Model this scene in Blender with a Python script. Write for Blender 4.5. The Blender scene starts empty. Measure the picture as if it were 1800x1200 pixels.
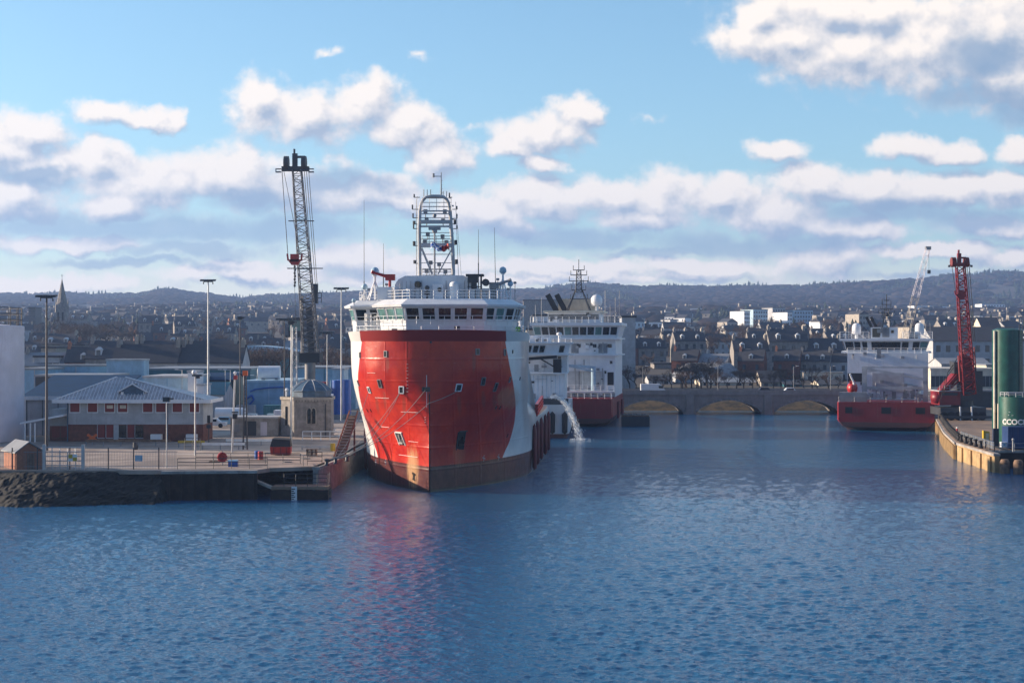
import bpy, math, random
from math import sin, cos, pi, radians, sqrt, atan2
from mathutils import Vector, Matrix, noise as mnoise
random.seed(11)
SC = bpy.context.scene
COL = SC.collection
# ---------------------------------------------------------------- camera
F = 2700.0            # focal length in pixels of the 1800 px wide photograph
CAMZ = 16.2
cam = bpy.data.cameras.new('camera'); cam.sensor_width = 36; cam.lens = 36 * F / 1800
cam.clip_start = 0.5; cam.clip_end = 20000
co = bpy.data.objects.new('camera', cam); COL.objects.link(co)
co.location = (0, 0, CAMZ); co.rotation_euler = (pi / 2, 0, 0); SC.camera = co
# ---------------------------------------------------------------- light
SUN_EL = 14.0
SUN_BACK = 12.0        # degrees the sun stands beyond straight left
sd = Vector((-cos(radians(SUN_BACK)) * cos(radians(SUN_EL)), sin(radians(SUN_BACK)) * cos(radians(SUN_EL)), sin(radians(SUN_EL))))
sun = bpy.data.lights.new('sun', 'SUN'); sun.energy = 5.0; sun.angle = radians(0.5); sun.color = (1.0, 0.80, 0.60)
so = bpy.data.objects.new('sun', sun); COL.objects.link(so)
so.rotation_euler = sd.to_track_quat('Z', 'Y').to_euler(); so.location = (-200, 50, 200)
SC.view_settings.view_transform = 'Standard'; SC.view_settings.look = 'None'
SC.view_settings.exposure = 1.05; SC.view_settings.gamma = 1.0
SC.render.engine = 'CYCLES'
SC.cycles.max_bounces = 6; SC.cycles.glossy_bounces = 3; SC.cycles.transparent_max_bounces = 8
SC.cycles.use_denoising = True

class NT:
    """small node-tree writer"""
    def __init__(s, nt): s.nt = nt; s.n = nt.nodes; s.l = nt.links
    def node(s, t, **k):
        n = s.n.new(t)
        for a, b in k.items(): setattr(n, a, b)
        return n
    def put(s, sock, v):
        if isinstance(v, bpy.types.NodeSocket): s.l.new(v, sock)
        elif isinstance(v, (int, float)) and sock.type in ('RGBA',): sock.default_value = (v, v, v, 1)
        elif isinstance(v, (int, float)) and sock.type == 'VECTOR': sock.default_value = (v, v, v)
        elif isinstance(v, (tuple, list)) and sock.type == 'RGBA': sock.default_value = tuple(v)[:3] + (1,)
        else: sock.default_value = v
    def m(s, op, a, b=None, c=None, clamp=False):
        n = s.node('ShaderNodeMath', operation=op, use_clamp=clamp); s.put(n.inputs[0], a)
        if b is not None: s.put(n.inputs[1], b)
        if c is not None: s.put(n.inputs[2], c)
        return n.outputs[0]
    def vm(s, op, a, b=None, out=0):
        n = s.node('ShaderNodeVectorMath', operation=op); s.put(n.inputs[0], a)
        if b is not None: s.put(n.inputs[1], b)
        return n.outputs[out]
    def sm(s, x, a, b, o0=0.0, o1=1.0):
        n = s.node('ShaderNodeMapRange', interpolation_type='SMOOTHSTEP')
        s.put(n.inputs[0], x); s.put(n.inputs[1], a); s.put(n.inputs[2], b); s.put(n.inputs[3], o0); s.put(n.inputs[4], o1)
        return n.outputs[0]
    def mix(s, f, a, b, blend='MIX'):
        n = s.node('ShaderNodeMix', data_type='RGBA', blend_type=blend)
        s.put(n.inputs[0], f); s.put(n.inputs[6], a); s.put(n.inputs[7], b); return n.outputs[2]
    def noise(s, vec, scale, detail=4, rough=.55, dist=0.0, out=0):
        n = s.node('ShaderNodeTexNoise'); s.put(n.inputs['Vector'], vec); n.inputs['Scale'].default_value = scale
        n.inputs['Detail'].default_value = detail; n.inputs['Roughness'].default_value = rough
        n.inputs['Distortion'].default_value = dist; return n.outputs[out]
    def sep(s, v):
        n = s.node('ShaderNodeSeparateXYZ'); s.put(n.inputs[0], v); return n.outputs
    def comb(s, x, y, z):
        n = s.node('ShaderNodeCombineXYZ'); s.put(n.inputs[0], x); s.put(n.inputs[1], y); s.put(n.inputs[2], z); return n.outputs[0]

# ---------------------------------------------------------------- sky with clouds (by world direction)
world = bpy.data.worlds.new('World'); SC.world = world; world.use_nodes = True
W = NT(world.node_tree); W.n.clear()
sky = W.node('ShaderNodeTexSky', sky_type='NISHITA'); sky.sun_disc = False
sky.sun_elevation = radians(SUN_EL); sky.sun_rotation = atan2(sd.x, sd.y)
sky.altitude = 0; sky.air_density = 1.0; sky.dust_density = 0.6; sky.ozone_density = 3.0
tc = W.node('ShaderNodeTexCoord'); dx, dy, dz = W.sep(tc.outputs['Generated'])
ay = W.m('MAXIMUM', W.m('ABSOLUTE', dy), 0.08)
U = W.m('MULTIPLY', W.m('DIVIDE', dx, ay), 27.0)      # hundreds of photo pixels right of centre
V = W.m('MULTIPLY', W.m('DIVIDE', dz, ay), 27.0)      # ... above the horizon
P0 = W.comb(U, V, 0.0)
# x, y, rx, ry, in photograph pixels: the cloud masses seen in this part of the sky
CL = [(1380,72,130,45),(1500,88,190,70),(1640,85,200,90),(1790,70,190,120),(1800,150,120,60),(1480,20,200,50),(1340,30,60,40),
      (455,180,58,52),(530,205,110,48),(640,188,85,52),(720,225,75,40),(770,275,65,45),(960,235,85,38),(1015,198,52,30),(895,262,50,24),(950,290,50,18),
      (185,192,60,24),(250,205,60,18),(300,215,30,22),(35,232,85,40),(0,262,70,50),
      (80,295,110,46),(170,285,90,38),(260,320,140,56),(400,310,140,52),(520,325,130,54),(640,340,110,44),(700,350,70,30),(200,365,90,34),(20,350,100,60),
      (850,365,110,38),(960,350,110,42),(1080,345,90,38),(1160,350,70,48),(1130,385,110,30),(1270,345,90,40),(1350,375,120,42),(1440,330,110,40),(1560,340,110,38),(1660,335,110,34),(1770,325,90,34),
      (1600,262,70,28),(1680,268,50,22),(1800,270,50,26),(1370,265,54,22),
      (430,480,170,22),(620,455,110,34),(730,470,130,30),(120,432,160,20),(40,500,240,20),(1000,468,190,18),(1230,470,150,20),(1450,455,110,36),(1640,440,160,18),(1780,450,100,20),(900,490,500,12),(900,400,60,30),(1500,400,100,30),
      (1740,395,110,26)]
WISP = [(585,91,62,22),(738,98,55,20),(1143,211,66,28),(830,225,66,22),(262,402,40,20)]
DK = [(300,405,260,34),(120,400,220,30),(520,400,160,40),(600,320,120,30),(350,440,190,20),(60,310,80,20),(1000,415,190,26),(1300,430,180,30),(1420,425,90,28),(1560,372,160,26),(1720,385,150,30),(1150,445,140,12),(1710,165,130,34),(1800,190,100,40),(240,465,200,12),(1650,480,200,9),(450,350,100,26),(1740,95,90,50)]
g = bpy.data.node_groups.new('cloud_field', 'ShaderNodeTree')
g.interface.new_socket('P', in_out='INPUT', socket_type='NodeSocketVector')
g.interface.new_socket('D', in_out='OUTPUT', socket_type='NodeSocketFloat')
G = NT(g); gi = G.node('NodeGroupInput'); go = G.node('NodeGroupOutput')
wob = G.vm('SUBTRACT', G.noise(gi.outputs[0], 1.3, 5, .62, out=1), (0.5, 0.5, 0.5))
q = G.vm('ADD', gi.outputs[0], G.vm('MULTIPLY', wob, (0.95, 0.62, 0.0)))
acc = None
for (x, y, rx, ry) in CL + WISP:
    c = G.vm('SUBTRACT', q, ((x - 900) / 100, (600 - y) / 100, 0)); c = G.vm('MULTIPLY', c, (100 / rx, 100 / ry, 0))
    e = G.vm('LENGTH', c, out=1)
    if (x, y, rx, ry) in WISP: e = G.m('ADD', e, 0.78)
    acc = e if acc is None else G.m('SMOOTH_MIN', acc, e, .28)
f1 = G.noise(gi.outputs[0], 1.8, 8, .52)
dens = G.m('ADD', G.m('SUBTRACT', 1.12, acc), G.m('MULTIPLY', G.m('SUBTRACT', f1, 0.5), 1.5))
# high and sideways the sky carries scattered cloud as well (never in this frame, but it lights the water)
vv = G.sep(gi.outputs[0])
far = G.m('MAXIMUM', G.sm(vv[1], 7.5, 11.0), G.sm(G.m('ABSOLUTE', vv[0]), 11.0, 15.0))
gen = G.m('MULTIPLY', G.m('SUBTRACT', G.noise(G.vm('MULTIPLY', gi.outputs[0], (.35, .6, 1)), .55, 5, .6), 0.56), 4.0)
md = G.node('ShaderNodeMix', data_type='FLOAT'); G.put(md.inputs[0], far); G.put(md.inputs[2], dens); G.put(md.inputs[3], gen)
G.put(go.inputs[0], md.outputs[0])
def field(vec):
    n = W.node('ShaderNodeGroup'); n.node_tree = g; W.put(n.inputs[0], vec); return n.outputs[0]
D0 = field(P0); D1 = field(W.vm('ADD', P0, (-0.14, 0.24, 0.0)))
cover = W.sm(D0, -0.16, 0.50)
lit = W.m('ADD', W.m('MULTIPLY', W.m('SUBTRACT', D0, D1), 1.2), 0.60, clamp=True)
wb = W.vm('ADD', P0, W.vm('MULTIPLY', W.vm('SUBTRACT', W.noise(P0, 1.1, 4, .6, out=1), (0.5,) * 3), (1.1, .6, 0)))
prev = None
for (x, y, rx, ry) in DK:
    c = W.vm('MULTIPLY', W.vm('SUBTRACT', wb, ((x - 900) / 100, (600 - y) / 100, 0)), (100 / rx, 100 / ry, 0))
    e = W.vm('LENGTH', c, out=1); prev = e if prev is None else W.m('MINIMUM', prev, e)
dark = W.sm(W.m('ADD', prev, W.m('MULTIPLY', W.m('SUBTRACT', W.noise(P0, 2.2, 5, .6), .5), .8)), 1.25, 0.35)
CK = 1.0
cream = (8.3, 7.35, 6.4); grey = (2.9, 3.35, 4.1); slate = (1.75, 2.6, 3.7)
ccol = W.mix(lit, grey, cream)
ccol = W.mix(W.m('MULTIPLY', dark, 0.85), ccol, slate)
cover2 = W.m('MAXIMUM', cover, W.m('MULTIPLY', dark, 0.75))
low = W.sm(V, 1.9, 0.75)                                # thin bright veil over the hills
skyc = W.mix(1.0, sky.outputs[0], (1.32, 1.50, 1.48), 'MULTIPLY')
skyc = W.mix(W.sm(dy, 0.10, -0.45), skyc, W.mix(1.0, skyc, (0.46, 0.54, 0.70), 'MULTIPLY'))   # unseen sky behind us dimmed to deepen shade on faces towards us
s1 = W.mix(W.m('MULTIPLY', low, 0.6), skyc, (8.2, 7.4, 6.5))
front = W.sm(dy, -0.02, 0.10)                            # behind the camera the sky is clear
fin = W.mix(W.m('MULTIPLY', W.m('MULTIPLY', cover2, 0.95), front), s1, ccol)
# nothing but plain sky below the horizon
bg = W.node('ShaderNodeBackground'); W.put(bg.inputs[0], fin); bg.inputs[1].default_value = 0.074
wo = W.node('ShaderNodeOutputWorld'); W.l.new(bg.outputs[0], wo.inputs[0])

# ---------------------------------------------------------------- helpers
def Wp(px, py, d): return Vector(((px - 900) / F * d, d, CAMZ - (py - 600) / F * d))
def gd(py, z): return (CAMZ - z) * F / (py - 600.0)       # distance of a ground point of height z seen on row py
def Xd(px, d): return (px - 900) / F * d
def Zd(py, d): return CAMZ - (py - 600) / F * d

class B:
    def __init__(s): s.v = []; s.f = []; s.mi = []
    def add(s, vs, fs, m=0):
        o = len(s.v); s.v += [tuple(a) for a in vs]
        for f in fs: s.f.append(tuple(i + o for i in f)); s.mi.append(m)
        return s
    def box(s, x0, x1, y0, y1, z0, z1, m=0):
        return s.hexa([(x0,y0,z0),(x1,y0,z0),(x1,y1,z0),(x0,y1,z0),(x0,y0,z1),(x1,y0,z1),(x1,y1,z1),(x0,y1,z1)], m)
    def hexa(s, p, m=0):
        return s.add(p, [(0,3,2,1),(4,5,6,7),(0,1,5,4),(1,2,6,5),(2,3,7,6),(3,0,4,7)], m)
    def cb(s, c, w, d, h, rz=0, m=0):
        """box standing on c, turned about z"""
        p = []
        for dz_ in (0, h):
            for a, b in ((-w/2,-d/2),(w/2,-d/2),(w/2,d/2),(-w/2,d/2)):
                p.append((c[0] + a*cos(rz) - b*sin(rz), c[1] + a*sin(rz) + b*cos(rz), c[2] + dz_))
        return s.hexa(p, m)
    def beam(s, p, q, w, h=None, m=0):
        p = Vector(p); q = Vector(q); h = h or w; d = (q - p)
        if d.length < 1e-6: return s
        d.normalize(); up = Vector((0,0,1)) if abs(d.z) < .95 else Vector((0,1,0))
        a = d.cross(up).normalized() * w / 2; b = a.cross(d).normalized() * h / 2
        return s.hexa([p-a-b, p+a-b, p+a+b, p-a+b, q-a-b, q+a-b, q+a+b, q-a+b], m)
    def cyl(s, p, q, r, r2=None, n=8, m=0, caps=True):
        p = Vector(p); q = Vector(q); r2 = r if r2 is None else r2; d = (q - p).normalized()
        up = Vector((0,0,1)) if abs(d.z) < .95 else Vector((0,1,0))
        a = d.cross(up).normalized(); b = a.cross(d)
        vs = [p + (a*cos(2*pi*i/n) + b*sin(2*pi*i/n))*r for i in range(n)] + [q + (a*cos(2*pi*i/n) + b*sin(2*pi*i/n))*r2 for i in range(n)]
        fs = [(i, n+i, n+(i+1)%n, (i+1)%n) for i in range(n)]
        if caps: fs += [tuple(range(n)), tuple(range(2*n-1, n-1, -1))]
        return s.add(vs, fs, m)
    def path(s, pts, r, n=6, m=0):
        for a, b in zip(pts, pts[1:]): s.cyl(a, b, r, n=n, m=m)
        return s
    def prism(s, pts, z0, z1, m=0):
        n = len(pts); vs = [(x, y, z0) for x, y in pts] + [(x, y, z1) for x, y in pts]
        return s.add(vs, [tuple(range(n-1, -1, -1)), tuple(range(n, 2*n))] + [(i, (i+1)%n, n+(i+1)%n, n+i) for i in range(n)], m)
    def loft(s, a, b, m=0, caps=True):
        n = len(a); fs = [(i, (i+1)%n, n+(i+1)%n, n+i) for i in range(n)]
        if caps: fs += [tuple(range(n-1,-1,-1)), tuple(range(n, 2*n))]
        return s.add(list(a)+list(b), fs, m)
    def lathe(s, prof, c=(0,0,0), n=16, m=0, sx=1, sy=1):
        k = len(prof); vs = []
        for r, z in prof:
            for i in range(n): vs.append((c[0] + r*sx*cos(2*pi*i/n), c[1] + r*sy*sin(2*pi*i/n), c[2] + z))
        fs = [(j*n+i, j*n+(i+1)%n, (j+1)*n+(i+1)%n, (j+1)*n+i) for j in range(k-1) for i in range(n)]
        fs += [tuple(range(n-1,-1,-1)), tuple(range((k-1)*n, k*n))]
        return s.add(vs, fs, m)
    def sph(s, c, r, n=12, m=0, sx=1, sy=1, sz=1):
        return s.lathe([(max(.001, r*sin(pi*j/(n//2))), -r*sz*cos(pi*j/(n//2))) for j in range(n//2+1)], c, n, m, sx, sy)
    def lattice(s, p, q, w0, w1, k, r, side=(1,0,0), dw0=None, dw1=None, m=0):
        """square lattice boom from p to q: four chords and zigzag lacing"""
        p = Vector(p); q = Vector(q); d = (q-p).normalized(); a = Vector(side); a = (a - d*a.dot(d)).normalized(); b = d.cross(a)
        dw0 = w0 if dw0 is None else dw0; dw1 = w1 if dw1 is None else dw1
        def cor(t):
            c = p.lerp(q, t); w = (w0*(1-t)+w1*t)/2; h = (dw0*(1-t)+dw1*t)/2
            return [c+a*w+b*h, c-a*w+b*h, c-a*w-b*h, c+a*w-b*h]
        c0 = cor(0); c1 = cor(1)
        for i in range(4): s.cyl(c0[i], c1[i], r, n=5, m=m)
        for j in range(k):
            A = cor(j/k); Bc = cor((j+1)/k)
            for i in range(4):
                i2 = (i+1) % 4
                s.cyl(A[i] if j % 2 else A[i2], Bc[i2] if j % 2 else Bc[i], r*.55, n=4, m=m)
                s.cyl(A[i], A[i2], r*.5, n=4, m=m)
        return s
    def rail(s, pts, h=1.05, bars=3, r=.03, post=1.6, m=0):
        for a, b in zip(pts, pts[1:]):
            a = Vector(a); b = Vector(b); L = (b-a).length; n = max(1, int(L/post))
            for i in range(bars):
                o = Vector((0,0,h*(i+1)/bars)); s.cyl(a+o, b+o, r, n=4, m=m)
            for i in range(n+1):
                p = a.lerp(b, i/n); s.cyl(p, p+Vector((0,0,h)), r, n=4, m=m)
        return s
    def obj(s, name, mats, parent=None, smooth=False, loc=None):
        me = bpy.data.meshes.new(name); me.from_pydata(s.v, [], s.f)
        if not isinstance(mats, (list, tuple)): mats = [mats]
        for x in mats: me.materials.append(x)
        if len(mats) > 1: me.polygons.foreach_set('material_index', s.mi)
        import bmesh
        bm = bmesh.new(); bm.from_mesh(me); bmesh.ops.recalc_face_normals(bm, faces=bm.faces); bm.to_mesh(me); bm.free()
        if smooth:
            me.polygons.foreach_set('use_smooth', [True]*len(me.polygons))
            try: me.set_sharp_from_angle(angle=radians(smooth if smooth is not True else 40))
            except Exception: pass
        me.update()
        o = bpy.data.objects.new(name, me); COL.objects.link(o)
        if parent is not None: o.parent = parent
        if loc is not None: o.location = loc
        return o
def tag(o, label=None, cat=None, group=None, kind=None):
    if label: o['label'] = label
    if cat: o['category'] = cat
    if group: o['group'] = group
    if kind: o['kind'] = kind
    return o
def thing(name, label, cat, loc=(0,0,0), rz=0, group=None):
    o = bpy.data.objects.new(name, None); o.empty_display_size = .5; COL.objects.link(o)
    o.location = loc; o.rotation_euler = (0,0,rz); return tag(o, label, cat, group)
def struct(name, b, mats, smooth=False, kind='structure', label=None):
    return tag(b.obj(name, mats, smooth=smooth), label, None, None, kind)
def copy_tree(o, parent=None):
    c = o.copy(); COL.objects.link(c)
    if parent is not None: c.parent = parent
    for ch in KIDS.get(o.name, ()): copy_tree(ch, c)
    return c
KIDS = {}
def index_kids():
    KIDS.clear()
    for o in bpy.data.objects:
        if o.parent: KIDS.setdefault(o.parent.name, []).append(o)

# ---------------------------------------------------------------- materials
def pm(name, col, rough=.6, metal=0., var=.18, scale=.6, bump=0., bscale=8., streak=0., dirt=(.10,.07,.05), spec=None, zs=1.0, coat=0.):
    m = bpy.data.materials.new(name); m.use_nodes = True; T = NT(m.node_tree)
    bs = T.n['Principled BSDF']; tc = T.node('ShaderNodeTexCoord'); oc = tc.outputs['Object']
    info = T.node('ShaderNodeObjectInfo')
    n1 = T.noise(T.vm('MULTIPLY', oc, (1, 1, zs)), scale, 6, .62)
    c = T.mix(T.m('MULTIPLY', T.sm(n1, .35, .7), 1.0), tuple(x*(1-var) for x in col), tuple(min(1, x*(1+var*.6)) for x in col))
    if streak:
        st = T.sm(T.noise(T.vm('MULTIPLY', oc, (1.6, 1.6, .13)), 1.6, 5, .65), .52, .74)
        c = T.mix(T.m('MULTIPLY', st, streak), c, dirt)
    T.put(bs.inputs['Base Color'], c)
    T.put(bs.inputs['Roughness'], T.m('ADD', rough-.08, T.m('MULTIPLY', n1, .16)))
    bs.inputs['Metallic'].default_value = metal
    if spec is not None: bs.inputs['Specular IOR Level'].default_value = spec
    if coat: bs.inputs['Coat Weight'].default_value = coat; bs.inputs['Coat Roughness'].default_value = .12
    if bump:
        bn = T.node('ShaderNodeBump'); bn.inputs['Strength'].default_value = bump; bn.inputs['Distance'].default_value = .08
        T.put(bn.inputs['Height'], T.noise(oc, bscale, 4, .6)); T.put(bs.inputs['Normal'], bn.outputs[0])
    return m
M = dict(
  white=pm('white_paint', (.70,.72,.75), .42, var=.07, streak=.12), cream=pm('cream_paint', (.68,.6,.48), .6, streak=.2),
  bluewhite=pm('pale_blue_cladding', (.34,.5,.62), .55, streak=.15), palewall=pm('pale_grey_wall', (.42,.43,.45), .7, streak=.2),
  red=pm('red_paint', (.42,.02,.018), .38, streak=.3), redshed=pm('red_panel', (.20,.016,.012), .5), maroon=pm('maroon_fender', (.16,.018,.02), .7, bump=.3),
  grey=pm('grey_steel', (.26,.27,.29), .5, .3), dgrey=pm('dark_steel', (.05,.055,.065), .5, .3), black=pm('black_rubber', (.015,.015,.018), .75),
  pole=pm('galvanised_pole', (.45,.46,.48), .45, .5), dpole=pm('dark_pole', (.06,.055,.06), .6),
  glass=pm('dark_glass', (.012,.018,.022), .1, var=.3), gglass=pm('tinted_glass', (.10,.22,.22), .12, var=.3), wglass=pm('window_glass', (.05,.065,.08), .15, var=.4, scale=.3),
  slate=pm('slate_roof', (.040,.043,.055), .85, bump=.4, bscale=3, scale=.8), granite=pm('granite', (.26,.24,.225), .85, bump=.5, bscale=3, scale=1.2, var=.3),
  sand=pm('pale_stone', (.38,.34,.29), .85, bump=.4, scale=1.0, var=.25), brick=pm('brick', (.17,.06,.04), .85, scale=2, var=.3), obrick=pm('orange_brick', (.36,.15,.09), .85, scale=2.5, var=.25, bump=.4),
  wood=pm('weathered_timber', (.20,.125,.08), .85, scale=2, var=.4, streak=.3), conc=pm('concrete', (.33,.31,.29), .9, scale=.8, var=.3, bump=.4, streak=.35),
  lead=pm('blue_lead', (.055,.11,.18), .5, var=.3, scale=1.5), blue=pm('blue_paint', (.01,.10,.42), .4), teal=pm('teal_paint', (.03,.15,.19), .5), lblue=pm('light_blue_paint', (.22,.40,.55), .5, streak=.1),
  rooflt=pm('pale_metal_roof', (.46,.44,.46), .45, .2, scale=1.0, var=.25), roofgrey=pm('grey_metal_roof', (.24,.25,.27), .55, scale=.3, streak=.2), roofblue=pm('blue_metal_roof', (.010,.050,.12), .75, spec=.2),
  lilac=pm('white_tank_paint', (.62,.58,.64), .5, scale=.15, streak=.3, dirt=(.3,.25,.27)), green=pm('green_tank_paint', (.012,.085,.065), .38, streak=.25, var=.3), yellow=pm('yellow_paint', (.55,.36,.02), .5), lgreen=pm('pale_green_paint', (.22,.36,.22), .45, streak=.3),
  orange=pm('orange_paint', (.65,.12,.02), .5), rope=pm('mooring_rope_fibre', (.32,.31,.29), .9), bark=pm('bark', (.085,.06,.045), .95, var=.4), twig=pm('winter_twigs', (.105,.07,.055), .95, var=.5, scale=.4),
  conif=pm('conifer_needles', (.022,.04,.022), .95, var=.4, scale=.1), grass=pm('winter_grass', (.12,.095,.03), .95, var=.6, scale=.35, bump=.8, bscale=1.5), rust=pm('rusty_steel', (.035,.020,.015), .9, var=.5, scale=1.2, bump=.4),
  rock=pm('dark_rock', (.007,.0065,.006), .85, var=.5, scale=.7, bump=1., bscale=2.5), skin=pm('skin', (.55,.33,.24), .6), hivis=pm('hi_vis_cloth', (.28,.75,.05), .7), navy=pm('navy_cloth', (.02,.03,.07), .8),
  pave=pm('quay_paving', (.36,.285,.235), .85, var=.4, scale=.18, bump=.2, bscale=6), pave2=pm('sandy_quay_paving', (.29,.19,.125), .85, var=.3, scale=.2, bump=.2), asphalt=pm('asphalt', (.06,.06,.062), .9, var=.3, scale=.4),
  wmark=pm('white_marking', (.75,.75,.74), .7), pinkgr=pm('pink_granite', (.28,.24,.22), .85, var=.16, scale=.6, bump=.2, streak=.3), panel=pm('yellowed_steel_piling', (.42,.28,.13), .7, var=.3, scale=.8, streak=.45, dirt=(.2,.09,.04)),
)
# ================================================================ SETTING
# ---- water
import numpy as np
def waves(X, Y):
    rs = np.random.RandomState(5); Z = np.zeros_like(X)
    gx = np.zeros_like(X)
    for k in range(14): a = rs.uniform(0, 6.28); f_ = rs.uniform(.008, .05); gx += np.sin(X*f_*.30*cos(a) + Y*f_*2.6*(.4+.6*abs(sin(a))) + rs.uniform(0, 6.28))
    gust = 1/(1+np.exp(-gx*.9))                               # patches of wind and slick water
    D = np.maximum(1.0, Y); cell = np.maximum(D*D*WROW/(1536*16.2), D*2.6/F)
    for k in range(130):
        L = 0.2*(1.9/0.2)**rs.uniform(0, 1) if k > 12 else rs.uniform(3, 7); a = rs.normal(1.15, .75); q_ = 2*pi/L; ph = rs.uniform(0, 6.28)
        amp = .0050*L**.72*(.3 if L > 2.5 else 1)
        att = np.clip((L/(2.2*cell))-.6, 0, 1)
        w_ = np.sin(X*q_*cos(a) + Y*q_*sin(a) + ph + .6*np.sin(X*.05*rs.uniform(.5,1.5) + Y*.07))
        Z += amp*att*(w_ + .25*w_*w_)*(.32 + 1.0*gust)*np.clip((np.hypot((X+7)/20, (Y-158)/13)*.75), .25, 1)
    return Z*WAMP
WROW, WAMP = .45, .66
rows = []; y_ = 45.0
while y_ < 372: rows.append(y_); y_ += y_*y_*WROW/(1536*16.2)
rows = np.array([-150, -60, 0, 20, 34] + rows + [420, 600, 900.]); cols = np.concatenate([[-9000,-4000,-2000,-1200], np.arange(-600, 2401, 2.6), [3000,4000,6000,11000]])
WX = (cols[None,:]-900)/F*np.maximum(rows, 45)[:,None]; WY = np.repeat(rows[:,None], len(cols), 1); WX = np.where(rows[:,None] < 40, (cols[None,:]-900)/F*160, WX)
WZ = waves(WX, WY); WZ[:5] = 0; WZ[-3:] = 0
me = bpy.data.meshes.new('harbour_water'); nr, nc = WX.shape; me.vertices.add(nr*nc); me.vertices.foreach_set('co', np.stack([WX, WY, WZ], -1).astype('f').ravel())
idx = np.arange(nr*nc).reshape(nr, nc); qd = np.stack([idx[:-1,:-1], idx[:-1,1:], idx[1:,1:], idx[1:,:-1]], -1).reshape(-1, 4)
me.loops.add(qd.size); me.loops.foreach_set('vertex_index', qd.ravel().astype('i')); me.polygons.add(len(qd)); me.polygons.foreach_set('loop_start', np.arange(0, qd.size, 4).astype('i')); me.polygons.foreach_set('loop_total', np.full(len(qd), 4, 'i')); me.polygons.foreach_set('use_smooth', [True]*len(qd)); me.update(calc_edges=True)
wm = bpy.data.materials.new('harbour_water'); wm.use_nodes = True; T = NT(wm.node_tree); bs = T.n['Principled BSDF']
oc = T.node('ShaderNodeTexCoord').outputs['Object']
bs.inputs['IOR'].default_value = 1.333; bs.inputs['Roughness'].default_value = .05
w2 = T.noise(T.vm('MULTIPLY', oc, (3.2, 4.6, 1)), 1.0, 4, .65, .3)
bn = T.node('ShaderNodeBump'); bn.inputs['Strength'].default_value = 1.0; T.put(bn.inputs['Distance'], T.sm(T.sep(oc)[1], 110, 300, .08, .20))
T.put(bn.inputs['Height'], w2); T.put(bs.inputs['Normal'], bn.outputs[0])
bs.inputs['Base Color'].default_value = (.013, .100, .215, 1)
me.materials.append(wm); wo_ = bpy.data.objects.new('harbour_water', me); COL.objects.link(wo_); tag(wo_, kind='structure')

# ---- terrain: one sheet from the far river bank to the wooded ridge
RID = [(-1400,500),(-400,515),(0,524),(60,522),(110,519),(170,524),(230,523),(300,514),(350,521),(420,526),(480,519),(560,516),(640,514),(760,512),(860,510),(940,508),(1000,503),(1030,502),(1070,506),(1120,511),(1200,508),(1300,506),(1400,508),(1460,502),(1520,496),(1600,494),(1680,488),(1720,487),(1730,482),(1780,484),(1850,488),(2200,480),(3200,470)]
def interp(tab, x):
    if x <= tab[0][0]: return tab[0][1]
    for (a, p), (c, q) in zip(tab, tab[1:]):
        if x <= c: t = (x-a)/(c-a); t = t*t*(3-2*t) if tab is RID else t; return p+(q-p)*t
    return tab[-1][1]
DP = [(345,-2.0),(356,-1.0),(366,2.6),(378,3.6),(440,4.4),(560,8),(700,13),(900,20),(1200,29),(1600,42),(2100,56)]
def ter(px, d):
    if d <= 2100: z = interp(DP, d)
    else:
        zr = Zd(interp(RID, px), 3200.0); t = min(1.15, (d-2100)/1100.0); t2 = t if t <= 1 else 2-t
        z = 56 + (zr-56)*(t2**1.15)
    X = Xd(px, d)
    if d > 420: z += (mnoise.noise(Vector((X*.004, d*.003, 3)))*.5) * min(30, (d-420)*.012)
    return z
pxs = [i*18 for i in range(-76, 178)]; ds = []
d_ = 345.0
while d_ < 3900: ds.append(d_); d_ *= 1.012 if d_ < 480 else 1.022
b = B(); n = len(pxs)
vs = [(Xd(p, d), d, ter(p, d)) for d in ds for p in pxs]
b.add(vs, [(j*n+i, j*n+i+1, (j+1)*n+i+1, (j+1)*n+i) for j in range(len(ds)-1) for i in range(n-1)])
gm = bpy.data.materials.new('hill_ground'); gm.use_nodes = True; T = NT(gm.node_tree); bs = T.n['Principled BSDF']
oc = T.node('ShaderNodeTexCoord').outputs['Object']
c = T.mix(T.sm(T.noise(oc, .012, 6, .65), .35, .65), (.035,.030,.026), (.065,.050,.040))
c = T.mix(T.sm(T.noise(oc, .004, 3, .5), .55, .62), c, (.15,.14,.07))
sx, sy, sz = T.sep(oc)
c = T.mix(T.sm(sy, 430, 390), c, T.mix(T.sm(T.noise(oc, .5, 5, .65), .4, .6), (.11,.072,.030), (.035,.028,.014)))
T.put(bs.inputs['Base Color'], c); bs.inputs['Roughness'].default_value = .95
struct('hills', b, gm, smooth=180)

# ---- quays
QL = [(-260, 152), (Xd(300,157.5), 157.5), (Xd(452,158), 158), (Xd(475,160.5), 160.5), (Xd(560,162.5), 162.5), (-19.9, 171), (-19.2, 195), (-16.0, 250), (-12, 300), (6, 358), (6, 374), (-420, 374)]
b = B().prism(QL, 2.6, 3.0); struct('left_quay', b, M['pave'])
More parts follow.
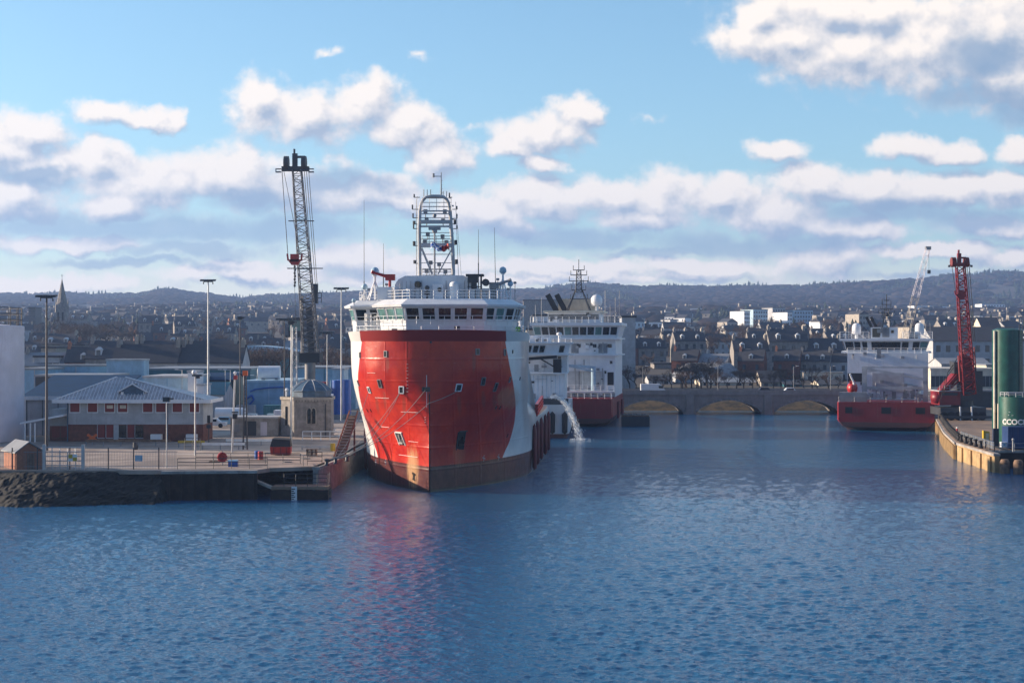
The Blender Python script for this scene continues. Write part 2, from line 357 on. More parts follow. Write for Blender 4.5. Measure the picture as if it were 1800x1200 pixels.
# vertical faces of the left quay, each its own wall
def wallstrip(name, pts, z0, z1, mat, label, cat='quay wall', th=.6, ribs=0, cope=None):
    b = B(); bc = B()
    for (x0, y0), (x1, y1) in zip(pts, pts[1:]):
        p = Vector((x0, y0, 0)); q = Vector((x1, y1, 0)); dd = (q-p).normalized(); nn = Vector((-dd.y, dd.x, 0))
        b.hexa([p+Vector((0,0,z0)), q+Vector((0,0,z0)), q+nn*th+Vector((0,0,z0)), p+nn*th+Vector((0,0,z0)), p+Vector((0,0,z1)), q+Vector((0,0,z1)), q+nn*th+Vector((0,0,z1)), p+nn*th+Vector((0,0,z1))])
        if ribs:
            L = (q-p).length; k = max(1, int(L/ribs))
            for i in range(k):
                c = p.lerp(q, (i+.5)/k) - nn*.12
                b.cb((c.x, c.y, z0), ribs*.5, .24, z1-z0-.15, atan2(dd.y, dd.x))
        if cope:
            bc.hexa([p-nn*.12+Vector((0,0,z1+.003)), q-nn*.12+Vector((0,0,z1+.003)), q+nn*.7+Vector((0,0,z1+.003)), p+nn*.7+Vector((0,0,z1+.003)), p-nn*.12+Vector((0,0,z1+.3)), q-nn*.12+Vector((0,0,z1+.3)), q+nn*.7+Vector((0,0,z1+.3)), p+nn*.7+Vector((0,0,z1+.3))])
    if cope:
        t = thing(name, label, cat); b.obj('wall_face', mat, t); bc.obj('coping', cope, t); return t
    return tag(b.obj(name, mat), label, cat)
o_ = -.62
wallstrip('sheet_pile_wall', [(Xd(285,157)+.0,156.6),(Xd(452,157.4),157.4)], -3, 2.7, M['rust'], 'dark rusty sheet pile quay wall left of the small landing', ribs=1.1, cope=M['conc'])
wallstrip('masonry_quay_wall', [(Xd(560,161.9),161.9),(-19.6,170.4),(-19.0,195),(-15.8,250),(-11.8,300),(6,357)], -3, 2.7, M['granite'], 'stained stone quay wall alongside the red ship', cope=M['conc'])
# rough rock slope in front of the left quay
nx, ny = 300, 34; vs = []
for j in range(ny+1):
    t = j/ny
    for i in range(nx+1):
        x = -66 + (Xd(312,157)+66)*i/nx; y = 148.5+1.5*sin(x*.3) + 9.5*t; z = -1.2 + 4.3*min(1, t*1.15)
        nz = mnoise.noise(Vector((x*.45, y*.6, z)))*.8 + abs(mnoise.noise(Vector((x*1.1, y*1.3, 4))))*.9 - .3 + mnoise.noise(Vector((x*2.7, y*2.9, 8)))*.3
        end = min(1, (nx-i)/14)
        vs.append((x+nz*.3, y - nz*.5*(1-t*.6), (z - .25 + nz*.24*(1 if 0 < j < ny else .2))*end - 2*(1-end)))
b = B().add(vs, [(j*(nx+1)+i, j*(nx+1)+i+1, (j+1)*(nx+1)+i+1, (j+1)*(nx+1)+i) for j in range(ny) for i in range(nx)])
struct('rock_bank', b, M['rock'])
# small landing stage with gauge board
t = thing('landing_stage', 'low timber landing with black handrails at the corner of the quay', 'landing stage', (Xd(525,158),158,0))
ld = (Xd(525,158), 158)
B().box(-2.7,3.1,-.8,1.9,1.05,1.35).obj('deck', M['pave2'], t)
bb = B()
for x in (-2.6,-1.1,.5,2.0,3.0): bb.cyl((x,-.6,-3),(x,-.6,1.04),.2,n=8)
for x in (-2.6,3.0): bb.cyl((x,1.5,-3),(x,1.5,1.04),.2,n=8)
bb.obj('pile', M['wood'], t)
B().box(-2.75,3.15,-.95,-.83,-.5,1.0).obj('fender_boards', M['rust'], t)
B().rail([(-1.4,-.7,1.36),(1.0,-.7,1.36),(3.0,-.7,1.36),(3.0,1.7,1.36)], 1.3, 3, .035, 1.0).obj('handrail', M['dgrey'], t)
B().hexa([(-6.2,.6,2.35),(-2.7,-.8,1.1),(-2.7,.2,1.1),(-6.2,1.6,2.35),(-6.2,.6,2.6),(-2.7,-.8,1.35),(-2.7,.2,1.35),(-6.2,1.6,2.6)]).obj('gangplank', M['sand'], t)
t = thing('tide_gauge', 'white tide gauge board fixed below the landing stage', 'tide gauge', (Xd(517,156.8),156.85,-.6))
B().box(-.28,.28,-.06,.06,0,2.0).obj('board', M['wmark'], t)
bb = B()
for i in range(9): bb.box(-.26, -.02 if i % 2 else .1, -.075, -.062, .1+i*.2, .2+i*.2)
bb.obj('scale_marks', M['black'], t)

# right quay
QR = [(Xd(1648,278),278), (Xd(1662,236),236), (Xd(1681,211),211), (Xd(1748,190),190), (Xd(1748,190)+.6,196), (200,193), (420,193), (420,374), (104,374), (97.5,352)]
B_ = B().prism(QR, 2.1, 2.4); struct('right_quay', B_, M['pave2'])
wallstrip('panelled_quay_wall', [(97.2,352),(Xd(1648,278)-.25,278),(Xd(1662,236)-.25,236),(Xd(1681,211)-.2,210.8)], -3, 2.05, M['panel'], 'sunlit yellowed sheet pile wall curving away along the right quay', ribs=1.5, cope=M['conc'])
wallstrip('end_quay_wall', [(Xd(1681,211)-.1,210.3),(Xd(1748,190)-.1,189.6)], -3, 2.05, M['panel'], 'pale buff panelled wall at the near end of the right quay', ribs=4.6, cope=M['conc'])
wallstrip('recessed_quay_wall', [(Xd(1748,190)+.7,195.4),(210,192.5)], -3, 2.05, M['rust'], 'dark recessed quay wall behind the timber piles on the right', cope=M['conc'])
for i, px in enumerate((1766, 1790, 1815)):
    d = 188.5 - i*.8
    o = B().cyl((0,0,-3),(0,0,1.4),.62,n=10).cyl((0,0,1.4),(0,0,1.75),.62,.45,n=10).obj('mooring_pile', M['wood'], None, 40, (Xd(px,d),d,0))
    tag(o, ['round timber pile standing in the water by the pale quay end','round timber pile second out from the pale quay end','outermost timber pile at the right edge'][i], 'pile', 'timber piles off the right quay')
# ================================================================ THE RED SUPPLY SHIP
HS = Vector((-8.86, 165.0, 0)); HR = -radians(2.5)
HInv = Matrix.Rotation(-HR, 4, 'Z') @ Matrix.Translation(-HS)
def sstep(a, c, x): t = max(0, min(1, (x-a)/(c-a))); return t*t*(3-2*t)
def hb(y, z):
    """half breadth of the hull, y metres aft of the stem, z above the water"""
    s = sstep(3.0, 13.5, z); e = 1 - .52*s; p = 1.9 + .3*s; Le = 25 - 12*s; Bm = 9.75 + .028*max(0, z) - .04*max(0, 2-z) - 1.4*sstep(7, 9, z)*sstep(15, 36, y)
    t = max(0, min(1, y/Le)); b = Bm*(1-(1-t)**p)**e
    b += (1-sstep(5.5, 8.5, z))*(sstep(17, 30, y)*.5 + sstep(30, 65, y)*1.0)
    return b
ship = thing('supply_ship', 'large red offshore supply ship with a white band on each bow moored bow towards us', 'ship', HS, HR)
hm = bpy.data.materials.new('ship_hull_paint'); hm.use_nodes = True; T = NT(hm.node_tree); bs = T.n['Principled BSDF']
oc = T.node('ShaderNodeTexCoord').outputs['Object']; hx, hy, hz = T.sep(oc); ax = T.m('ABSOLUTE', hx)
wn = T.noise(oc, .35, 6, .62)
redc = T.mix(T.sm(wn, .35, .7), (.40,.013,.008), (.58,.034,.012))
# white band: begins where the hull gets wider than this curve
fc = T.node('ShaderNodeFloatCurve'); cu = fc.mapping.curves[0]
pts = [(0,7.0),(2.5,7.15),(5,8.1),(8,8.75),(11,8.75),(14,8.3),(16.6,7.9),(20,7.8)]
cu.points[0].location = (pts[0][0]/20, pts[0][1]/20); cu.points[1].location = (1, pts[-1][1]/20)
for a, c in pts[1:-1]: cu.points.new(a/20, c/20)
fc.mapping.update(); T.put(fc.inputs['Value'], T.m('DIVIDE', hz, 20))
thr = T.m('MULTIPLY', fc.outputs[0], 20)
isw = T.m('MAXIMUM', T.m('GREATER_THAN', ax, thr), T.m('GREATER_THAN', hy, 16.0))
whc = T.mix(T.sm(wn, .3, .7), (.60,.60,.60), (.76,.75,.73))
col = T.mix(isw, redc, whc)
# second, narrower red panel aft of the white band
col = T.mix(T.m('MULTIPLY', T.sm(T.noise(T.vm('MULTIPLY', oc, (1.4,1.4,.12)), 1.3, 5, .68), .60, .76), .30), col, (.22,.09,.06))
# boot topping
boot = T.m('LESS_THAN', hz, T.m('ADD', 2.75, T.m('MULTIPLY', hy, .004)))
bootc = T.mix(T.sm(T.noise(oc, .8, 6, .7), .35, .65), (.060,.012,.014), (.105,.024,.022))
col = T.mix(boot, col, bootc)
# rust run below the port anchor pocket; painted shore reflections on the right bow
def blob(cx, cz, rx, rz):
    a = T.m('POWER', T.m('DIVIDE', T.m('SUBTRACT', hx, cx), rx), 2.0); c = T.m('POWER', T.m('DIVIDE', T.m('SUBTRACT', hz, cz), rz), 2.0)
    return T.m('SQRT', T.m('ADD', a, c))
rn = T.m('MULTIPLY', T.m('SUBTRACT', T.noise(T.vm('MULTIPLY', oc, (2.2,2.2,.35)), 1.5, 5, .7), .5), 1.4)
r1 = T.sm(T.m('ADD', blob(-2.15, 2.3, 1.0, 3.2), rn), 1.0, .35)
r2 = T.sm(T.m('ADD', blob(8.2, 9.9, 1.5, 1.6), rn), 1.0, .5)  # orange reflection of the shore, painted into the hull colour
r3 = T.sm(T.m('ADD', blob(2.9, 4.0, .8, 2.0), rn), 1.0, .4)
shore_reflection = T.m('MULTIPLY', T.sm(T.m('ADD', hx, T.m('MULTIPLY', wn, .5)), 9.55, 9.95), T.m('MULTIPLY', T.sm(hz, 2.5, 7.5), .55))  # brown shade and shore reflection painted along the right side
col = T.mix(shore_reflection, col, (.30,.20,.17))
for bx, bz in ((-6.3,9.2),(-2.9,9.3),(3.1,9.4),(6.7,9.6),(-4.7,13.9),(4.7,14.0),(5.6,9.9),(-5.2,9.8)):
    st_ = T.m('MULTIPLY', T.sm(T.m('ADD', blob(bx, bz, .30, 1.5), T.m('MULTIPLY', rn, .5)), 1.0, .3), T.m('LESS_THAN', hz, bz+.9))
    col = T.mix(T.m('MULTIPLY', st_, .42), col, (.16,.07,.05))
rr = T.m('MAXIMUM', r1, T.m('MAXIMUM', T.m('MULTIPLY', r2, .45), T.m('MULTIPLY', r3, .25)))
col = T.mix(T.m('MULTIPLY', rr, .8), col, T.mix(wn, (.42,.20,.07), (.62,.42,.24)))
# scuffs: thin pale scrapes on a few strakes
sc_ = T.m('MULTIPLY', T.sm(T.noise(T.vm('MULTIPLY', oc, (.8,.8,9)), 1.0, 4, .7), .66, .70), T.sm(T.noise(oc, .4, 2, .5), .48, .6))
col = T.mix(T.m('MULTIPLY', sc_, .5), col, (.6,.45,.42))
slime = T.sm(T.m('ADD', hz, T.m('MULTIPLY', wn, .5)), .75, .35)
col = T.mix(T.m('MULTIPLY', slime, .8), col, (.02,.022,.016))
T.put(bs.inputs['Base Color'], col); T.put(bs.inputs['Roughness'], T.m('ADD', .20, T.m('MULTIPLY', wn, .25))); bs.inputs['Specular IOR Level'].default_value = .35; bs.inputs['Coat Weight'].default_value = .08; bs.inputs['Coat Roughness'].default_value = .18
bn = T.node('ShaderNodeBump'); bn.inputs['Strength'].default_value = .6; bn.inputs['Distance'].default_value = .14
# slight dishing of the plates between frames
fr = T.m('ABSOLUTE', T.m('SUBTRACT', T.m('FRACT', T.m('MULTIPLY', hz, .42)), .5)); fr2 = T.m('ABSOLUTE', T.m('SUBTRACT', T.m('FRACT', T.m('MULTIPLY', ax, .4)), .5))
T.put(bn.inputs['Height'], T.m('ADD', T.noise(oc, .5, 3, .5), T.m('MULTIPLY', T.m('MAXIMUM', T.sm(fr, .42, .5), T.sm(fr2, .44, .5)), .22)))
T.put(bs.inputs['Normal'], bn.outputs[0])
# forecastle hull (bow to 40 m) and low hull (to 72 m)
ZT = 16.25
def hull_grid(zs, ys):
    ring = []
    for z in zs:
        row = []
        for y in reversed(ys): row.append((-hb(y, z), y, z))
        for y in ys[1:]: row.append((hb(y, z), y, z))
        ring.append(row)
    return ring
ys = [0] + [25*(i/34)**2.2 for i in range(1, 35)] + [27, 29, 32, 36, 40]
ysL = ys + [46, 52, 58, 64, 70, 72]
zsL = [-2.2 + i*.55 for i in range(16)] + [6.3]
zsU = [6.3 + i*(ZT-6.3)/20 for i in range(21)]
b = B()
def addgrid(b, g_, m=0):
    n = len(g_[0]); vs = [p for r in g_ for p in r]
    return b.add(vs, [(j*n+i, j*n+i+1, (j+1)*n+i+1, (j+1)*n+i) for j in range(len(g_)-1) for i in range(n-1)], m)
gl = hull_grid(zsL, ysL); addgrid(b, gl)
gu = hull_grid(zsU, ys); addgrid(b, gu)
n = len(gl[0]); top = gl[-1]; bot = gl[0]
b.add([top[0], top[-1], bot[-1], bot[0]], [(0,1,2,3)])            # transom
b.add([gu[0][0], gu[0][-1], gu[-1][-1], gu[-1][0]], [(0,1,2,3)])  # forecastle bulkhead
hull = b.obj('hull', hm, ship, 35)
# decks
def plan(z, yl, shr=.0):
    return [(-(hb(y, z)-shr), y) for y in reversed(yl)] + [(hb(y, z)-shr, y) for y in yl[1:]]
B().prism(plan(6.3, [y for y in ysL if y >= 36], .3), 5.0, 5.1).obj('cargo_deck', M['wood'], ship)
pl = plan(ZT, ys, .03); B().prism(pl, ZT-.25, ZT-.02).obj('forecastle_deck', M['dgrey'], ship)
# flared bulwark along the forecastle top: red in front, white towards the sides
bm_ = bpy.data.materials.new('bulwark_paint'); bm_.use_nodes = True; T = NT(bm_.node_tree)
oc = T.node('ShaderNodeTexCoord').outputs['Object']; hx, hy, hz = T.sep(oc)
T.put(T.n['Principled BSDF'].inputs['Base Color'], T.mix(T.m('GREATER_THAN', T.m('ABSOLUTE', hx), 8.05), T.mix(T.noise(oc, .8, 4, .6), (.24,.012,.012), (.30,.018,.015)), (.62,.62,.62)))
T.n['Principled BSDF'].inputs['Roughness'].default_value = .45
b = B(); rows = []
yb = [y for y in ys if y <= 29]
for z, o, yo in ((ZT-.02, .02, -.02), (ZT+.5, .25, -.28), (ZT+1.2, .5, -.55), (ZT+1.2, .38, -.4), (ZT-.02, -.1, .12)):
    row = []
    for y in reversed(yb):
        k = hb(y, ZT); row.append((-(k + o*min(1, k/8)*(1-.85*sstep(5,13,y))) if k > .01 else -.001, y + yo*max(0, 1-y/14) - 0.02*(z-ZT)*0, z - .022*y*(z-ZT)))
    for y in yb[1:]:
        k = hb(y, ZT); row.append((k + o*min(1, k/8)*(1-.85*sstep(5,13,y)), y + yo*max(0, 1-y/14), z - .022*y*(z-ZT)))
    rows.append(row)
addgrid(b, rows); b.obj('bulwark', bm_, ship, 60)
# stem bar
B().loft([(-.07,-.10,-2),(.07,-.10,-2),(.12,.25,-2),(-.12,.25,-2)], [(-.05,-.04,10.6),(.05,-.04,10.6),(.1,.2,10.6),(-.1,.2,10.6)]).obj('stem_bar', M['rust'], ship)

def on_hull(px, py):
    """local point and outward normal where the sight line through a pixel meets the hull"""
    d = 160.0
    while d < 240:
        p = HInv @ Wp(px, py, d)
        if p.y > 0 and abs(p.x) <= hb(p.y, p.z): break
        d += .02
    sg = 1 if p.x >= 0 else -1; e = .05
    def P(y, z): return Vector((sg*hb(y, z), y, z))
    q = Vector((sg*hb(p.y, p.z), p.y, p.z))
    ty = (P(p.y+e, p.z) - P(max(0.001, p.y-e), p.z)); tz = (P(p.y, p.z+e) - P(p.y, p.z-e))
    n_ = ty.cross(tz).normalized()
    if n_.x*sg < 0: n_ = -n_
    return q, n_, ty.normalized()*sg
def plate(b, q, n_, t_, w, h, o0, o1, m=0, lean=0.0):
    """a slab w x h lying on the hull from o0 to o1 metres along its normal"""
    u = n_.cross(t_).normalized()
    if u.z < 0: u = -u
    t_ = u.cross(n_).normalized()
    c = [q + t_*(sx_*w/2) + u*(sz_*h/2) + t_*(lean*sz_*h/2) for sx_, sz_ in ((-1,-1),(1,-1),(1,1),(-1,1))]
    return b.hexa([v + n_*o0 for v in c] + [v + n_*o1 for v in c], m)
def port(px, py, w, h, name='hull_window', frame=True, fm='grey', lean=0.0, depth=.05):
    q, n_, t_ = on_hull(px, py)
    f = plate(B(), q, n_, t_, w, h, -.15, depth, 0, lean).obj(name, M['glass'], ship)
    if frame:
        b = B(); u = n_.cross(t_).normalized(); u = u if u.z > 0 else -u; tt = u.cross(n_).normalized()
        for s_ in (-1, 1):
            plate(b, q+tt*(s_*(w/2+.03)), n_, t_, .06 if fm != 'white' else .1, h+.12, -.15, depth+.03, 0, lean); plate(b, q+u*(s_*(h/2+.03)), n_, t_, w+.0, .06 if fm != 'white' else .1, -.15, depth+.03)
        b.obj('frame', M[fm], f)
    return f
s_ = .0635
for px, py, w, h in ((678,622,5,9),(633,624,3,9),(839,618,6,9),(887,619,4,10),(668,674,7,13),(630,673,3,9),(849,670,7,13),(871,680,6,15),(896,667,3,9)):
    port(px, py, w*s_, h*s_)
for px, py, w, h in ((649,685,6,10),(706,685,8,11),(806,681,9,11)): port(px, py, w*s_, h*s_, 'fairlead', fm='white', lean=.15)
port(754, 684, .75, .38, 'bow_fairlead', fm='dgrey')
for px, py in ((646,721),(652,721),(872,716),(879,716),(647,772),(667,773),(892,765),(617,625),(617,672),(901,618),(914,665)):
    port(px, py, .17 if px != 667 else .25, .4 if px not in (667,) else .45, 'vent', False)
# anchor pockets with the anchor seen in the left one
for px, w, h, lab in ((705, 1.35, 1.45, None), (810, 1.1, 2.1, None)):
    q, n_, t_ = on_hull(px, 771 if px == 705 else 774)
    f = plate(B(), q, n_, t_, w, h, -.2, .05, 0, -.15).obj('anchor_pocket', M['black'], ship)
    bb = B(); u = n_.cross(t_).normalized(); u = u if u.z > 0 else -u; tt = u.cross(n_).normalized()
    plate(bb, q+u*(h/2+.06), n_, t_, w+.2, .12, -.2, .14); plate(bb, q-tt*(w/2+.12), n_, t_, .1, h, -.2, .12, 0, -.15); plate(bb, q+tt*(w/2-.02), n_, t_, .1, h, -.2, .12, 0, -.15)
    bb.obj('pocket_rim', M['wmark'] if px == 705 else M['dgrey'], f)
    a = B(); c = q + n_*.12
    a.beam(c+u*.55, c-u*.45, .16); a.beam(c-u*.45-tt*.42, c-u*.45+tt*.42, .2); a.beam(c-u*.45-tt*.42, c-tt*.5+u*.05, .14); a.beam(c-u*.45+tt*.42, c+tt*.5+u*.05, .14)
    a.obj('anchor', M['conc'] if px == 705 else M['rust'], ship)
# thruster symbols and load marks in white
def mark(pts, px, py, r=.05, name='thruster_mark'):
    q, n_, t_ = on_hull(px, py); u = n_.cross(t_).normalized(); u = u if u.z > 0 else -u; tt = u.cross(n_).normalized(); b = B()
    for (a0, c0), (a1, c1) in pts: b.beam(q+tt*a0+u*c0+n_*.03, q+tt*a1+u*c1+n_*.03, r, .03)
    return b.obj(name, M['wmark'], ship)
CR = [((-.25,0),(.25,0)),((0,-.3),(0,.3)),((-.25,0),(-.25,.16)),((.25,0),(.25,-.16)),((0,.3),(.16,.3)),((0,-.3),(-.16,-.3))]
for px, py in ((661,812),(678,812),(850,805),(876,803)): mark(CR, px, py)
for px, py, w in ((672,699,2.6),(720,724,2.5),(677,750,2.2),(727,776,2.0),(718,801,4.6),(653,655,1.5)): mark([((-w/2,0),(w/2,0))], px, py, .045, 'strake_line')
for i in range(9): mark([((-.09,0),(.09,0))], 717, 640+i*6, .12, 'draught_mark')
# vertical white draught scale on the stem
bb = B()
for i in range(17): bb.box(.09,.26,-.06,.25,2.9+i*.42,3.1+i*.42)
for i in range(12): mark([((0,0),(.14,.05))], 747, 742-i*4.2 if i < 6 else 700-i*2, .06, 'draught_mark') if i < 3 else None
mark([((0,-1.6),(0,1.9))], 753.3, 690, .05, 'stem_line')
# tall fenders along the low hull on our right
for i in range(5):
    y = 26.5 + i*8.6; x = hb(y, 4)
    B().lathe([(.02,-2.9),(.3,-2.6),(.34,-.6),(.34,2.0),(.2,2.6),(.02,2.9)], (x+.24, y, 3.1), 10, 0, .9, 2.2).obj('side_fender', M['maroon'], ship, 50)
    B().lathe([(.02,-2.9),(.3,-2.6),(.34,-.6),(.34,2.0),(.2,2.6),(.02,2.9)], (-x-.24, y, 3.1), 10, 0, .9, 2.2).obj('side_fender', M['maroon'], ship, 50)
# cargo rail: red crash barrier on our right
bb = B(); x = hb(40, 6)
for z in (6.75, 7.25, 7.75): bb.box(x-.35, x+.05, 38, 70, z, z+.16)
for i in range(17): bb.box(x-.3, x, 38+i*2, 38.25+i*2, 6.31, 7.9)
bb.obj('cargo_rail', M['red'], ship)
bb = B()
for z in (6.75, 7.75): bb.box(-x-.05, -x+.35, 38, 70, z, z+.16)
for i in range(17): bb.box(-x, -x+.3, 38+i*2, 38.25+i*2, 6.31, 7.9)
bb.obj('cargo_rail', M['red'], ship)

# ---- wheelhouse
WP = [(-10.3,17.6),(-10.6,14.6),(-9.9,13.2),(-6.5,12.8),(-6.6,9.0),(-3.2,5.2),(5.6,5.2),(8.6,8.8),(9.0,12.5),(8.9,17.6),(7,24),(-7,24)]
def off(pts, k):
    cx = sum(p[0] for p in pts)/len(pts); cy = 15.0; r = []
    n = len(pts)
    for i in range(n):
        a = Vector(pts[i-1]); p = Vector(pts[i]); c = Vector(pts[(i+1) % n])
        e1 = (p-a).normalized(); e2 = (c-p).normalized(); n1 = Vector((-e1.y, e1.x)); n2 = Vector((-e2.y, e2.x)); bi = (n1+n2)
        bi = bi.normalized()*min(2.0, 1/max(.4, bi.normalized().dot(n1))); r.append(tuple(p + bi*k))
    return r
area = sum(WP[i-1][0]*WP[i][1]-WP[i][0]*WP[i-1][1] for i in range(len(WP)))
SG = -1 if area > 0 else 1
def ring(k, z): return [(x, y, z) for x, y in off(WP, SG*k)]
# our polygon runs so that the sign below grows it outwards
def grow(k, z):
    r = ring(k, z)
    if (abs(r[0][0]) > abs(WP[0][0])) == (k > 0) or k == 0: return r
    return ring(-k, z)
wh = B(); wh.loft(grow(-.25, 16.4), grow(-.1, 18.45)); wh.loft(grow(-.1, 18.452), grow(.32, 20.05)); house = wh.obj('wheelhouse', M['white'], ship)
rf = B(); rf.loft(grow(.75, 20.052), grow(.85, 20.3)); rf.loft(grow(.8, 20.302), grow(-.5, 20.95)); rf.obj('wheelhouse_roof', M['white'], ship, 20)
lo = grow(-.1, 18.45); hi = grow(.32, 20.05)
nwin = {0:1, 1:1, 2:2, 3:1, 4:3, 5:5, 6:3, 7:2, 8:2, 9:2}
for i, k in nwin.items():
    a, c = Vector(lo[i]), Vector(lo[i+1]); a2, c2 = Vector(hi[i]), Vector(hi[i+1])
    nn = (c-a).cross(a2-a).normalized(); mid = (a+c)/2
    if nn.dot(mid-Vector((0,15,19))) < 0: nn = -nn
    for j in range(k):
        t0 = (j+.10)/k; t1 = (j+.90)/k
        p = [a.lerp(c, t0).lerp(a2.lerp(c2, t0), .12), a.lerp(c, t1).lerp(a2.lerp(c2, t1), .12), a.lerp(c, t1).lerp(a2.lerp(c2, t1), .92), a.lerp(c, t0).lerp(a2.lerp(c2, t0), .92)]
        w_ = B().hexa([v - nn*.1 for v in p] + [v + nn*.03 for v in p]).obj('wheelhouse_window', M['gglass'] if (i in (0,1,4,8) or (i == 6 and j == 1)) else M['glass'], ship)
        bb = B()
        for e0, e1 in ((0,1),(1,2),(2,3),(3,0)): bb.beam(p[e0]+nn*.03, p[e1]+nn*.03, .09, .08)
        bb.obj('frame', M['white'], w_)
# rail in front of the windows, hand rails on the forecastle
bb = B(); g1 = grow(.55, 18.1)
bb.rail([g1[i] for i in range(2, 10)], .95, 2, .03, 1.4); bb.obj('wheelhouse_rail', M['white'], ship)
bb = B(); pr = [(x, y+.4, ZT+.9) for x, y in plan(ZT, [0.6,1.5,3,5,8,12,16,20], .45)]
bb.rail(pr, .75, 2, .035, 1.6); bb.obj('bow_rail', M['white'], ship)
bb = B().rail([(-6.9,9.6,17.4),(-8.3,9.4,17.4),(-8.4,11.8,17.4)], 2.0, 4, .05, .7); bb.obj('ladder_cage', M['white'], ship)
for x, z in ((-4.2,17.2),(2.7,17.5)): 
    f = B().box(x-.28,x+.28,3.3,3.8,z-.1,z+.45).obj('deck_floodlight', M['dgrey'], ship); B().beam((x,3.6,z-.9),(x,3.6,z-.1),.1).obj('bracket', M['dgrey'], f)
# roof edge rail
bb = B().rail([(x, y, 20.95) for x, y, _ in grow(-.9, 0)][:10], 1.0, 3, .03, 1.3); bb.obj('roof_rail', M['white'], ship)
# funnel-like rounded casing and lockers on the wheelhouse roof
bb = B(); 
prof = [(-5.0,20.95),(-5.0,22.7),(-4.6,23.3),(-3.8,23.7),(2.8,23.75),(3.6,23.4),(4.1,22.7),(4.1,20.95)]
bb.loft([(x, 10.5, z) for x, z in prof], [(x, 18.5, z) for x, z in prof]); bb.obj('casing', M['white'], ship, 30)
for q_ in ((4.2,5.7,12,14,20.95,22.3),(-6.9,-5.3,9.5,12.5,20.95,22.4),(-.6,.6,9.8,10.45,20.95,22.7)): B().box(*q_).obj('roof_locker', M['white'], ship)
for x in (-4.4,-2.7,-1.9,.9,3.0): B().cyl((x,10.42,21),(x,10.42,23.0+.3*sin(x*3)),.045,n=5).box(x-.12,x+.12,10.3,10.42,21.9,22.2).obj('wall_fitting', M['palewall'], ship)
for i in range(5): B().box(-4.2+i*.5,-4.15+i*.5,10.44,10.5,21,23.1).obj('casing_seam', M['palewall'], ship)
B().cyl((-1.2,9.5,20.95),(-1.2,9.5,22.0),.12).sph((-1.2,9.5,22.3),.28,10).box(-1.5,-.9,9.3,9.7,21.5,21.9).obj('signal_lamp', M['dgrey'], ship, 50)
for x, y, h_ in ((-8.6,15,1.5),(-7.5,14,1.1),(-6.0,11,1.9),(6.0,12,1.3),(7.0,11,1.9),(7.9,12,1.4),(8.6,14,2.2),(6.6,14,2.6),(-9.3,16,1.0),(5.6,9,1.0)): B().cyl((x,y,20.9),(x,y,20.95+h_),.05,n=6).box(x-.18,x+.18,y-.12,y+.12,20.95+h_-.25,20.95+h_).obj('roof_fitting', M['grey'], ship)
B().rail([(-9.4,14.6,20.4),(-9.2,17,20.9)],1.2,3,.03,.8).obj('wing_rail', M['white'], ship)
for x, z, r in ((-2.3,22.7,.38),(.2,22.1,.26)):
    o = B().cyl((x,9.7,z),(x,10.55,z),r,n=14).obj('searchlight', M['dgrey'], ship, 40); B().cyl((x,9.66,z),(x,9.7,z),r*.8,n=14).obj('lens', M['glass'], o)
B().cyl((-3.4,10.1,20.95),(-3.4,10.1,22.2),.3).obj('ventilator', M['white'], ship, 40); B().cyl((1.9,9.7,20.95),(1.9,9.7,22.7),.55,n=14).sph((1.9,9.7,22.7),.55,12,sz=.6).obj('ventilator', M['white'], ship, 40)
# fire monitors
def monitor(x, y, z, sg, mat):
    b = B().cyl((x,y,20.95),(x,y,z-.2),.16).box(x-.5,x+.6,y-.3,y+.3,z-.35,z+.35).cyl((x,y,z),(x-1.7*sg,y-.6,z+.5),.22,.14).cyl((x-1.7*sg,y-.6,z+.5),(x-2.0*sg,y-.7,z+.62),.2)
    b.obj('fire_monitor', M[mat], ship, 40)
monitor(-3.6-1.9, 9.9, 23.5, 1, 'red')
monitor(6.3, 11, 22.6, -1, 'grey')
# radar / equipment stack right of the casing
bb = B()
for x in (3.5, 4.9):
    for y in (9.6, 11.0): bb.beam((x,y,20.95),(x,y,23.7),.12)
bb.box(3.2,5.2,9.4,11.2,23.6,23.85).box(3.4,4.6,9.6,11,22.9,23.58).cyl((5.45,9.6,22.9),(5.45,10.2,22.9),.42,n=12).box(3.8,4.4,9.8,10.6,22.2,22.9).beam((3.4,9.5,22.4),(5.0,9.5,22.4),.1); bb.obj('equipment_rack', M['dgrey'], ship)
# satellite domes on pedestals
def dome(px, py, d, r, leg='tripod'):
    p = HInv @ Wp(px, py, d); x, y, z = p
    o = B().lathe([(r*.55,-r*.9),(r*.95,-r*.55),(r,0),(r*.85,r*.5),(r*.5,r*.86),(.01,r)], (x,y,z), 16).obj('satellite_dome', M['bluewhite'], ship, 50)
    b = B().cyl((x,y,z-r*2.6-.4),(x,y,z-r*.85),r*.28).cyl((x,y,z-r*1.05),(x,y,z-r*.85),r*.6)
    if leg == 'tripod':
        for k in range(4):
            a = pi/4+k*pi/2; b.beam((x,y,z-r*2.0),(x+1.3*r*1.6*cos(a), y+1.3*r*1.6*sin(a), 20.97),.10)
    b.cyl((x,y,20.97),(x,y,z-r*2.6),.1)
    b.obj('pedestal', M['white'], o)
dome(659,477,176,.5); dome(641,504,177,.36); dome(884,475,178,.42); dome(897,498,178,.33,''); dome(864,505,177,.18,''); dome(622,528,178,.25,'')
# whip aerials
for px, y0, y1, d in ((640,352,512,178),(674,428,500,179),(841,403,480,178),(871,400,512,178)):
    p = HInv @ Wp(px, y1, d); q = HInv @ Wp(px - (2 if px == 871 else 0), y0, d)
    B().cyl((p.x,p.y,20.97),(p.x,p.y,p.z+1.2),.06).cyl((p.x,p.y,p.z+1.2),q,.04,.02,n=5).obj('whip_aerial', M['dgrey'], ship)
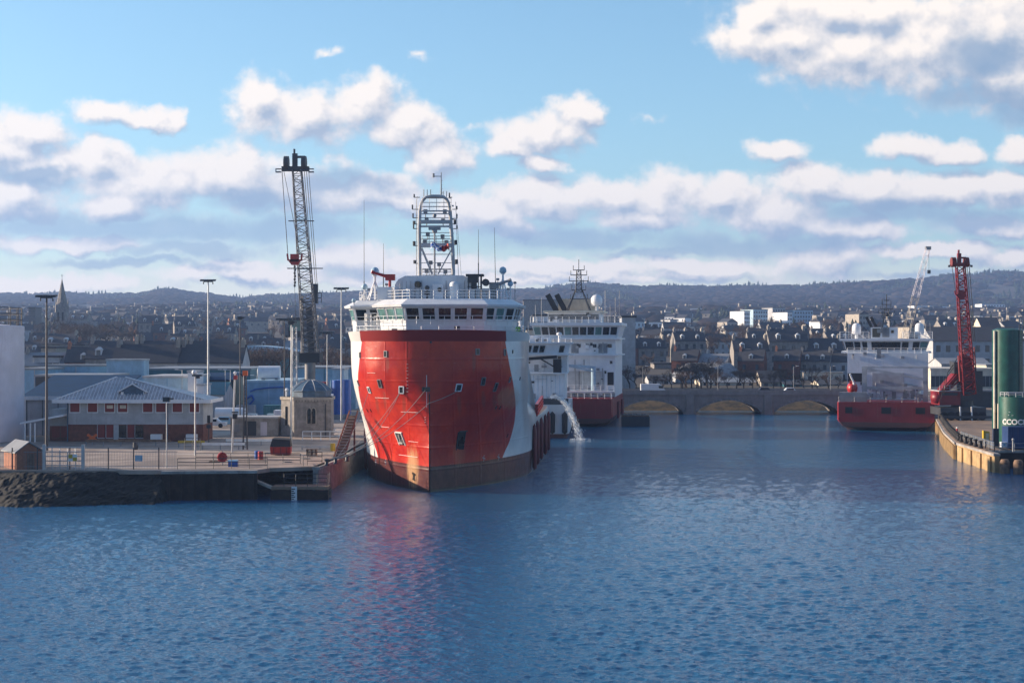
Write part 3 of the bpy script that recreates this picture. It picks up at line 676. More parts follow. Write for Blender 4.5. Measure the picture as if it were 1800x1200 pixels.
# ---- the arch mast
MD = 179.0
def mp(px, py, dy=0): return HInv @ Wp(px, py, MD+dy)
mast = B()
for dy in (0, 2.6):
    leg_l = [(738,487),(737.5,440),(737,400),(738,370),(741,355),(748,347),(757,345)]
    leg_r = [(797,487),(796,440),(793,400),(791,370),(788,355),(782,347),(774,345)]
    for L in (leg_l, leg_r):
        pts = [mp(a, c, dy) for a, c in L]
        for i, (p, q) in enumerate(zip(pts, pts[1:])): mast.cyl(p, q, .21 if i < 3 else .18, n=8)
    mast.cyl(mp(757,345,dy), mp(774,345,dy), .2, n=8)
for px in (738, 796):
    for py in (470, 440, 410, 385, 362): mast.cyl(mp(px,py,0), mp(px,py,2.6), .12)
mast.obj('mast_frame', M['palewall'], ship, 50)
bb = B()
for py, th in ((371,.16),(376,.12),(390,.42),(398,.22),(431,.5)):
    a = mp(740,py,-.1); c = mp(794,py,-.1); bb = B().beam(a, c, .5 if py in (390,431) else .15, th)
    if py in (431,390): a = mp(740,py,1.3); c = mp(794,py,1.3); bb.beam(a, c, 2.4, .1)
    bb.obj('mast_platform' if th > .3 else 'mast_crossbar', M['palewall'], ship)
B().beam(mp(741,436),mp(760,482),.24).obj('mast_brace', M['palewall'], ship); B().beam(mp(794,438),mp(770,482),.14).obj('mast_brace', M['palewall'], ship)
for (y0, y1, h) in ((430,430,1.0),(489,489,1.1),(371,371,1.5)):
    for dy in (-.35, 2.8): B().rail([mp(742,y0,dy), mp(793,y1,dy)], h, 3, .028, .7).obj('mast_rail', M['grey'], ship)
B().cyl(mp(764,487,-.6), mp(764,402,-.6), .11).obj('flag_pole', M['grey'], ship)
bb = B().cyl(mp(775.5,347,1.3), mp(775.5,303,1.3), .10,.05).beam(mp(775,310,1.3), mp(762,310,1.3), .08).cyl(mp(762,312,1.3), mp(762,305,1.3), .13)
for px in (745, 751, 757, 779, 785): bb.cyl(mp(px,346,1), mp(px, 333 if px < 760 else 336,1), .05)
for k in range(4): bb.beam(mp(775,318+k*7,1.3), mp(778.5,318+k*7,1.3), .03)
bb.obj('mast_pole', M['grey'], ship)
for i, (px, py) in enumerate(((728,345),(790,345),(725,366),(803,366),(726,381),(803,382),(728,392),(800,392),(727,400),(803,400),(728,430),(801,428),(729,461),(802,462))):
    e = 738 if px < 765 else 795; k = mp(px, py, .4)
    o = B().beam(mp(e,py+2,.4), mp(px,py+2,.4), .09).cyl(k+Vector((0,0,-.15)), k+Vector((0,0,.4 if i % 3 else .25)), .17 if py in (392,430,461,428,462) else .09).obj('navigation_light', M['dgrey'], ship)
bb = B().sph(mp(764,379,-.6), .24, 10).box(*(lambda p: (p.x-.7,p.x+.7,p.y-.2,p.y+.2,p.z-.15,p.z+.15))(mp(764,402,-.6))).sph(mp(764,406,-.6), .32, 10); bb.obj('radar_scanner', M['grey'], ship, 50)
bb = B().cyl(mp(732,489,.3), mp(732,350,.3), .03).cyl(mp(806,489,.3), mp(801,355,.3), .03).cyl(mp(812,500,.3), mp(803,380,.3), .02).rail([mp(733,489,.6), mp(733,350,.6)], .3, 1, .02, 1)
bb.obj('mast_stay', M['grey'], ship)
for py, e0, e1 in ((356,741,790),(363,739,792),(383,738,793),(409,737,794),(420,737,795),(447,738,796),(462,738,796),(474,739,797)):
    B().beam(mp(e0,py,2.5), mp(e1,py,2.5), .08).obj('mast_crossbar', M['palewall'], ship)
for px, py in ((748,372),(782,372),(750,386),(779,388),(752,412),(778,416),(747,425),(785,426),(757,462),(772,465),(750,477),(783,478)):
    k = mp(px, py, .8); B().box(k.x-.22,k.x+.22,k.y-.2,k.y+.2,k.z-.2,k.z+.25).cyl((k.x,k.y,k.z-.7),(k.x,k.y,k.z-.2),.05).obj('mast_fitting', M['grey'], ship)
# flags flown from the mast
def flag(px0, py0, px1, py1, hgt, name, mats, label, fn):
    nx_, nz_ = 14, 8; b = B(); a = mp(px0,py0,-1.2); c = mp(px1,py1,-1.2)
    g_ = [[a.lerp(c, i/nx_) + Vector((0, .18*sin(i*.9), -hgt*j/nz_ - .35*sin(i*.45)*(i/nx_))) for i in range(nx_+1)] for j in range(nz_+1)]
    vs = [p for r in g_ for p in r] + [p+Vector((0,.02,0)) for r in g_ for p in r]; N = (nx_+1)*(nz_+1)
    for o in (0, N):
        for j in range(nz_):
            for i in range(nx_): b.v = b.v; b.f.append((o+j*(nx_+1)+i, o+j*(nx_+1)+i+1, o+(j+1)*(nx_+1)+i+1, o+(j+1)*(nx_+1)+i)); b.mi.append(fn((i+.5)/nx_, (j+.5)/nz_))
    b.v = vs; t = b.obj(name, mats, ship); t['label'] = label; return t
flag(777,432,757,428,.62,'flag',[M['blue'],M['wmark']],'blue flag with a white diagonal cross',lambda u,v: 1 if min(abs(u-v),abs(u-(1-v))) < .13 else 0)
flag(776,431,790,432,.66,'flag',[M['red']],'red flag',lambda u,v: 0)
# ---- crew member in hi-vis by the right wing
def person(loc, rz, label, coat, leg):
    J = [((0,0,.95),.13),((0,0,1.2),.15),((0,0,1.42),.13),((0,0,1.52),.055),((0,-.02,1.62),.09),((0,-.02,1.72),.085),
         ((.19,0,1.40),.06),((.27,-.05,1.15),.045),((.25,-.22,.98),.035),((-.19,0,1.40),.06),((-.27,-.05,1.15),.045),((-.25,-.22,.98),.035),
         ((.1,0,.85),.09),((.11,-.02,.5),.06),((.11,.02,.09),.045),((.11,-.13,.04),.04),((-.1,0,.85),.09),((-.11,-.02,.5),.06),((-.11,.02,.09),.045),((-.11,-.13,.04),.04)]
    E = [(0,1),(1,2),(2,3),(3,4),(4,5),(2,6),(6,7),(7,8),(2,9),(9,10),(10,11),(0,12),(12,13),(13,14),(14,15),(0,16),(16,17),(17,18),(18,19)]
    me = bpy.data.meshes.new('person'); me.from_pydata([j[0] for j in J], E, []); o = bpy.data.objects.new('person', me); COL.objects.link(o)
    md_ = o.modifiers.new('skin', 'SKIN')
    for i, j in enumerate(J): me.skin_vertices[0].data[i].radius = (j[1], j[1]*.85)
    me.skin_vertices[0].data[0].use_root = True
    sb_ = o.modifiers.new('sub', 'SUBSURF'); sb_.levels = 1; sb_.render_levels = 1
    dg = bpy.context.evaluated_depsgraph_get(); me2 = bpy.data.meshes.new_from_object(o.evaluated_get(dg))
    o.modifiers.clear(); o.data = me2; me2.materials.clear()
    for m_ in (coat, leg, M['skin']): me2.materials.append(m_)
    for p in me2.polygons:
        z = p.center.z; p.material_index = 2 if (z > 1.53 or (z < 1.03 and abs(p.center.x) > .2)) else (0 if z > .88 else 1)
    o.location = loc; o.rotation_euler = (0,0,rz); tag(o, label, 'person', None)
    B().sph((0,-.01,1.70), .12, 10, sz=.75).cyl((0,-.02,1.68),(0,-.02,1.69),.15,n=10).obj('helmet', M['wmark'], o, 60)
    return o
pp = (Matrix.Translation(HS) @ Matrix.Rotation(HR, 4, 'Z')) @ Vector((9.1, 9.6, ZT-.02+.0))
B().box(8.6,9.6,8.9,10.3,ZT-.018,ZT+.12).obj('deck_step', M['dgrey'], ship)
person((pp.x, pp.y, pp.z+.14), -.2, 'crew member in a bright green hi-vis jacket on the right wing of the red ship', M['hivis'], M['navy'])
# ---- mooring ropes from the bow to the quay
def rope(p, q, sag, label, r=.03):
    p = Vector(p); q = Vector(q); b = B(); k = 12; prev_ = p
    for i in range(1, k+1):
        t = i/k; c = p.lerp(q, t) - Vector((0,0,sag*4*t*(1-t))); b.cyl(prev_, c, r, n=5); prev_ = c
    return tag(b.obj('mooring_rope', M['rope']), label, 'rope', 'mooring ropes of the red ship')
H2W = Matrix.Translation(HS) @ Matrix.Rotation(HR, 4, 'Z')
BOL = [Vector((Xd(574,163.6),163.6,3.55)), Vector((Xd(590,166),166,3.55)), Vector((Xd(610,169.5),169.5,3.55))]
for i, p in enumerate(BOL):
    o = B().lathe([(.32,-.55),(.2,-.45),(.18,-.05),(.34,.02),(.34,.14),(.05,.2)], (0,0,0), 12).obj('bollard', M['dgrey'], None, 50, p)
    tag(o, ['iron bollard nearest the landing stage','iron bollard in the middle of the quay edge near the red bow','iron bollard closest to the red bow'][i], 'bollard', 'bollards taking the ropes')
for (px, py, k, sag, lb) in ((649,690,1,.9,'mooring rope from the leftmost bow opening down to the quay'),(704,690,0,1.3,'mooring rope from the white framed bow opening left of the stem'),(704,691,1,1.7,'slacker mooring rope from the opening left of the stem'),(750,686,0,1.5,'mooring rope from the centre fairlead at the stem'),(804,686,2,1.2,'mooring rope crossing from the bow opening right of the stem')):
    q, n_, _ = on_hull(px, py); a = H2W @ (q + n_*.15)
    if px == 804:      # this one is led round the stem
        s0 = H2W @ Vector((-.02, -.16, 9.6)); rope(a, s0, .1, lb); rope(s0, BOL[0], 1.0, 'mooring rope running from the middle of the stem to the quay')
    else: rope(a, BOL[k], sag, lb)
# ================================================================ THE OTHER SHIPS
def winrow(parent, x0, x1, y, z0, z1, n, gap=.2, mat='glass', th=.05, name='window'):
    w = (x1-x0)/n
    for i in range(n): B().box(x0+w*i+w*gap/2, x0+w*(i+1)-w*gap/2, y-th, y+.04, z0, z1).obj(name, M[mat], parent)
def hullmat(name, red, bz, top=None):
    m = bpy.data.materials.new(name); m.use_nodes = True; T = NT(m.node_tree); bs = T.n['Principled BSDF']
    oc = T.node('ShaderNodeTexCoord').outputs['Object']; hz = T.sep(oc)[2]; wn = T.noise(oc, .4, 6, .62)
    c = T.mix(T.sm(wn, .35, .7), tuple(v*.8 for v in red), red)
    c = T.mix(T.m('MULTIPLY', T.sm(T.noise(T.vm('MULTIPLY', oc, (1.4,1.4,.12)), 1.3, 5, .68), .56, .74), .4), c, (.20,.10,.07))
    c = T.mix(T.m('LESS_THAN', hz, bz), c, T.mix(wn, (.06,.015,.015), (.13,.05,.04)))
    T.put(bs.inputs['Base Color'], c); bs.inputs['Roughness'].default_value = .4; return m
def stern_hull(parent, wb, L, zt, mat, cut=2.2, bevel=1.0):
    """stern-on hull: transom with rounded corners, cut away below, sides running forward (+y)"""
    h = wb/2; b = B()
    def sec(y, k, zb): return [(-h*k, y, zt), (-h*k, y, 1.9), (-h*k+.8, y, .9), (-h*.6, y, zb), (h*.6, y, zb), (h*k-.8, y, .9), (h*k, y, 1.9), (h*k, y, zt)]
    S = [sec(0, .975, .7), sec(.7, 1, .25), sec(4, 1, -.8), sec(9, 1, -2), sec(L*.7, 1, -2), sec(L*.88, .72, -2), sec(L, .1, -2)]
    for i in range(len(S)-1): b.loft(S[i], S[i+1], 0, caps=False)
    b.add(S[0], [tuple(range(8))]); o = b.obj('hull', mat, parent, 25)
    return o
# ---- ship on the right, stern towards us
d = 278.0; t = thing('supply_ship', 'red and white supply ship seen from astern at the right quay', 'ship', (Xd(1557.5,d), d, 0), -radians(14))
SD = t; hmD = hullmat('right_ship_hull_paint', (.25,.008,.016), 1.55)
stern_hull(t, 17.3, 56, 5.2, hmD)
for x, w in ((-6.6,1.1),(0,1.5),(6.0,1.5)):
    f = B().box(x-w/2, x+w/2, -.03, .2, 3.2, 4.3).obj('stern_port', M['black'], t)
    B().box(x-w/2-.08, x-w/2, -.07, .02, 3.15, 4.35).box(x+w/2, x+w/2+.08, -.07, .02, 3.15, 4.35).box(x-w/2, x+w/2, -.07, .02, 3.15, 3.23).obj('frame', M['rust'], f)
B().box(-8.4,8.4,.2,38,5.0,5.1).obj('deck', M['dgrey'], t)
B().box(-8.3,-3.4,1.0,3.2,5.1,6.9).obj('stern_locker', M['grey'], t)
B().rail([(-8.4,.4,5.2),(8.4,.4,5.2)],1.0,2,.03,2.4).obj('stern_rail', M['grey'], t)
B().box(-7.2,7.6,12,38,5.1,14.0).obj('superstructure', M['white'], t)
B().box(-7.1,-4.2,11.85,12,8.6,10.2).obj('side_opening', M['black'], t)
B().box(-2.6,3.2,11.9,12.0,6.8,10.3).obj('hangar_door', M['palewall'], t)
for x in (-3.9, 7.0):
    B().box(x-.45,x+.45,4.5,5.6,5.1,11.3).obj('gantry_leg', M['palewall'], t)
B().box(-4.4,7.5,4.55,5.55,11.3,11.6).obj('gantry_beam', M['palewall'], t)
B().box(-4.4,7.5,4.55,5.55,7.4,7.9).obj('gantry_beam', M['palewall'], t)
B().beam((-3.4,4.0,11.2),(7.0,4.0,9.2),.45).beam((-3.4,4.0,10.7),(-.8,4.0,10.7),.2).obj('crane_jib', M['palewall'], t)
B().cyl((-5.8,4,6.9),(-5.8,4,8.6),.22).cyl((-5.8,4,8.6),(-6.5,3.6,10.2),.18).obj('davit', M['white'], t)
B().sph((-6.1,5,7.6),1.0,12,sx=1.0,sy=1.6,sz=1.15).box(-6.6,-5.6,4,6,8.4,8.9).obj('rescue_boat', M['red'], t, 50)
B().rail([(-7.2,12.1,14),(7.6,12.1,14)],1.0,3,.035,1.2).obj('deck_rail', M['white'], t)
B().box(-8.4,8.2,13,26,14.0,14.35).obj('bridge_deck', M['white'], t)
B().loft([(-7.4,13.6,14.352),(7.2,13.6,14.352),(7.2,25,14.352),(-7.4,25,14.352)],[(-8.1,13.1,16.3),(7.9,13.1,16.3),(7.9,25.5,16.3),(-8.1,25.5,16.3)]).obj('bridge', M['white'], t)
for x0, x1, mt in ((-7.7,-6.2,'yellow'),(-6.0,-4.9,'glass'),(-4.5,-3.6,'glass'),(-2.8,2.6,'glass'),(2.9,4.1,'glass'),(4.9,6.1,'cream'),(6.3,7.6,'gglass')):
    B().hexa([(x0*.96,13.45,14.6),(x1*.96,13.45,14.6),(x1*.96,13.6,14.6),(x0*.96,13.6,14.6),(x0,13.05,16.1),(x1,13.05,16.1),(x1,13.25,16.1),(x0,13.25,16.1)]).obj('bridge_window', M['glass' if mt in ('yellow','cream') else mt], t)
B().box(-8.7,8.5,12.6,26,16.302,16.75).obj('bridge_roof', M['white'], t)
B().rail([(-8.6,12.8,16.75),(-3.2,12.8,16.75)],1.3,4,.04,1.0).rail([(3,12.8,16.75),(8.4,12.8,16.75)],1.3,4,.04,1.0).obj('roof_rail', M['white'], t)
B().box(-2.9,2.1,14,20,16.75,18.9).obj('monkey_island', M['white'], t); B().box(-2.6,-1.2,13.93,14,17,18.7).obj('door', M['glass'], t)
for x in (-5.6, 6.1):
    o = B().lathe([(.75,-1.0),(.85,-.8),(.85,.3),(.75,.75),(.45,1.05),(.01,1.15)], (x,16,18.6), 16).obj('satellite_dome', M['white'], t, 50); B().cyl((x,16,16.7),(x,16,17.6),.3).cyl((x,16,16.75),(x+1.2,16,16.75),.1).beam((x+1.8,16,16.75),(x+.3,16,17.7),.12).obj('pedestal', M['white'], o)
for x in (-2.9, -2.0):
    B().beam((x+.7,17,17.8),(x-.9,17,20.9),.5).obj('exhaust', M['black'], t)
b = B()
for s in (-1,1): b.cyl((s*.75,17,18.9),(s*.35,17,22.5),.1); b.cyl((s*.75,18.4,18.9),(s*.35,18.2,22.5),.1)
for z, w in ((20.6,.9),(21.6,1.5),(22.4,1.2),(23.2,.9),(24,.5)): b.box(-w,w,16.9,17.2,z,z+.13); b.box(-w,-w+.08,16.9,17.1,z,z+.6); b.box(w-.08,w,16.9,17.1,z,z+.6)
b.cyl((0,17.3,22),(0,17.3,25.2),.09).cyl((-.8,17,21),(-.8,17,24.4),.04).cyl((.8,17,21),(.8,17,24.2),.04); b.sph((0,17,21.3),.4,8); b.obj('mast', M['dgrey'], t)
for x in (-7.0,-6.2,4.5,7.2,8.0): B().cyl((x,14,16.75),(x,14,19.6),.04,n=5).obj('aerial', M['grey'], t)
def fit_out(t, x0, x1, z0, z1, y, n, seed):
    """doors, vents, lockers, pipe runs and lamps fixed on a bulkhead facing aft"""
    rnd = random.Random(seed)
    for i in range(n):
        x = rnd.uniform(x0, x1-.6); z = rnd.uniform(z0, z1); k = rnd.choice(('pipe','vent','locker','door','lamp','port','cable'))
        if k == 'pipe': B().cyl((x,y-.12,z0),(x,y-.12,min(z1,z0+rnd.uniform(1.5,z1-z0))),rnd.uniform(.05,.11),n=6).obj('pipe', M[rnd.choice(('palewall','grey','white'))], t)
        elif k == 'vent': B().box(x,x+.6,y-.22,y,z,z+.5).box(x+.05,x+.55,y-.25,y-.22,z+.05,z+.15).obj('vent', M[rnd.choice(('grey','palewall'))], t)
        elif k == 'locker': B().box(x,x+rnd.uniform(.5,1.1),y-.5,y,z,z+rnd.uniform(.5,1.0)).obj('locker', M[rnd.choice(('grey','bluewhite','palewall','white'))], t)
        elif k == 'door': B().box(x,x+.75,y-.05,y,z0+.1,z0+2.0).obj('door', M['grey'], t)
        elif k == 'lamp': B().box(x,x+.3,y-.4,y-.1,z,z+.2).obj('lamp', M['dgrey'], t)
        elif k == 'port': B().box(x,x+.5,y-.04,y,z,z+.55).obj('window', M['glass'], t)
        else: B().beam((x,y-.08,z),(min(x1,x+rnd.uniform(1,3)),y-.08,z),.08).obj('cable_tray', M['grey'], t)
fit_out(SD, -7.0, 7.4, 5.4, 8.8, 12, 26, 2); fit_out(SD, -2.7, 2.0, 16.9, 18.6, 14, 6, 3); fit_out(SD, -7.5, 7.5, 12.9, 13.7, 12, 8, 8); fit_out(SD, -3.2, 7, 5.2, 6.8, 3, 14, 5)
# ---- stern-on ship in the middle distance
d = 291.0; t = thing('offshore_vessel', 'red hulled ship with tall white superstructure seen from astern left of the bridge', 'ship', (Xd(1004,d), d, 0), -radians(7.5))
hmC = hullmat('middle_ship_hull_paint', (.27,.010,.016), 1.6)
stern_hull(t, 15.6, 47, 5.4, hmC)
for y in (14, 27): B().box(7.82,8.15,y,y+4.5,1.0,4.3).obj('side_fender', M['maroon'], t)
B().box(-7.5,7.5,.3,30,5.2,5.3).obj('deck', M['dgrey'], t)
b = B()
for y in (0.3,): b.rail([(-7.6,y,5.4),(7.6,y,5.4)],1.1,3,.05,1.2)
b.obj('stern_rail', M['white'], t)
B().box(-7.6,7.7,10,33,5.3,13.4).obj('lower_superstructure', M['white'], t)
B().box(-1.5,5.6,9.9,10,6.9,10.4).obj('hangar_door', M['palewall'], t)
B().box(6.2,7.4,9.93,10,7.6,10.2).obj('side_opening', M['black'], t)
B().box(-7.7,7.8,6.0,10,6.3,6.65).obj('working_platform', M['white'], t)
b = B()
for x in (-7.2,-3,2,7.2): b.beam((x,6.2,5.3),(x,6.2,6.3),.3)
b.rail([(-7.6,6.1,6.65),(7.7,6.1,6.65)],1.1,3,.04,1.2).obj('platform_rail', M['white'], t)
B().cyl((3.6,8,6.7),(3.6,8,11.4),.45).beam((3.6,7.4,11.2),(-5.2,7.4,11.8),.55,.5).beam((3.6,7.4,10.4),(-1.2,7.4,11.4),.25).obj('deck_crane', M['bluewhite'], t)
B().beam((-6.4,5,6.7),(-5.2,5,12.6),.3).beam((-5.2,5,12.6),(-3.4,5,10.8),.2).beam((-6.6,5,9.2),(-5.6,5,9.6),.8).obj('stern_davit', M['grey'], t)
for z in (13.4,): B().box(-8.2,8.3,9.0,33,z,z+.25).obj('deck_edge', M['white'], t)
B().box(-7.6,7.7,11,32.8,13.652,16.6).obj('upper_superstructure', M['white'], t)
for x in (-4.6,-3.6,.5,2.2,3.6,6.6): B().box(x-.35,x+.35,10.94,11,15.0,15.7).obj('window', M['glass'], t)
B().box(-8.6,8.6,9.4,28,16.602,16.9).obj('bridge_deck', M['white'], t)
B().loft([(-8.0,10.6,16.902),(8.0,10.6,16.902),(8.0,26,16.902),(-8.0,26,16.902)],[(-8.7,10.0,19.3),(8.7,10.0,19.3),(8.7,27,19.3),(-8.7,27,19.3)]).obj('bridge', M['white'], t)
for i in range(11):
    x0 = -8.1+i*1.48; B().hexa([(x0,10.35,17.5),(x0+1.2,10.35,17.5),(x0+1.2,10.5,17.5),(x0,10.5,17.5),(x0*1.03,9.98,19.0),((x0+1.2)*1.03,9.98,19.0),((x0+1.2)*1.03,10.2,19.0),(x0*1.03,10.2,19.0)]).obj('bridge_window', M['glass'] if i % 4 else M['gglass'], t)
B().box(-9.0,9.0,9.3,28,19.302,19.9).obj('bridge_roof', M['white'], t)
B().rail([(-8.9,9.5,19.9),(8.9,9.5,19.9)],1.2,3,.04,1.2).obj('roof_rail', M['white'], t)
B().box(-6.0,4.4,14,24,19.9,21.9).obj('upper_house', M['white'], t)
B().box(-5.8,4.2,13.94,14,20.6,21.5).obj('upper_window_band', M['glass'], t)
B().box(-6.8,5.2,13,25,21.902,22.3).obj('upper_deck', M['cream'], t)
for x in (-5.4,-3.6): B().beam((x+.9,17,22.2),(x-.9,17,25.6),1.0).obj('funnel', M['black'], t)
B().box(-4.4,3.4,19,24,22.3,24.8).obj('top_house', M['cream'], t)
B().lathe([(.9,-1.1),(1.15,-.6),(1.15,.3),(.8,.95),(.01,1.25)], (3.6,16,24.4), 16).obj('satellite_dome', M['white'], t, 50)
b = B(); b.cyl((3.6,16,22.3),(3.6,16,23.4),.35).obj('dome_pedestal', M['white'], t)
b = B()
for s in (-1,1):
    for y in (15,18): b.cyl((s*2.3,y,22.3),(s*.7,16.5,26.4),.14)
b.lattice((0,16.5,26),(0,16.5,30.5),1.2,.8,6,.07)
for z, w in ((24.6,1.7),(26.4,1.4),(28.2,1.9),(29.4,1.6),(30.4,1.1)): b.box(-w,w,16.3,16.7,z,z+.15); b.cyl((-w,16.5,z),(-w,16.5,z+1.0),.06); b.cyl((w,16.5,z),(w,16.5,z+1.0),.06)
b.cyl((0,16.5,30),(0,16.5,32.6),.07); b.obj('mast', M['dgrey'], t)
for i, x in enumerate((-8.2,-7.0,5.6,6.6,7.6,8.4)): B().cyl((x,12,19.9),(x,12,23.4+(i%3)*1.4),.05,n=5).obj('aerial', M['grey'], t)
fit_out(t, -1, 7.3, 6.8, 12.8, 10, 26, 11); fit_out(t, -1, 7.4, 13.8, 16.2, 11, 14, 12); fit_out(t, -5.8, 4.2, 20.0, 21.5, 13.9, 8, 13); fit_out(t, -7.2, 7.2, 5.4, 6.2, 6.1, 16, 14)
# ---- white vessel just beyond the red ship
d = 258.0; t = thing('white_vessel', 'white supply vessel mostly hidden behind the bow of the big red ship', 'ship', (Xd(930,d), d, 0), -radians(3))
def wsec(y, k): return [(-6.9*k,y,5.6),(-6.9*k,y,1.5),(-5.5*k,y,-2),(5.5*k,y,-2),(6.9*k,y,1.2),(6.9*k,y,5.6)]
b = B().loft(wsec(0,.93), wsec(1.2,1), 0, False).loft(wsec(1.2,1), wsec(31,1), 0, False); b.add(wsec(0,.93), [tuple(range(6))]).obj('hull', hullmat('white_ship_hull_paint', (.62,.64,.66), .7), t, 25)
B().box(-6.7,6.7,.3,30.5,5.4,5.5).obj('deck', M['dgrey'], t)
for x in (3.9, 6.0): B().lathe([(.02,-1.9),(.45,-1.6),(.5,1.4),(.02,1.9)], (x,-.35,2.6), 10).obj('stern_fender', M['black'], t, 50)
B().box(2.0,6.6,.25,1.0,5.5,6.6).obj('stern_bulwark', M['dgrey'], t)
B().box(-6.6,5.9,6,30,5.5,13.0).obj('deckhouse', M['white'], t)
for i in range(9): B().box(-1+i*.75,-.94+i*.75,5.93,6,6.2,12.6).obj('wall_rib', M['bluewhite'], t)
B().box(-6.8,6.4,5.2,30,13.0,13.3).obj('boat_deck', M['white'], t)
B().beam((-1,5,17.0),(4.6,5,17.6),.35,.8).beam((1.5,5,17.3),(4.2,5,14.8),.3).box(3.9,5.3,5.4,7,13.3,17.0).obj('davit', M['black'], t)
B().box(-6.4,6.2,9,30,13.3,18.0).obj('upper_deckhouse', M['white'], t)
B().box(-6.6,7.4,7.0,26,18.0,18.35).obj('bridge_deck', M['white'], t)
B().loft([(-6.2,8,18.352),(6.3,8,18.352),(6.3,22,18.352),(-6.2,22,18.352)],[(-6.2,7.4,21.2),(6.9,7.4,21.2),(6.9,23,21.2),(-6.2,23,21.2)]).obj('bridge', M['white'], t)
for x0 in (-.9,.3,1.4,4.8): B().hexa([(x0,7.85,18.8),(x0+.8,7.85,18.8),(x0+.8,8,18.8),(x0,8,18.8),(x0+.25,7.42,20.6),(x0+1.1,7.42,20.6),(x0+1.1,7.7,20.6),(x0+.25,7.7,20.6)]).obj('bridge_window', M['glass'], t)
B().box(-6.6,7.2,6.9,24,21.202,21.6).obj('bridge_roof', M['white'], t); B().rail([(-6.4,7.1,21.6),(7.0,7.1,21.6)],1.1,3,.04,1.0).obj('roof_rail', M['white'], t)
B().box(-4,3.2,10,18,21.6,23.4).obj('top_locker', M['white'], t)
fit_out(t, -.8, 5.6, 5.6, 12.6, 5.9, 12, 21); fit_out(t, -2, 6, 13.4, 17.6, 9, 14, 22); fit_out(t, -1, 3.1, 21.7, 23.2, 10, 6, 23); B().cyl((4.9,8,21.6),(4.9,8,23.4),.2).sph((4.9,8,23.8),.5,10).obj('satellite_dome', M['white'], t, 50)
B().cyl((-.6,12,23.4),(-.6,12,27.5),.09).beam((-1.6,12,25.6),(.4,12,25.6),.1).beam((-1.3,12,26.6),(.1,12,26.6),.08).obj('mast', M['grey'], t)
for o in [q for q in bpy.data.objects if q.type == 'MESH' and q.parent and (q.parent == t or q.parent.parent == t)]:
    for v_ in o.data.vertices:
        if v_.co.z > 6.7: v_.co.z = 6.7 + (v_.co.z-6.7)*.63
# deck cooling water poured overboard from the white vessel
b = B(); rnd = random.Random(4); wsx, wsy = Xd(962,252), 252
p0 = Vector((Xd(966,256), 256, 7.2))
def jet(tt): return Vector((p0.x + 5.0*tt**.85, 255, 7.0 + 1.4*tt - 8.3*tt*tt))
for i in range(1500):            # thin torn streaks of water that follow the fall
    tt = rnd.random()**.75; c = jet(tt); dr = (jet(min(1.02, tt+.02)) - c).normalized(); o_ = Vector((rnd.gauss(0,.10+.25*tt), rnd.gauss(0,.2+.3*tt), rnd.gauss(0,.12+.22*tt)))
    l = rnd.uniform(.1,.5); w_ = Vector((rnd.gauss(0,1),rnd.gauss(0,1),rnd.gauss(0,1))).normalized()*rnd.uniform(.02,.07); q_ = c + o_
    if q_.z < .05: continue
    b.add([q_-w_, q_+w_, q_+dr*l+w_*.3, q_+dr*l-w_*.3, q_+w_.cross(dr)*1.0], [(0,1,2,3),(0,1,4),(1,2,4)])
for i in range(160): b.sph((p0.x+5.1+rnd.gauss(0,.8), 255+rnd.gauss(0,1.4), .04), rnd.uniform(.03,.14), 6, sz=.3)
foam = pm('white_spray', (.85,.88,.9), .35, var=.05)
struct('water_discharge', b, foam, kind='stuff', label='white jet of water falling into the harbour beside the middle ship')
b = B().box(-2.7,2.7,0,6,-1,1.9); t = thing('mooring_pontoon', 'dark square fender pontoon floating before the left bridge arch', 'pontoon', (Xd(1117,293),293,0), -.1)
b.obj('body', M['dgrey'], t); B().box(-2.6,2.6,.1,5.8,1.9,2.1).obj('top_deck', M['wood'], t); b=B(); [b.sph((-2.2+i*.5,.5+(i%3)*.6,2.2),.28,6) for i in range(9)]; b.obj('rubble', M['granite'], t)
# ================================================================ LEFT QUAY
ZQ = 3.0
def qx(px, py=None, d=None): d = d or gd(py, ZQ); return Vector((Xd(px, d), d, ZQ))
# ---- white storage tank at the left edge
d = 206.0; t = thing('storage_tank', 'huge pale lilac storage tank cut off by the left edge', 'tank', (Xd(36,d)-11, d, ZQ))
B().lathe([(11,0),(11,15.2),(10.9,15.3),(.5,16.0)], (0,0,0), 64).obj('shell', M['lilac'], t, 30)
b = B(); rp = [(10.7*cos(a), 10.7*sin(a), 15.3) for a in [i*2*pi/28 for i in range(29)]]; b.rail(rp, 2.4, 3, .06, 2.4); b.obj('top_rail', M['dpole'], t)
# ---- brick shed
d = 158.2; t = thing('brick_shed', 'small orange brick shed with a grey felt roof near the rocks', 'shed', (Xd(29,d), d, ZQ), 0)
A_ = Vector((Xd(7,161.6)-Xd(29,d), 3.4, 0)); B_0 = Vector((0,0,0)); C_ = Vector((Xd(75,159.6)-Xd(29,d), 1.4, 0)); D_ = A_ + C_; up_ = Vector((0,0,1.75)); rg = Vector((0,0,2.75))
m1 = B_0.lerp(C_, .46); m2 = A_.lerp(D_, .46)
B().hexa([B_0, C_, D_, A_, B_0+up_, C_+up_, D_+up_, A_+up_]).obj('wall', M['obrick'], t)
B().loft([B_0+up_+Vector((0,0,.002)), C_+up_+Vector((0,0,.002)), m1+rg], [A_+up_+Vector((0,0,.002)), D_+up_+Vector((0,0,.002)), m2+rg]).obj('gable', M['obrick'], t)
fo = (B_0-A_).normalized()*.25; so_ = (C_-B_0).normalized()*.25; th_ = Vector((0,0,.12))
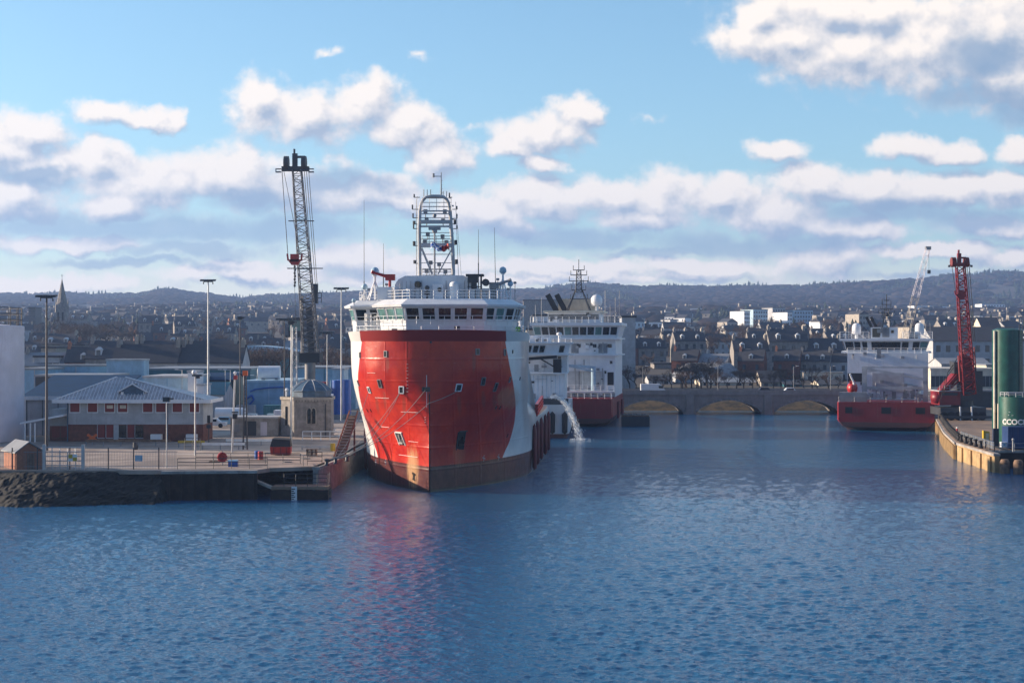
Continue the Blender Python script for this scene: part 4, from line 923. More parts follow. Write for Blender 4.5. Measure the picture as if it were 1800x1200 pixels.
for e0, e1, sg_ in ((B_0, A_, -1), (C_, D_, 1)):
    p_ = [e0+up_+fo+so_*sg_-Vector((0,0,.1)), m1+rg+fo, m2+rg-fo, e1+up_-fo+so_*sg_-Vector((0,0,.1))]; p_ = [v+Vector((0,0,.03)) for v in p_]
    B().hexa(p_ + [v+th_ for v in p_]).obj('roof_slope', M['roofgrey'], t)
n_s = Vector((C_.y, -C_.x, 0)).normalized(); q_ = B_0.lerp(C_, .4); q2_ = B_0.lerp(C_, .68)
B().hexa([q_, q2_, q2_+n_s*.05, q_+n_s*.05] + [v+Vector((0,0,1.6)) for v in (q_, q2_, q2_+n_s*.05, q_+n_s*.05)]).obj('door', M['wood'], t)
# ---- two storey harbour office
d = 203.0; k = d/F; X0 = Xd(118,d); t = thing('harbour_office', 'two storey grey office with red framed windows and pale hipped metal roof', 'building', (X0, d, ZQ))
Wd = Xd(357,d)-X0
B().box(0,Wd,0,6.4,0,2.25).obj('lower_wall', M['brick'], t); B().box(-.04,Wd+.04,-.04,6.42,2.252,5.55).obj('upper_wall', M['palewall'], t)
ex0, ex1, ey0, ey1, ez = Xd(97,d)-X0, Xd(372,d)-X0, -1.2, 7.6, 5.45
apx, apz = Xd(204,d+3)-X0, 8.4
ap1 = (apx, 3.2, apz); ap2 = (apx+1.2, 3.2, apz)
rb = B(); rb.add([(ex0,ey0,ez),(ex1,ey0,ez),(ex1,ey1,ez),(ex0,ey1,ez),ap1,ap2], [(0,1,5,4),(1,2,5),(2,3,4,5),(3,0,4),(3,2,1,0)]); rf = rb.obj('roof', M['rooflt'], t)
B().box(ex0,ex1,ey0-.1,ey0,ez-.35,ez+.12).box(ex0-.1,ex0,ey0,ey1,ez-.35,ez+.12).box(ex1,ex1+.1,ey0,ey1,ez-.35,ez+.12).obj('fascia', M['white'], rf)
b = B()
for i in range(46):          # standing seams on the front slope
    x = ex0 + (ex1-ex0)*(i+.5)/46
    tt = min((x-ex0)/(apx-ex0), (ex1-x)/(ex1-apx)); 
    if tt <= .04: continue
    tt = min(1, tt); 
    # a seam runs up the slope until it meets a hip
    b.beam((x,ey0,ez+.04),(x,ey0+(3.2-ey0)*tt,ez+(apz-ez)*tt+.04),.06,.09)
b.obj('roof_seam', M['white'], rf)
B().beam((ex0,ey0,ez+.03),(apx,3.2,apz+.03),.25,.12).beam((ex1,ey0,ez+.03),(apx+1.2,3.2,apz+.03),.25,.12).obj('hip_flashing', M['white'], rf)
# dormer gable
gx0, gx1, gz = Xd(213,d)-X0, Xd(254,d)-X0, ez+.25
dm = B().box(gx0,gx1,-.1,2,gz,gz+.85); dm.loft([(gx0-.2,-.2,gz+.85),(gx1+.2,-.2,gz+.85),((gx0+gx1)/2,-.2,gz+1.75)],[(gx0-.2,2.3,gz+.85),(gx1+.2,2.3,gz+.85),((gx0+gx1)/2,2.3,gz+1.75)]); do = dm.obj('dormer', M['lead'], t)
for sx_ in (0,1):
    xa = gx0-.35 if not sx_ else gx1+.35; B().beam((xa,-.3,gz+.85),((gx0+gx1)/2,-.3,gz+1.9),.14,.14).beam((xa,-.3,gz+.85),(xa,2.2,gz+.85),.1,.1).obj('bargeboard', M['white'], do)
B().hexa([(gx0-.35,-.35,gz+.87),((gx0+gx1)/2,-.35,gz+1.84),((gx0+gx1)/2,2.3,gz+1.84),(gx0-.35,2.3,gz+.87),(gx0-.35,-.35,gz+.95),((gx0+gx1)/2,-.35,gz+1.92),((gx0+gx1)/2,2.3,gz+1.92),(gx0-.35,2.3,gz+.95)]).obj('dormer_roof', M['rooflt'], do)
B().box(gx0,gx0+.35,-.16,-.1,gz,gz+.85).box(gx1-.12,gx1,-.16,-.1,gz,gz+.85).obj('dormer_post', M['white'], do)
for px in (132,163,193,216,260,283,312,342):
    x = Xd(px,d)-X0; w = .62
    f = B().box(x-w,x+w,-.09,.02,3.9,5.38).obj('window', M['redshed'], t)
    B().box(x-w-.1,x-w,-.13,.02,3.85,5.4).box(x+w,x+w+.1,-.13,.02,3.85,5.4).box(x-w-.1,x+w+.1,-.15,.02,3.77,3.87).obj('frame', M['white'], f)
    if px in (193,216): B().box(x-w*.6,x+w*.7,-.11,-.09,4.35,4.8).obj('blind', M['cream'], f)
for x0, x1 in ((172,184),(187,199),(209,222),(224,236),(238,252)):
    f = B().box(Xd(x0,d)-X0, Xd(x1,d)-X0, -.08, .02, .5, 2.15).obj('window', M['redshed'] if x0 in (172,187,224) else M['glass'], t)
    B().box(Xd(x0,d)-X0-.07, Xd(x0,d)-X0, -.12, .02, .45, 2.2).box(Xd(x0,d)-X0, Xd(x1,d)-X0, -.12, .02, .40, .5).obj('frame', M['palewall'], f)
B().box(Xd(200,d)-X0,Xd(208,d)-X0,-.1,.02,0,2.2).obj('door', M['palewall'], t)
for px in (118,293): x = Xd(px,d)-X0+.1; B().cyl((x,-.15,0),(x,-.15,5.4),.08).obj('downpipe', M['lead'], t)
for px in (268, 330): B().box(Xd(px,d)-X0,Xd(px,d)-X0+1.4,-1.2,-.3,0,1.0).obj('storage_box', M['white'], t)
# entrance wing with canopy
wx0 = Xd(84,d)-X0
B().box(wx0,-.05,1,6,0,4.2).obj('side_wing', M['palewall'], t); B().box(wx0-.02,-.05,.94,1,0,2.0).obj('wing_plinth', M['brick'], t)
for x in (wx0+.3,wx0+1.5): B().box(x,x+1.0,.88,.94,.5,2.0).obj('window', M['redshed'], t)
B().hexa([(wx0-3.2,-1.6,2.35),(0,-1.6,3.4),(0,4,3.4),(wx0-3.2,4,2.35),(wx0-3.2,-1.6,2.6),(0,-1.6,3.65),(0,4,3.65),(wx0-3.2,4,2.6)]).obj('canopy', M['white'], t)
b = B(); [b.cyl((x,-1.3,0),(x,-1.3,2.5),.1) for x in (wx0-2.6,wx0-1.9,wx0-1.3)]; b.obj('canopy_post', M['white'], t)
# ---- blue roofed hall behind it
d = 216; t = thing('blue_roof_hall', 'long hall with dark blue roof and white eaves beside the pale tank', 'building', (Xd(38,d), d, ZQ))
L_ = Xd(200,d)-Xd(38,d)
B().box(.6,L_,0,16,0,5.2).obj('wall', M['palewall'], t); B().box(.3,.62,-.2,16,0,5.2).obj('corner_post', M['white'], t)
B().hexa([(-.2,-.5,5.2),(L_,-.5,5.2),(L_,16,8.0),(-.2,16,8.0),(-.2,-.5,5.35),(L_,-.5,5.35),(L_,16,8.15),(-.2,16,8.15)]).obj('roof', M['roofblue'], t)
B().box(-.25,L_,-.65,-.5,5.0,5.5).obj('gutter', M['white'], t); b = B(); [b.box(.7+i*2.2,.78+i*2.2,-.06,0,0,5.2) for i in range(4)]; b.obj('wall_joint', M['dgrey'], t)
# ---- stone clock-like gatehouse with lead dome
d = 212.0; k = d/F; t = thing('stone_tower', 'square stone pump house with blue domed roof and arched windows', 'tower', (Xd(517,d), d, ZQ), 0)
wt = Xd(582,d)-Xd(517,d); lx = Xd(490,d)-Xd(517,d); H = 5.5
tb = B().prism([(0,0),(wt,0),(wt-.2,4.8),(lx,4.8),(lx,2.2)], 0, H).obj('wall', M['granite'], t)
B().prism([(-.1,-.12),(wt+.12,-.12),(wt,5),(lx-.15,5),(lx-.15,2.1)], H-.38, H).obj('cornice', M['sand'], t)
b = B(); [b.box(-.0+i*.42,.2+i*.42,-.2,-.12,H-.62,H-.38) for i in range(12)]; b.obj('dentils', M['sand'], t)
cx, cy = (wt+lx)/2+.55, 2.5
B().lathe([(2.75,H),(2.75,H+.75),(2.9,H+.78),(2.9,H+.9),(2.55,H+1.25),(1.9,H+1.75),(1.1,H+2.15),(.4,H+2.35),(.02,H+2.4)], (cx,cy,0), 10).obj('dome', M['lead'], t)
b = B()
for i in range(10):
    a = 2*pi*i/10; P_ = [(2.92,H+.88),(2.57,H+1.28),(1.92,H+1.78),(1.12,H+2.18),(.4,H+2.38)]
    b.path([(cx+r*cos(a), cy+r*sin(a), z) for r, z in P_], .05, 5)
b.obj('dome_rib', M['palewall'], t)
for x in (2.95-.62+.1-.0, 2.95+.1):
    x = x-.35; arc = [(x-.24,-.06,1.9),(x+.24,-.06,1.9),(x+.24,-.06,3.6)] + [(x+.24*cos(q_), -.06, 3.6+.36*sin(q_)) for q_ in (pi*.25,pi*.5,pi*.75)] + [(x-.24,-.06,3.6)]
    f = B().loft(arc, [(a, .02, c) for a, _, c in arc]).obj('arched_window', M['glass'], t)
    b = B(); ar = [(x+.33*cos(q_), -.09, 3.6+.48*sin(q_)) for q_ in [pi*j/8 for j in range(9)]]; b.path(ar, .07, 5).beam((x-.33,-.09,1.85),(x-.33,-.09,3.6),.12).beam((x+.33,-.09,1.85),(x+.33,-.09,3.6),.12).obj('stone_surround', M['sand'], f)
B().cyl((wt-.75,-.1,0),(wt-.75,-.1,4.6),.07).obj('downpipe', M['dgrey'], t)
B().beam((lx+.9,1.3,1.6),(lx+.9,1.3,4.2),.35).obj('slit_window', M['glass'], t)
B().cyl((lx+.7,3,H),(lx+.7,3,H+.9),.2).sph((lx+.7,3,H+.9),.3,8).obj('roof_vent', M['white'], t)
# ---- low concrete substation
d = 214; t = thing('concrete_substation', 'low flat roofed concrete hut with two doors left of the stone tower', 'hut', (Xd(405,d), d, ZQ))
L_ = Xd(490,d)-Xd(405,d)
B().box(0,L_-.05,0,4,0,2.5).obj('wall', M['conc'], t); B().box(-.15,L_-.03,-.2,4.2,2.5,2.72).obj('roof', M['palewall'], t)
B().box(1.9,3.6,-.06,.02,.1,2.1).obj('double_door', M['dgrey'], t); B().box(4.2,5.1,-.06,.02,.1,2.0).obj('door', M['lilac'], t); B().box(.2,1.3,-.05,.02,.6,1.7).obj('louvre', M['grey'], t)
# ---- white covered load / tanks on the quay
d = 245; t = thing('tank_trailer', 'white wrapped tank load standing behind the concrete hut', 'trailer', (Xd(408,d), d, ZQ))
B().cyl((-2.6,0,1.7),(2.2,0,1.7),1.0,n=14).obj('tank', M['white'], t, 40); B().box(-2.4,2.2,-.9,.9,.4,.75).obj('chassis', M['grey'], t)
for x in (-1.6,0,1.4): B().cyl((x,-.9,.45),(x,-.6,.45),.45,n=12).obj('wheel', M['black'], t)
d = 238; t = thing('pallet_stack', 'pale bales piled up right of the white wrapped tank', 'pallet stack', (Xd(452,d), d, ZQ))
for i in range(4): B().box(-3+i*1.5,-1.65+i*1.5,0,1.4,0,1.5+.5*(i%2)).obj('bale', M['bluewhite'], t)
# ---- red skip with black sloping cover
d = gd(800, ZQ); t = thing('red_skip', 'red steel skip with a black cover at the foot of the mast', 'skip', (Xd(493,d), d, ZQ))
B().hexa([(-1.15,0,.1),(1.15,0,.1),(1.05,1.6,.1),(-1.05,1.6,.1),(-1.2,-.15,.98),(1.2,-.15,.98),(1.1,1.8,.98),(-1.1,1.8,.98)]).obj('body', M['red'], t)
B().hexa([(-1.2,-.15,1.0),(1.2,-.15,1.0),(1.1,1.8,1.0),(-1.1,1.8,1.0),(-1.0,.3,1.9),(1.05,.3,1.75),(1.0,1.6,1.9),(-.9,1.6,2.0)]).obj('cover', M['black'], t)
b = B(); [b.box(x,x+.1,-.2,-.1,.15,.95) for x in (-.8,0,.7)]; b.obj('rib', M['maroon'], t)
# ---- lifebuoy stand and blue box
d = gd(817, ZQ); t = thing('lifebuoy_stand', 'red lifebuoy on its post beside the blue box', 'lifebuoy', (Xd(391,d), d, ZQ))
pts = [(.42*cos(a), -.1, .85+.42*sin(a)) for a in [i*pi/8 for i in range(17)]]; B().path(pts, .14, 8).obj('ring', M['red'], t); B().cyl((0,.05,0),(0,.05,1.5),.05).obj('post', M['grey'], t); B().box(-.35,.35,.0,.06,.5,1.2).obj('backboard', M['red'], t)
d = gd(820, ZQ); t = thing('grit_box', 'small blue grit box on the quay next to the lifebuoy', 'box', (Xd(409,d), d, ZQ)); B().box(-.48,.48,0,.6,0,.55).obj('body', M['blue'], t); B().hexa([(-.52,-.05,.56),(.52,-.05,.56),(.52,.65,.56),(-.52,.65,.56),(-.5,.1,.68),(.5,.1,.68),(.5,.6,.7),(-.5,.6,.7)]).obj('lid', M['lblue'], t)
# ---- poles
def flood(px, ytop, d, label, mat='pole', r=.09, kind='flood', zb=ZQ, group='floodlight and lamp poles on the left quay'):
    H = Zd(ytop, d) - zb; t = thing('floodlight_pole' if kind == 'flood' else 'lamp_post', label, 'pole', (Xd(px,d), d, zb), 0, group)
    B().cyl((0,0,0),(0,0,H),r*1.5,r*.8,n=8).obj('shaft', M[mat], t, 60)
    if kind == 'flood':
        B().box(-.7,.7,-.3,.3,H-.15,H+.02).obj('head_frame', M['dgrey'], t)
        for x in (-.95,-.32,.32,.95): B().hexa([(x-.28,-.5,H-.05),(x+.28,-.5,H-.05),(x+.28,.3,H+.12),(x-.28,.3,H+.12),(x-.28,-.45,H+.2),(x+.28,-.45,H+.2),(x+.28,.3,H+.3),(x-.28,.3,H+.3)]).obj('lamp', M['dgrey'], t)
        for x in (-.75,.75): B().cyl((x,0,H-.5),(x,0,H-.15),.08).obj('lamp', M['dgrey'], t)
    elif kind == 'box':
        B().box(-.35,.35,-.3,.2,H-.35,H+.15).box(.1,.75,-.3,.1,H-.1,H+.05).obj('lamp', M['dgrey'], t)
    elif kind == 'street':
        B().beam((0,0,H-.05),(-.9,-.2,H+.1),.07).obj('arm', M[mat], t); B().box(-1.2,-.6,-.3,-.05,H+.02,H+.14).obj('lamp', M['white'], t)
    elif kind == 'dome':
        B().box(-.3,.8,-.3,.3,H-.6,H-.4).obj('platform', M['dgrey'], t); B().sph((-.1,0,H-.15),.3,10).obj('camera_dome', M['white'], t, 50); B().box(.15,.55,-.3,.1,H-.85,H-.6).obj('lamp', M['dgrey'], t)
    return t
flood(82, 522, 186, 'tall dark floodlight pole standing before the office roof', 'dpole', .13)
flood(366, 494, 246, 'tall pale galvanised floodlight pole right of the office', 'pole', .13)
flood(343, 652, 178, 'pale lamp post with camera dome at the right end of the office', 'pole', .08, 'dome')
flood(600, 508, 252, 'tall slender floodlight pole just left of the red ship', 'pole', .1)
flood(422, 558, 232, 'thin dark lamp post behind the concrete hut', 'dpole', .07, 'box')
flood(500, 562, 236, 'dark lamp post with double head left of the crane', 'dpole', .07, 'flood')
flood(512, 566, 196, 'pale pole rising past the left side of the stone tower', 'pole', .09, 'box')
flood(575, 585, 246, 'thin pole with two lamps behind the stone tower dome', 'pole', .07, 'flood')
flood(293, 700, 160.5, 'thin striped pole in front of the office by the fence', 'pole', .05, 'box')
for i, (px, y0, d) in enumerate(((396,650,262),(405,650,268),(428,655,272),(452,660,275),(320,650,262))): flood(px, y0, d, 'short galvanised street lamp in the yard behind the hut', 'pole', .06, 'street', group='street lamps in the far yard')
# ---- twin navigation posts near the grit box
t = thing('leading_light', 'tall leading light post with dark lamps beside the grit box', 'light post', (Xd(408,183),183,ZQ)); H = Zd(655,183)-ZQ
B().cyl((0,0,0),(.35,0,H),.12,.1).obj('shaft', M['pole'], t); B().box(.1,.6,-.3,.3,4.0,4.6).box(0,.7,-.2,.2,4.7,4.85).obj('lamp', M['black'], t); B().box(.2,.6,-.2,.2,H-.8,H-.3).obj('lamp', M['red'], t); B().sph((.35,0,H),.2,8).obj('top_lamp', M['white'], t)
t = thing('leading_light', 'second leading light post with ladder just behind the first', 'light post', (Xd(431,188),188,ZQ)); H = Zd(660,188)-ZQ
B().cyl((-.25,0,0),(-.1,0,H),.1,.08).cyl((.25,0,0),(.1,0,H),.1,.08).obj('shaft', M['dpole'], t); b = B(); [b.beam((-.2,0,.4*i+.3),(.2,0,.4*i+.3),.05) for i in range(20)]; b.obj('ladder', M['dpole'], t); B().box(-.3,.3,-.2,.2,H,H+.6).obj('lamp', M['orange'], t)
# ---- crossing sign
d = 196; t = thing('crossing_sign', 'orange X shaped crossing sign in front of the office', 'sign', (Xd(162,d),d,ZQ))
b = B(); z = Zd(769,d)-ZQ
b.beam((-.62,0,z-.4),(.62,0,z+.4),.28,.04)
b.hexa([(-.68,-.05,z+.3),(-.55,-.05,z+.52),(.68,-.05,z-.3),(.55,-.05,z-.52),(-.68,-.02,z+.3),(-.55,-.02,z+.52),(.68,-.02,z-.3),(.55,-.02,z-.52)]); 
B().beam((-.62,-.06,z-.4),(.62,-.06,z+.4),.05,.32).beam((-.62,-.01,z+.4),(.62,-.01,z-.4),.05,.32).obj('cross', M['orange'], t)
B().cyl((0,.06,0),(0,.06,z+.3),.05).obj('post', M['grey'], t)
t = thing('traffic_signal', 'small black traffic signal on a post right of the office', 'traffic light', (Xd(367,200),200,ZQ)); B().cyl((0,0,0),(0,0,3.0),.06).obj('post', M['dpole'], t); B().box(-.18,.18,-.15,.1,2.6,3.6).obj('signal_head', M['black'], t); B().box(-.3,.3,-.08,-.04,1.9,2.4).obj('plate', M['dgrey'], t)
# ---- fences and rails
t = thing('palisade_fence', 'grey mesh security fence along the rocks on the left', 'fence', (0,0,0))
b = B(); bp = B(); pts = [Vector((-62,158.6,ZQ)), Vector((Xd(78,158.6),158.6,ZQ)), Vector((Xd(146,158.8),158.8,ZQ)), Vector((Xd(312,159),159,ZQ))]
for a, c in zip(pts, pts[1:]):
    L = (c-a).length; n_ = int(L/.16)
    for i in range(n_): q_ = a.lerp(c, i/n_); b.beam(q_, q_+Vector((0,0,1.9)), .022)
    for z in (.3,1.8): b.beam(a+Vector((0,0,z)), c+Vector((0,0,z)), .05)
    for i in range(int(L/2.6)+1): q_ = a.lerp(c, min(1, i*2.6/L)); bp.beam(q_, q_+Vector((0,0,2.25)), .10)
b.obj('mesh_panel', M['grey'], t); bp.obj('fence_post', M['dgrey'], t)
t = thing('chain_gate', 'pale framed gate standing in the security fence', 'gate', (Xd(112,158.2),158.2,ZQ))
B().rail([(-2.0,0,0),(2.0,0,0)],2.3,5,.05,.8).obj('gate_frame', M['pole'], t)
for x in (-2.0,2.0): B().box(x-.16,x+.16,-.14,.14,0,2.6).obj('gate_post', M['pole'], t)
t = thing('notice_board', 'yellow and white notice on the security fence', 'sign', (Xd(128,157.9),157.9,ZQ+.9)); B().box(-.45,.45,-.04,0,0,.72).obj('board', M['wmark'], t); B().box(-.43,-.02,-.055,-.04,.3,.70).box(.02,.43,-.055,-.04,.02,.4).obj('yellow_field', M['yellow'], t)
t = thing('notice_board', 'pale blue notice on the fence in front of the office', 'sign', (Xd(244,158.6),158.6,ZQ+.85)); B().box(-.37,.37,-.04,0,0,.62).obj('board', M['lblue'], t); b=B(); [b.box(-.28,.2,-.055,-.04,.1+i*.13,.14+i*.13) for i in range(4)]; b.obj('text_line', M['wmark'], t)
def railthing(pts, label, mat='dgrey', h=1.1, bars=3, r=.035, post=1.7, name='handrail', cat='railing'):
    o = B().rail(pts, h, bars, r, post).obj(name, M[mat]); return tag(o, label, cat)
railthing([(Xd(312,159),159,ZQ),(Xd(470,159.5),159.5,ZQ)], 'black two bar railing along the quay edge above the sheet piles')
railthing([(Xd(344,166),166,ZQ),(Xd(528,166),166,ZQ),(Xd(528,160.5),162.8,ZQ)], 'black railing enclosing the steps behind the landing')
railthing([(Xd(540,164),164,ZQ),(Xd(566,164),164,ZQ),(Xd(566,168),168,ZQ)], 'short black railing corner next to the bollards', h=1.4)
railthing([(Xd(325,186),186,ZQ),(Xd(352,186),186,ZQ)], 'little dark railing around the foot of the camera lamp post', h=1.5, post=.8)
railthing([(Xd(532,205),205,ZQ),(Xd(612,205),205,ZQ)], 'white railing between the stone tower and the red ship', 'white', 1.2, 2, .05, 1.2)
def barrier(x0, x1, py, label, mat='wmark', z0=.55, z1=.85):
    d = gd(py, ZQ); L = Xd(x1,d)-Xd(x0,d); t = thing('crash_barrier', label, 'barrier', (Xd(x0,d), d, ZQ))
    B().box(0,L,-.08,.05,z0,z1).obj('beam', M[mat], t)
    for i in range(int(L/2.2)+1): B().box(i*2.2,i*2.2+.12,.05,.15,0,z1).obj('barrier_post', M['grey'], t)
barrier(355, 430, 790, 'white crash barrier behind the leading lights'); barrier(397, 480, 783, 'white crash barrier in front of the concrete hut'); barrier(530, 612, 790, 'low white kerb barrier right of the stone tower', 'palewall', .2, .45)
barrier(313, 360, 786, 'yellow barrier at the right foot of the office', 'yellow'); barrier(150, 300, 784, 'brown timber barrier along the front of the office', 'wood')
# ---- timber gangway leaning by the bow
d = 176; t = thing('timber_gangway', 'weathered timber ramp propped up beside the red bow', 'gangway', (Xd(606,d),d,ZQ))
B().hexa([(-.9,-2.2,0),(.15,-2.2,0),(.15,-1.6,0),(-.9,-1.6,0),(.35,2.0,4.6),(1.2,2.0,4.6),(1.2,2.4,4.6),(.35,2.4,4.6)]).obj('ramp', M['wood'], t)
b = B()
for i in range(14):
    f_ = i/14; b.beam((-1.0+1.3*f_,-2.3+4.2*f_,.15+4.5*f_),(.25+1.05*f_,-2.3+4.2*f_,.15+4.5*f_),.12)
b.obj('tread', M['sand'], t); B().beam((-1.0,-2.3,.1),(.35,2.0,5.2),.14).beam((.2,-2.3,.1),(1.3,2.0,5.2),.14).beam((.9,2,0),(.9,2,4.6),.2).obj('ramp_stringer', M['brick'], t)
# ---- painted line and low kerb on the paving
b = B().box(Xd(146,165),Xd(330,165),161.0,161.25,ZQ+.004,ZQ+.008); b.box(Xd(300,185),Xd(470,185),180,180.2,ZQ+.004,ZQ+.008); struct('quay_marking', b, M['wmark'])
crg = pm('worn_dark_grey_crane_paint', (.13,.13,.14), .5, .3, streak=.2)
# ---- harbour crane on the left quay
d = 285.0; k = d/F
t = thing('harbour_crane', 'tall grey mobile harbour crane with a red hook block left of the red ship', 'crane', (Xd(545,d), d, ZQ))
def c_(px, py, dd=0): return Vector((Xd(px,d+dd)-Xd(545,d), dd, Zd(py,d+dd)-ZQ))
B().box(-4.5,4.5,-3,6,.9,2.1).obj('chassis', M['dgrey'], t)
for x in (-3.6,-1.2,1.2,3.6): B().cyl((x,-3.2,.8),(x,-2.6,.8),.8,n=14).obj('wheel', M['black'], t)
B().cyl(c_(545,700),c_(545,632),1.0,n=12).obj('column', crg, t, 40)
B().box(-1.9,1.9,-1,4,*(lambda a,b_: (a,b_))(c_(0,637).z, c_(0,620).z)).obj('slewing_platform', M['black'], t)
B().lattice(c_(546,622,1.5), c_(541,520,1.5), 3.0, 2.2, 10, .13, dw0=3, dw1=2).obj('tower', crg, t)
B().beam(c_(548,622,1.4), c_(543,540,1.4), 1.1,.8).obj('tower_casing', M['dgrey'], t)
B().box(*(lambda p: (p.x-1.3,p.x+1.3,p.y-.5,p.y+2,p.z,p.z+3.4))(c_(520,590))).obj('cab', M['dgrey'], t)
B().box(*(lambda p: (p.x-1.15,p.x+1.15,p.y-.56,p.y-.5,p.z+.9,p.z+2.8))(c_(520,590))).obj('cab_window', M['gglass'], t)
B().box(*(lambda p: (p.x-1.9,p.x+3.2,p.y-.6,p.y+2,p.z-.3,p.z))(c_(520,590))).obj('cab_platform', M['dgrey'], t)
B().lattice(c_(546,615,-1), c_(522,296,-14), 2.7, 1.5, 30, .10, dw0=2.4, dw1=1.3).obj('boom', crg, t)
hp = c_(519.5,296,-14)
B().box(hp.x-2.4,hp.x+2.4,hp.y-.6,hp.y+.6,hp.z-.5,hp.z+.3).obj('boom_head', M['dgrey'], t)
for x in (-1.6,1.5): B().cyl((hp.x+x-.4,hp.y,hp.z+.9),(hp.x+x+.4,hp.y,hp.z+.9),1.25,n=16).obj('head_sheave', M['dpole'], t)
B().box(hp.x-.55,hp.x+.35,hp.y-.3,hp.y+.3,hp.z+.3,hp.z+2.6).box(hp.x-.35,hp.x-.05,hp.y-.2,hp.y+.2,hp.z+2.6,hp.z+3.4).box(hp.x+.3,hp.x+1.7,hp.y-.2,hp.y+.2,hp.z+1.8,hp.z+2.2).obj('head_post', M['dgrey'], t)
for x in (-3.0,2.8): B().box(hp.x+x-.45,hp.x+x+.45,hp.y-.3,hp.y+.3,hp.z-.75,hp.z-.55).box(hp.x+x-.45,hp.x+x+.45,hp.y-.3,hp.y+.3,hp.z-.2,hp.z-.05).box(hp.x+x-.5,hp.x+x-.42,hp.y-.3,hp.y+.3,hp.z-.75,hp.z-.05).obj('head_light', crg, t)
hk = c_(518,455,-14)
B().cyl((hp.x-2.4,hp.y,hp.z-.3),(hk.x-1.2,hk.y,hk.z+.6),.06).cyl((hp.x-2.1,hp.y,hp.z-.3),(hk.x+1.0,hk.y,hk.z+.6),.045).cyl((hp.x+1.9,hp.y,hp.z),c_(556,520,1),.05).cyl((hp.x+2.3,hp.y,hp.z),c_(559,520,1),.05).cyl((hp.x+1.5,hp.y,hp.z),c_(552,524,1),.05).obj('hoist_rope', M['dpole'], t)
b = B().box(hk.x-.75,hk.x+.75,hk.y-.3,hk.y+.3,hk.z-.5,hk.z+.85).hexa([(hk.x-.5,hk.y-.3,hk.z-1.1),(hk.x+.5,hk.y-.3,hk.z-1.1),(hk.x+.5,hk.y+.3,hk.z-1.1),(hk.x-.5,hk.y+.3,hk.z-1.1),(hk.x-1.3,hk.y-.3,hk.z-.1),(hk.x+1.3,hk.y-.3,hk.z-.1),(hk.x+1.3,hk.y+.3,hk.z-.1),(hk.x-1.3,hk.y+.3,hk.z-.1)])
for s in (-1,1): b.beam((hk.x+s*1.15,hk.y,hk.z-.3),(hk.x+s*1.3,hk.y,hk.z+.9),.3)
b.obj('hook_block', M['red'], t); b = B()
for i in range(7): b.sph((hk.x+.05*(i%2),hk.y,hk.z-1.4-i*.55), .22, 8, sz=1.4)
b.cyl((hk.x,hk.y,hk.z-5),(hk.x+.3,hk.y,hk.z-16),.035).obj('chain', M['dgrey'], t)
for py in (390,473): p = c_(0,py,-8); B().box(hp.x-2.2+ (390==py)*.2,hp.x+2.6+(py==473)*1.6,-9,-8.8,p.z,p.z+.18).obj('rope_guide', M['dgrey'], t)
B().box(*(lambda p: (p.x-.6,p.x+.5,p.y-.4,p.y+.6,p.z,p.z+3.6))(c_(554,533))).rail([c_(553,532),c_(565,532)],1.8,2,.07,1).obj('winch_platform', M['dgrey'], t)
# ---- blue silos, red containers, yard boxes
for i, (px, d, w, ytop) in enumerate(((594,262,1.1,668),(604,264,1.3,667))):
    t = thing('blue_silo', ['slim blue silo with pale pipe left of its wider neighbour','wider blue silo touching the red ship outline'][i], 'silo', (Xd(px,d),d,ZQ)); H = Zd(ytop,d)-ZQ
    B().cyl((0,0,.8),(0,0,H),w,n=20).obj('shell', M['blue'], t, 40); B().cyl((-w-.05,-.5,.2),(-w-.05,-.5,H),.12).obj('pipe', M['lblue'], t); B().box(-w,w,-w,w,0,.8).obj('base', M['grey'], t)
for i, (px0, px1, y0, y1, d, m_, lab) in enumerate(((528,541,670,682,262,'red','small red container left of the crane column'),(558,574,671,697,258,'red','red container right of the crane column'),(463,492,712,735,250,'teal','teal container left of the stone tower'),(573,583,693,704,240,'white','small white cabin beside the dome'),(481,492,721,732,236,'white','small white van box next to the stone tower'),(415,446,712,730,268,'palewall','pale cabin in the far yard'))):
    t = thing('shipping_container', lab, 'container', (Xd(px0,d),d,Zd(y1,d))); w = Xd(px1,d)-Xd(px0,d); h = Zd(y0,d)-Zd(y1,d)
    B().box(0,w,0,2.4,0,h).obj('body', M[m_], t); b = B(); n_ = max(3,int(w/.4)); [b.box(w*j/n_+.05,w*j/n_+.14,-.05,0,.15,h-.15) for j in range(n_)]; b.obj('ribs', M[m_], t)
    if Zd(y1,d) > ZQ+.3:
        b = B(); zz = Zd(y1,d)-ZQ
        for x in (.2,w-.2): b.box(x-.12,x+.12,.2,.4,-zz,0); b.box(x-.12,x+.12,1.9,2.1,-zz,0)
        b.obj('stand', M['grey'], t)
# lighting mast lattice by the crane
t = thing('lattice_mast', 'slim steel lattice mast left of the crane column', 'mast', (Xd(518,250),250,ZQ)); B().lattice((0,0,0),(0,0,Zd(575,250)-ZQ),.9,.6,22,.06).obj('frame', M['pole'], t)

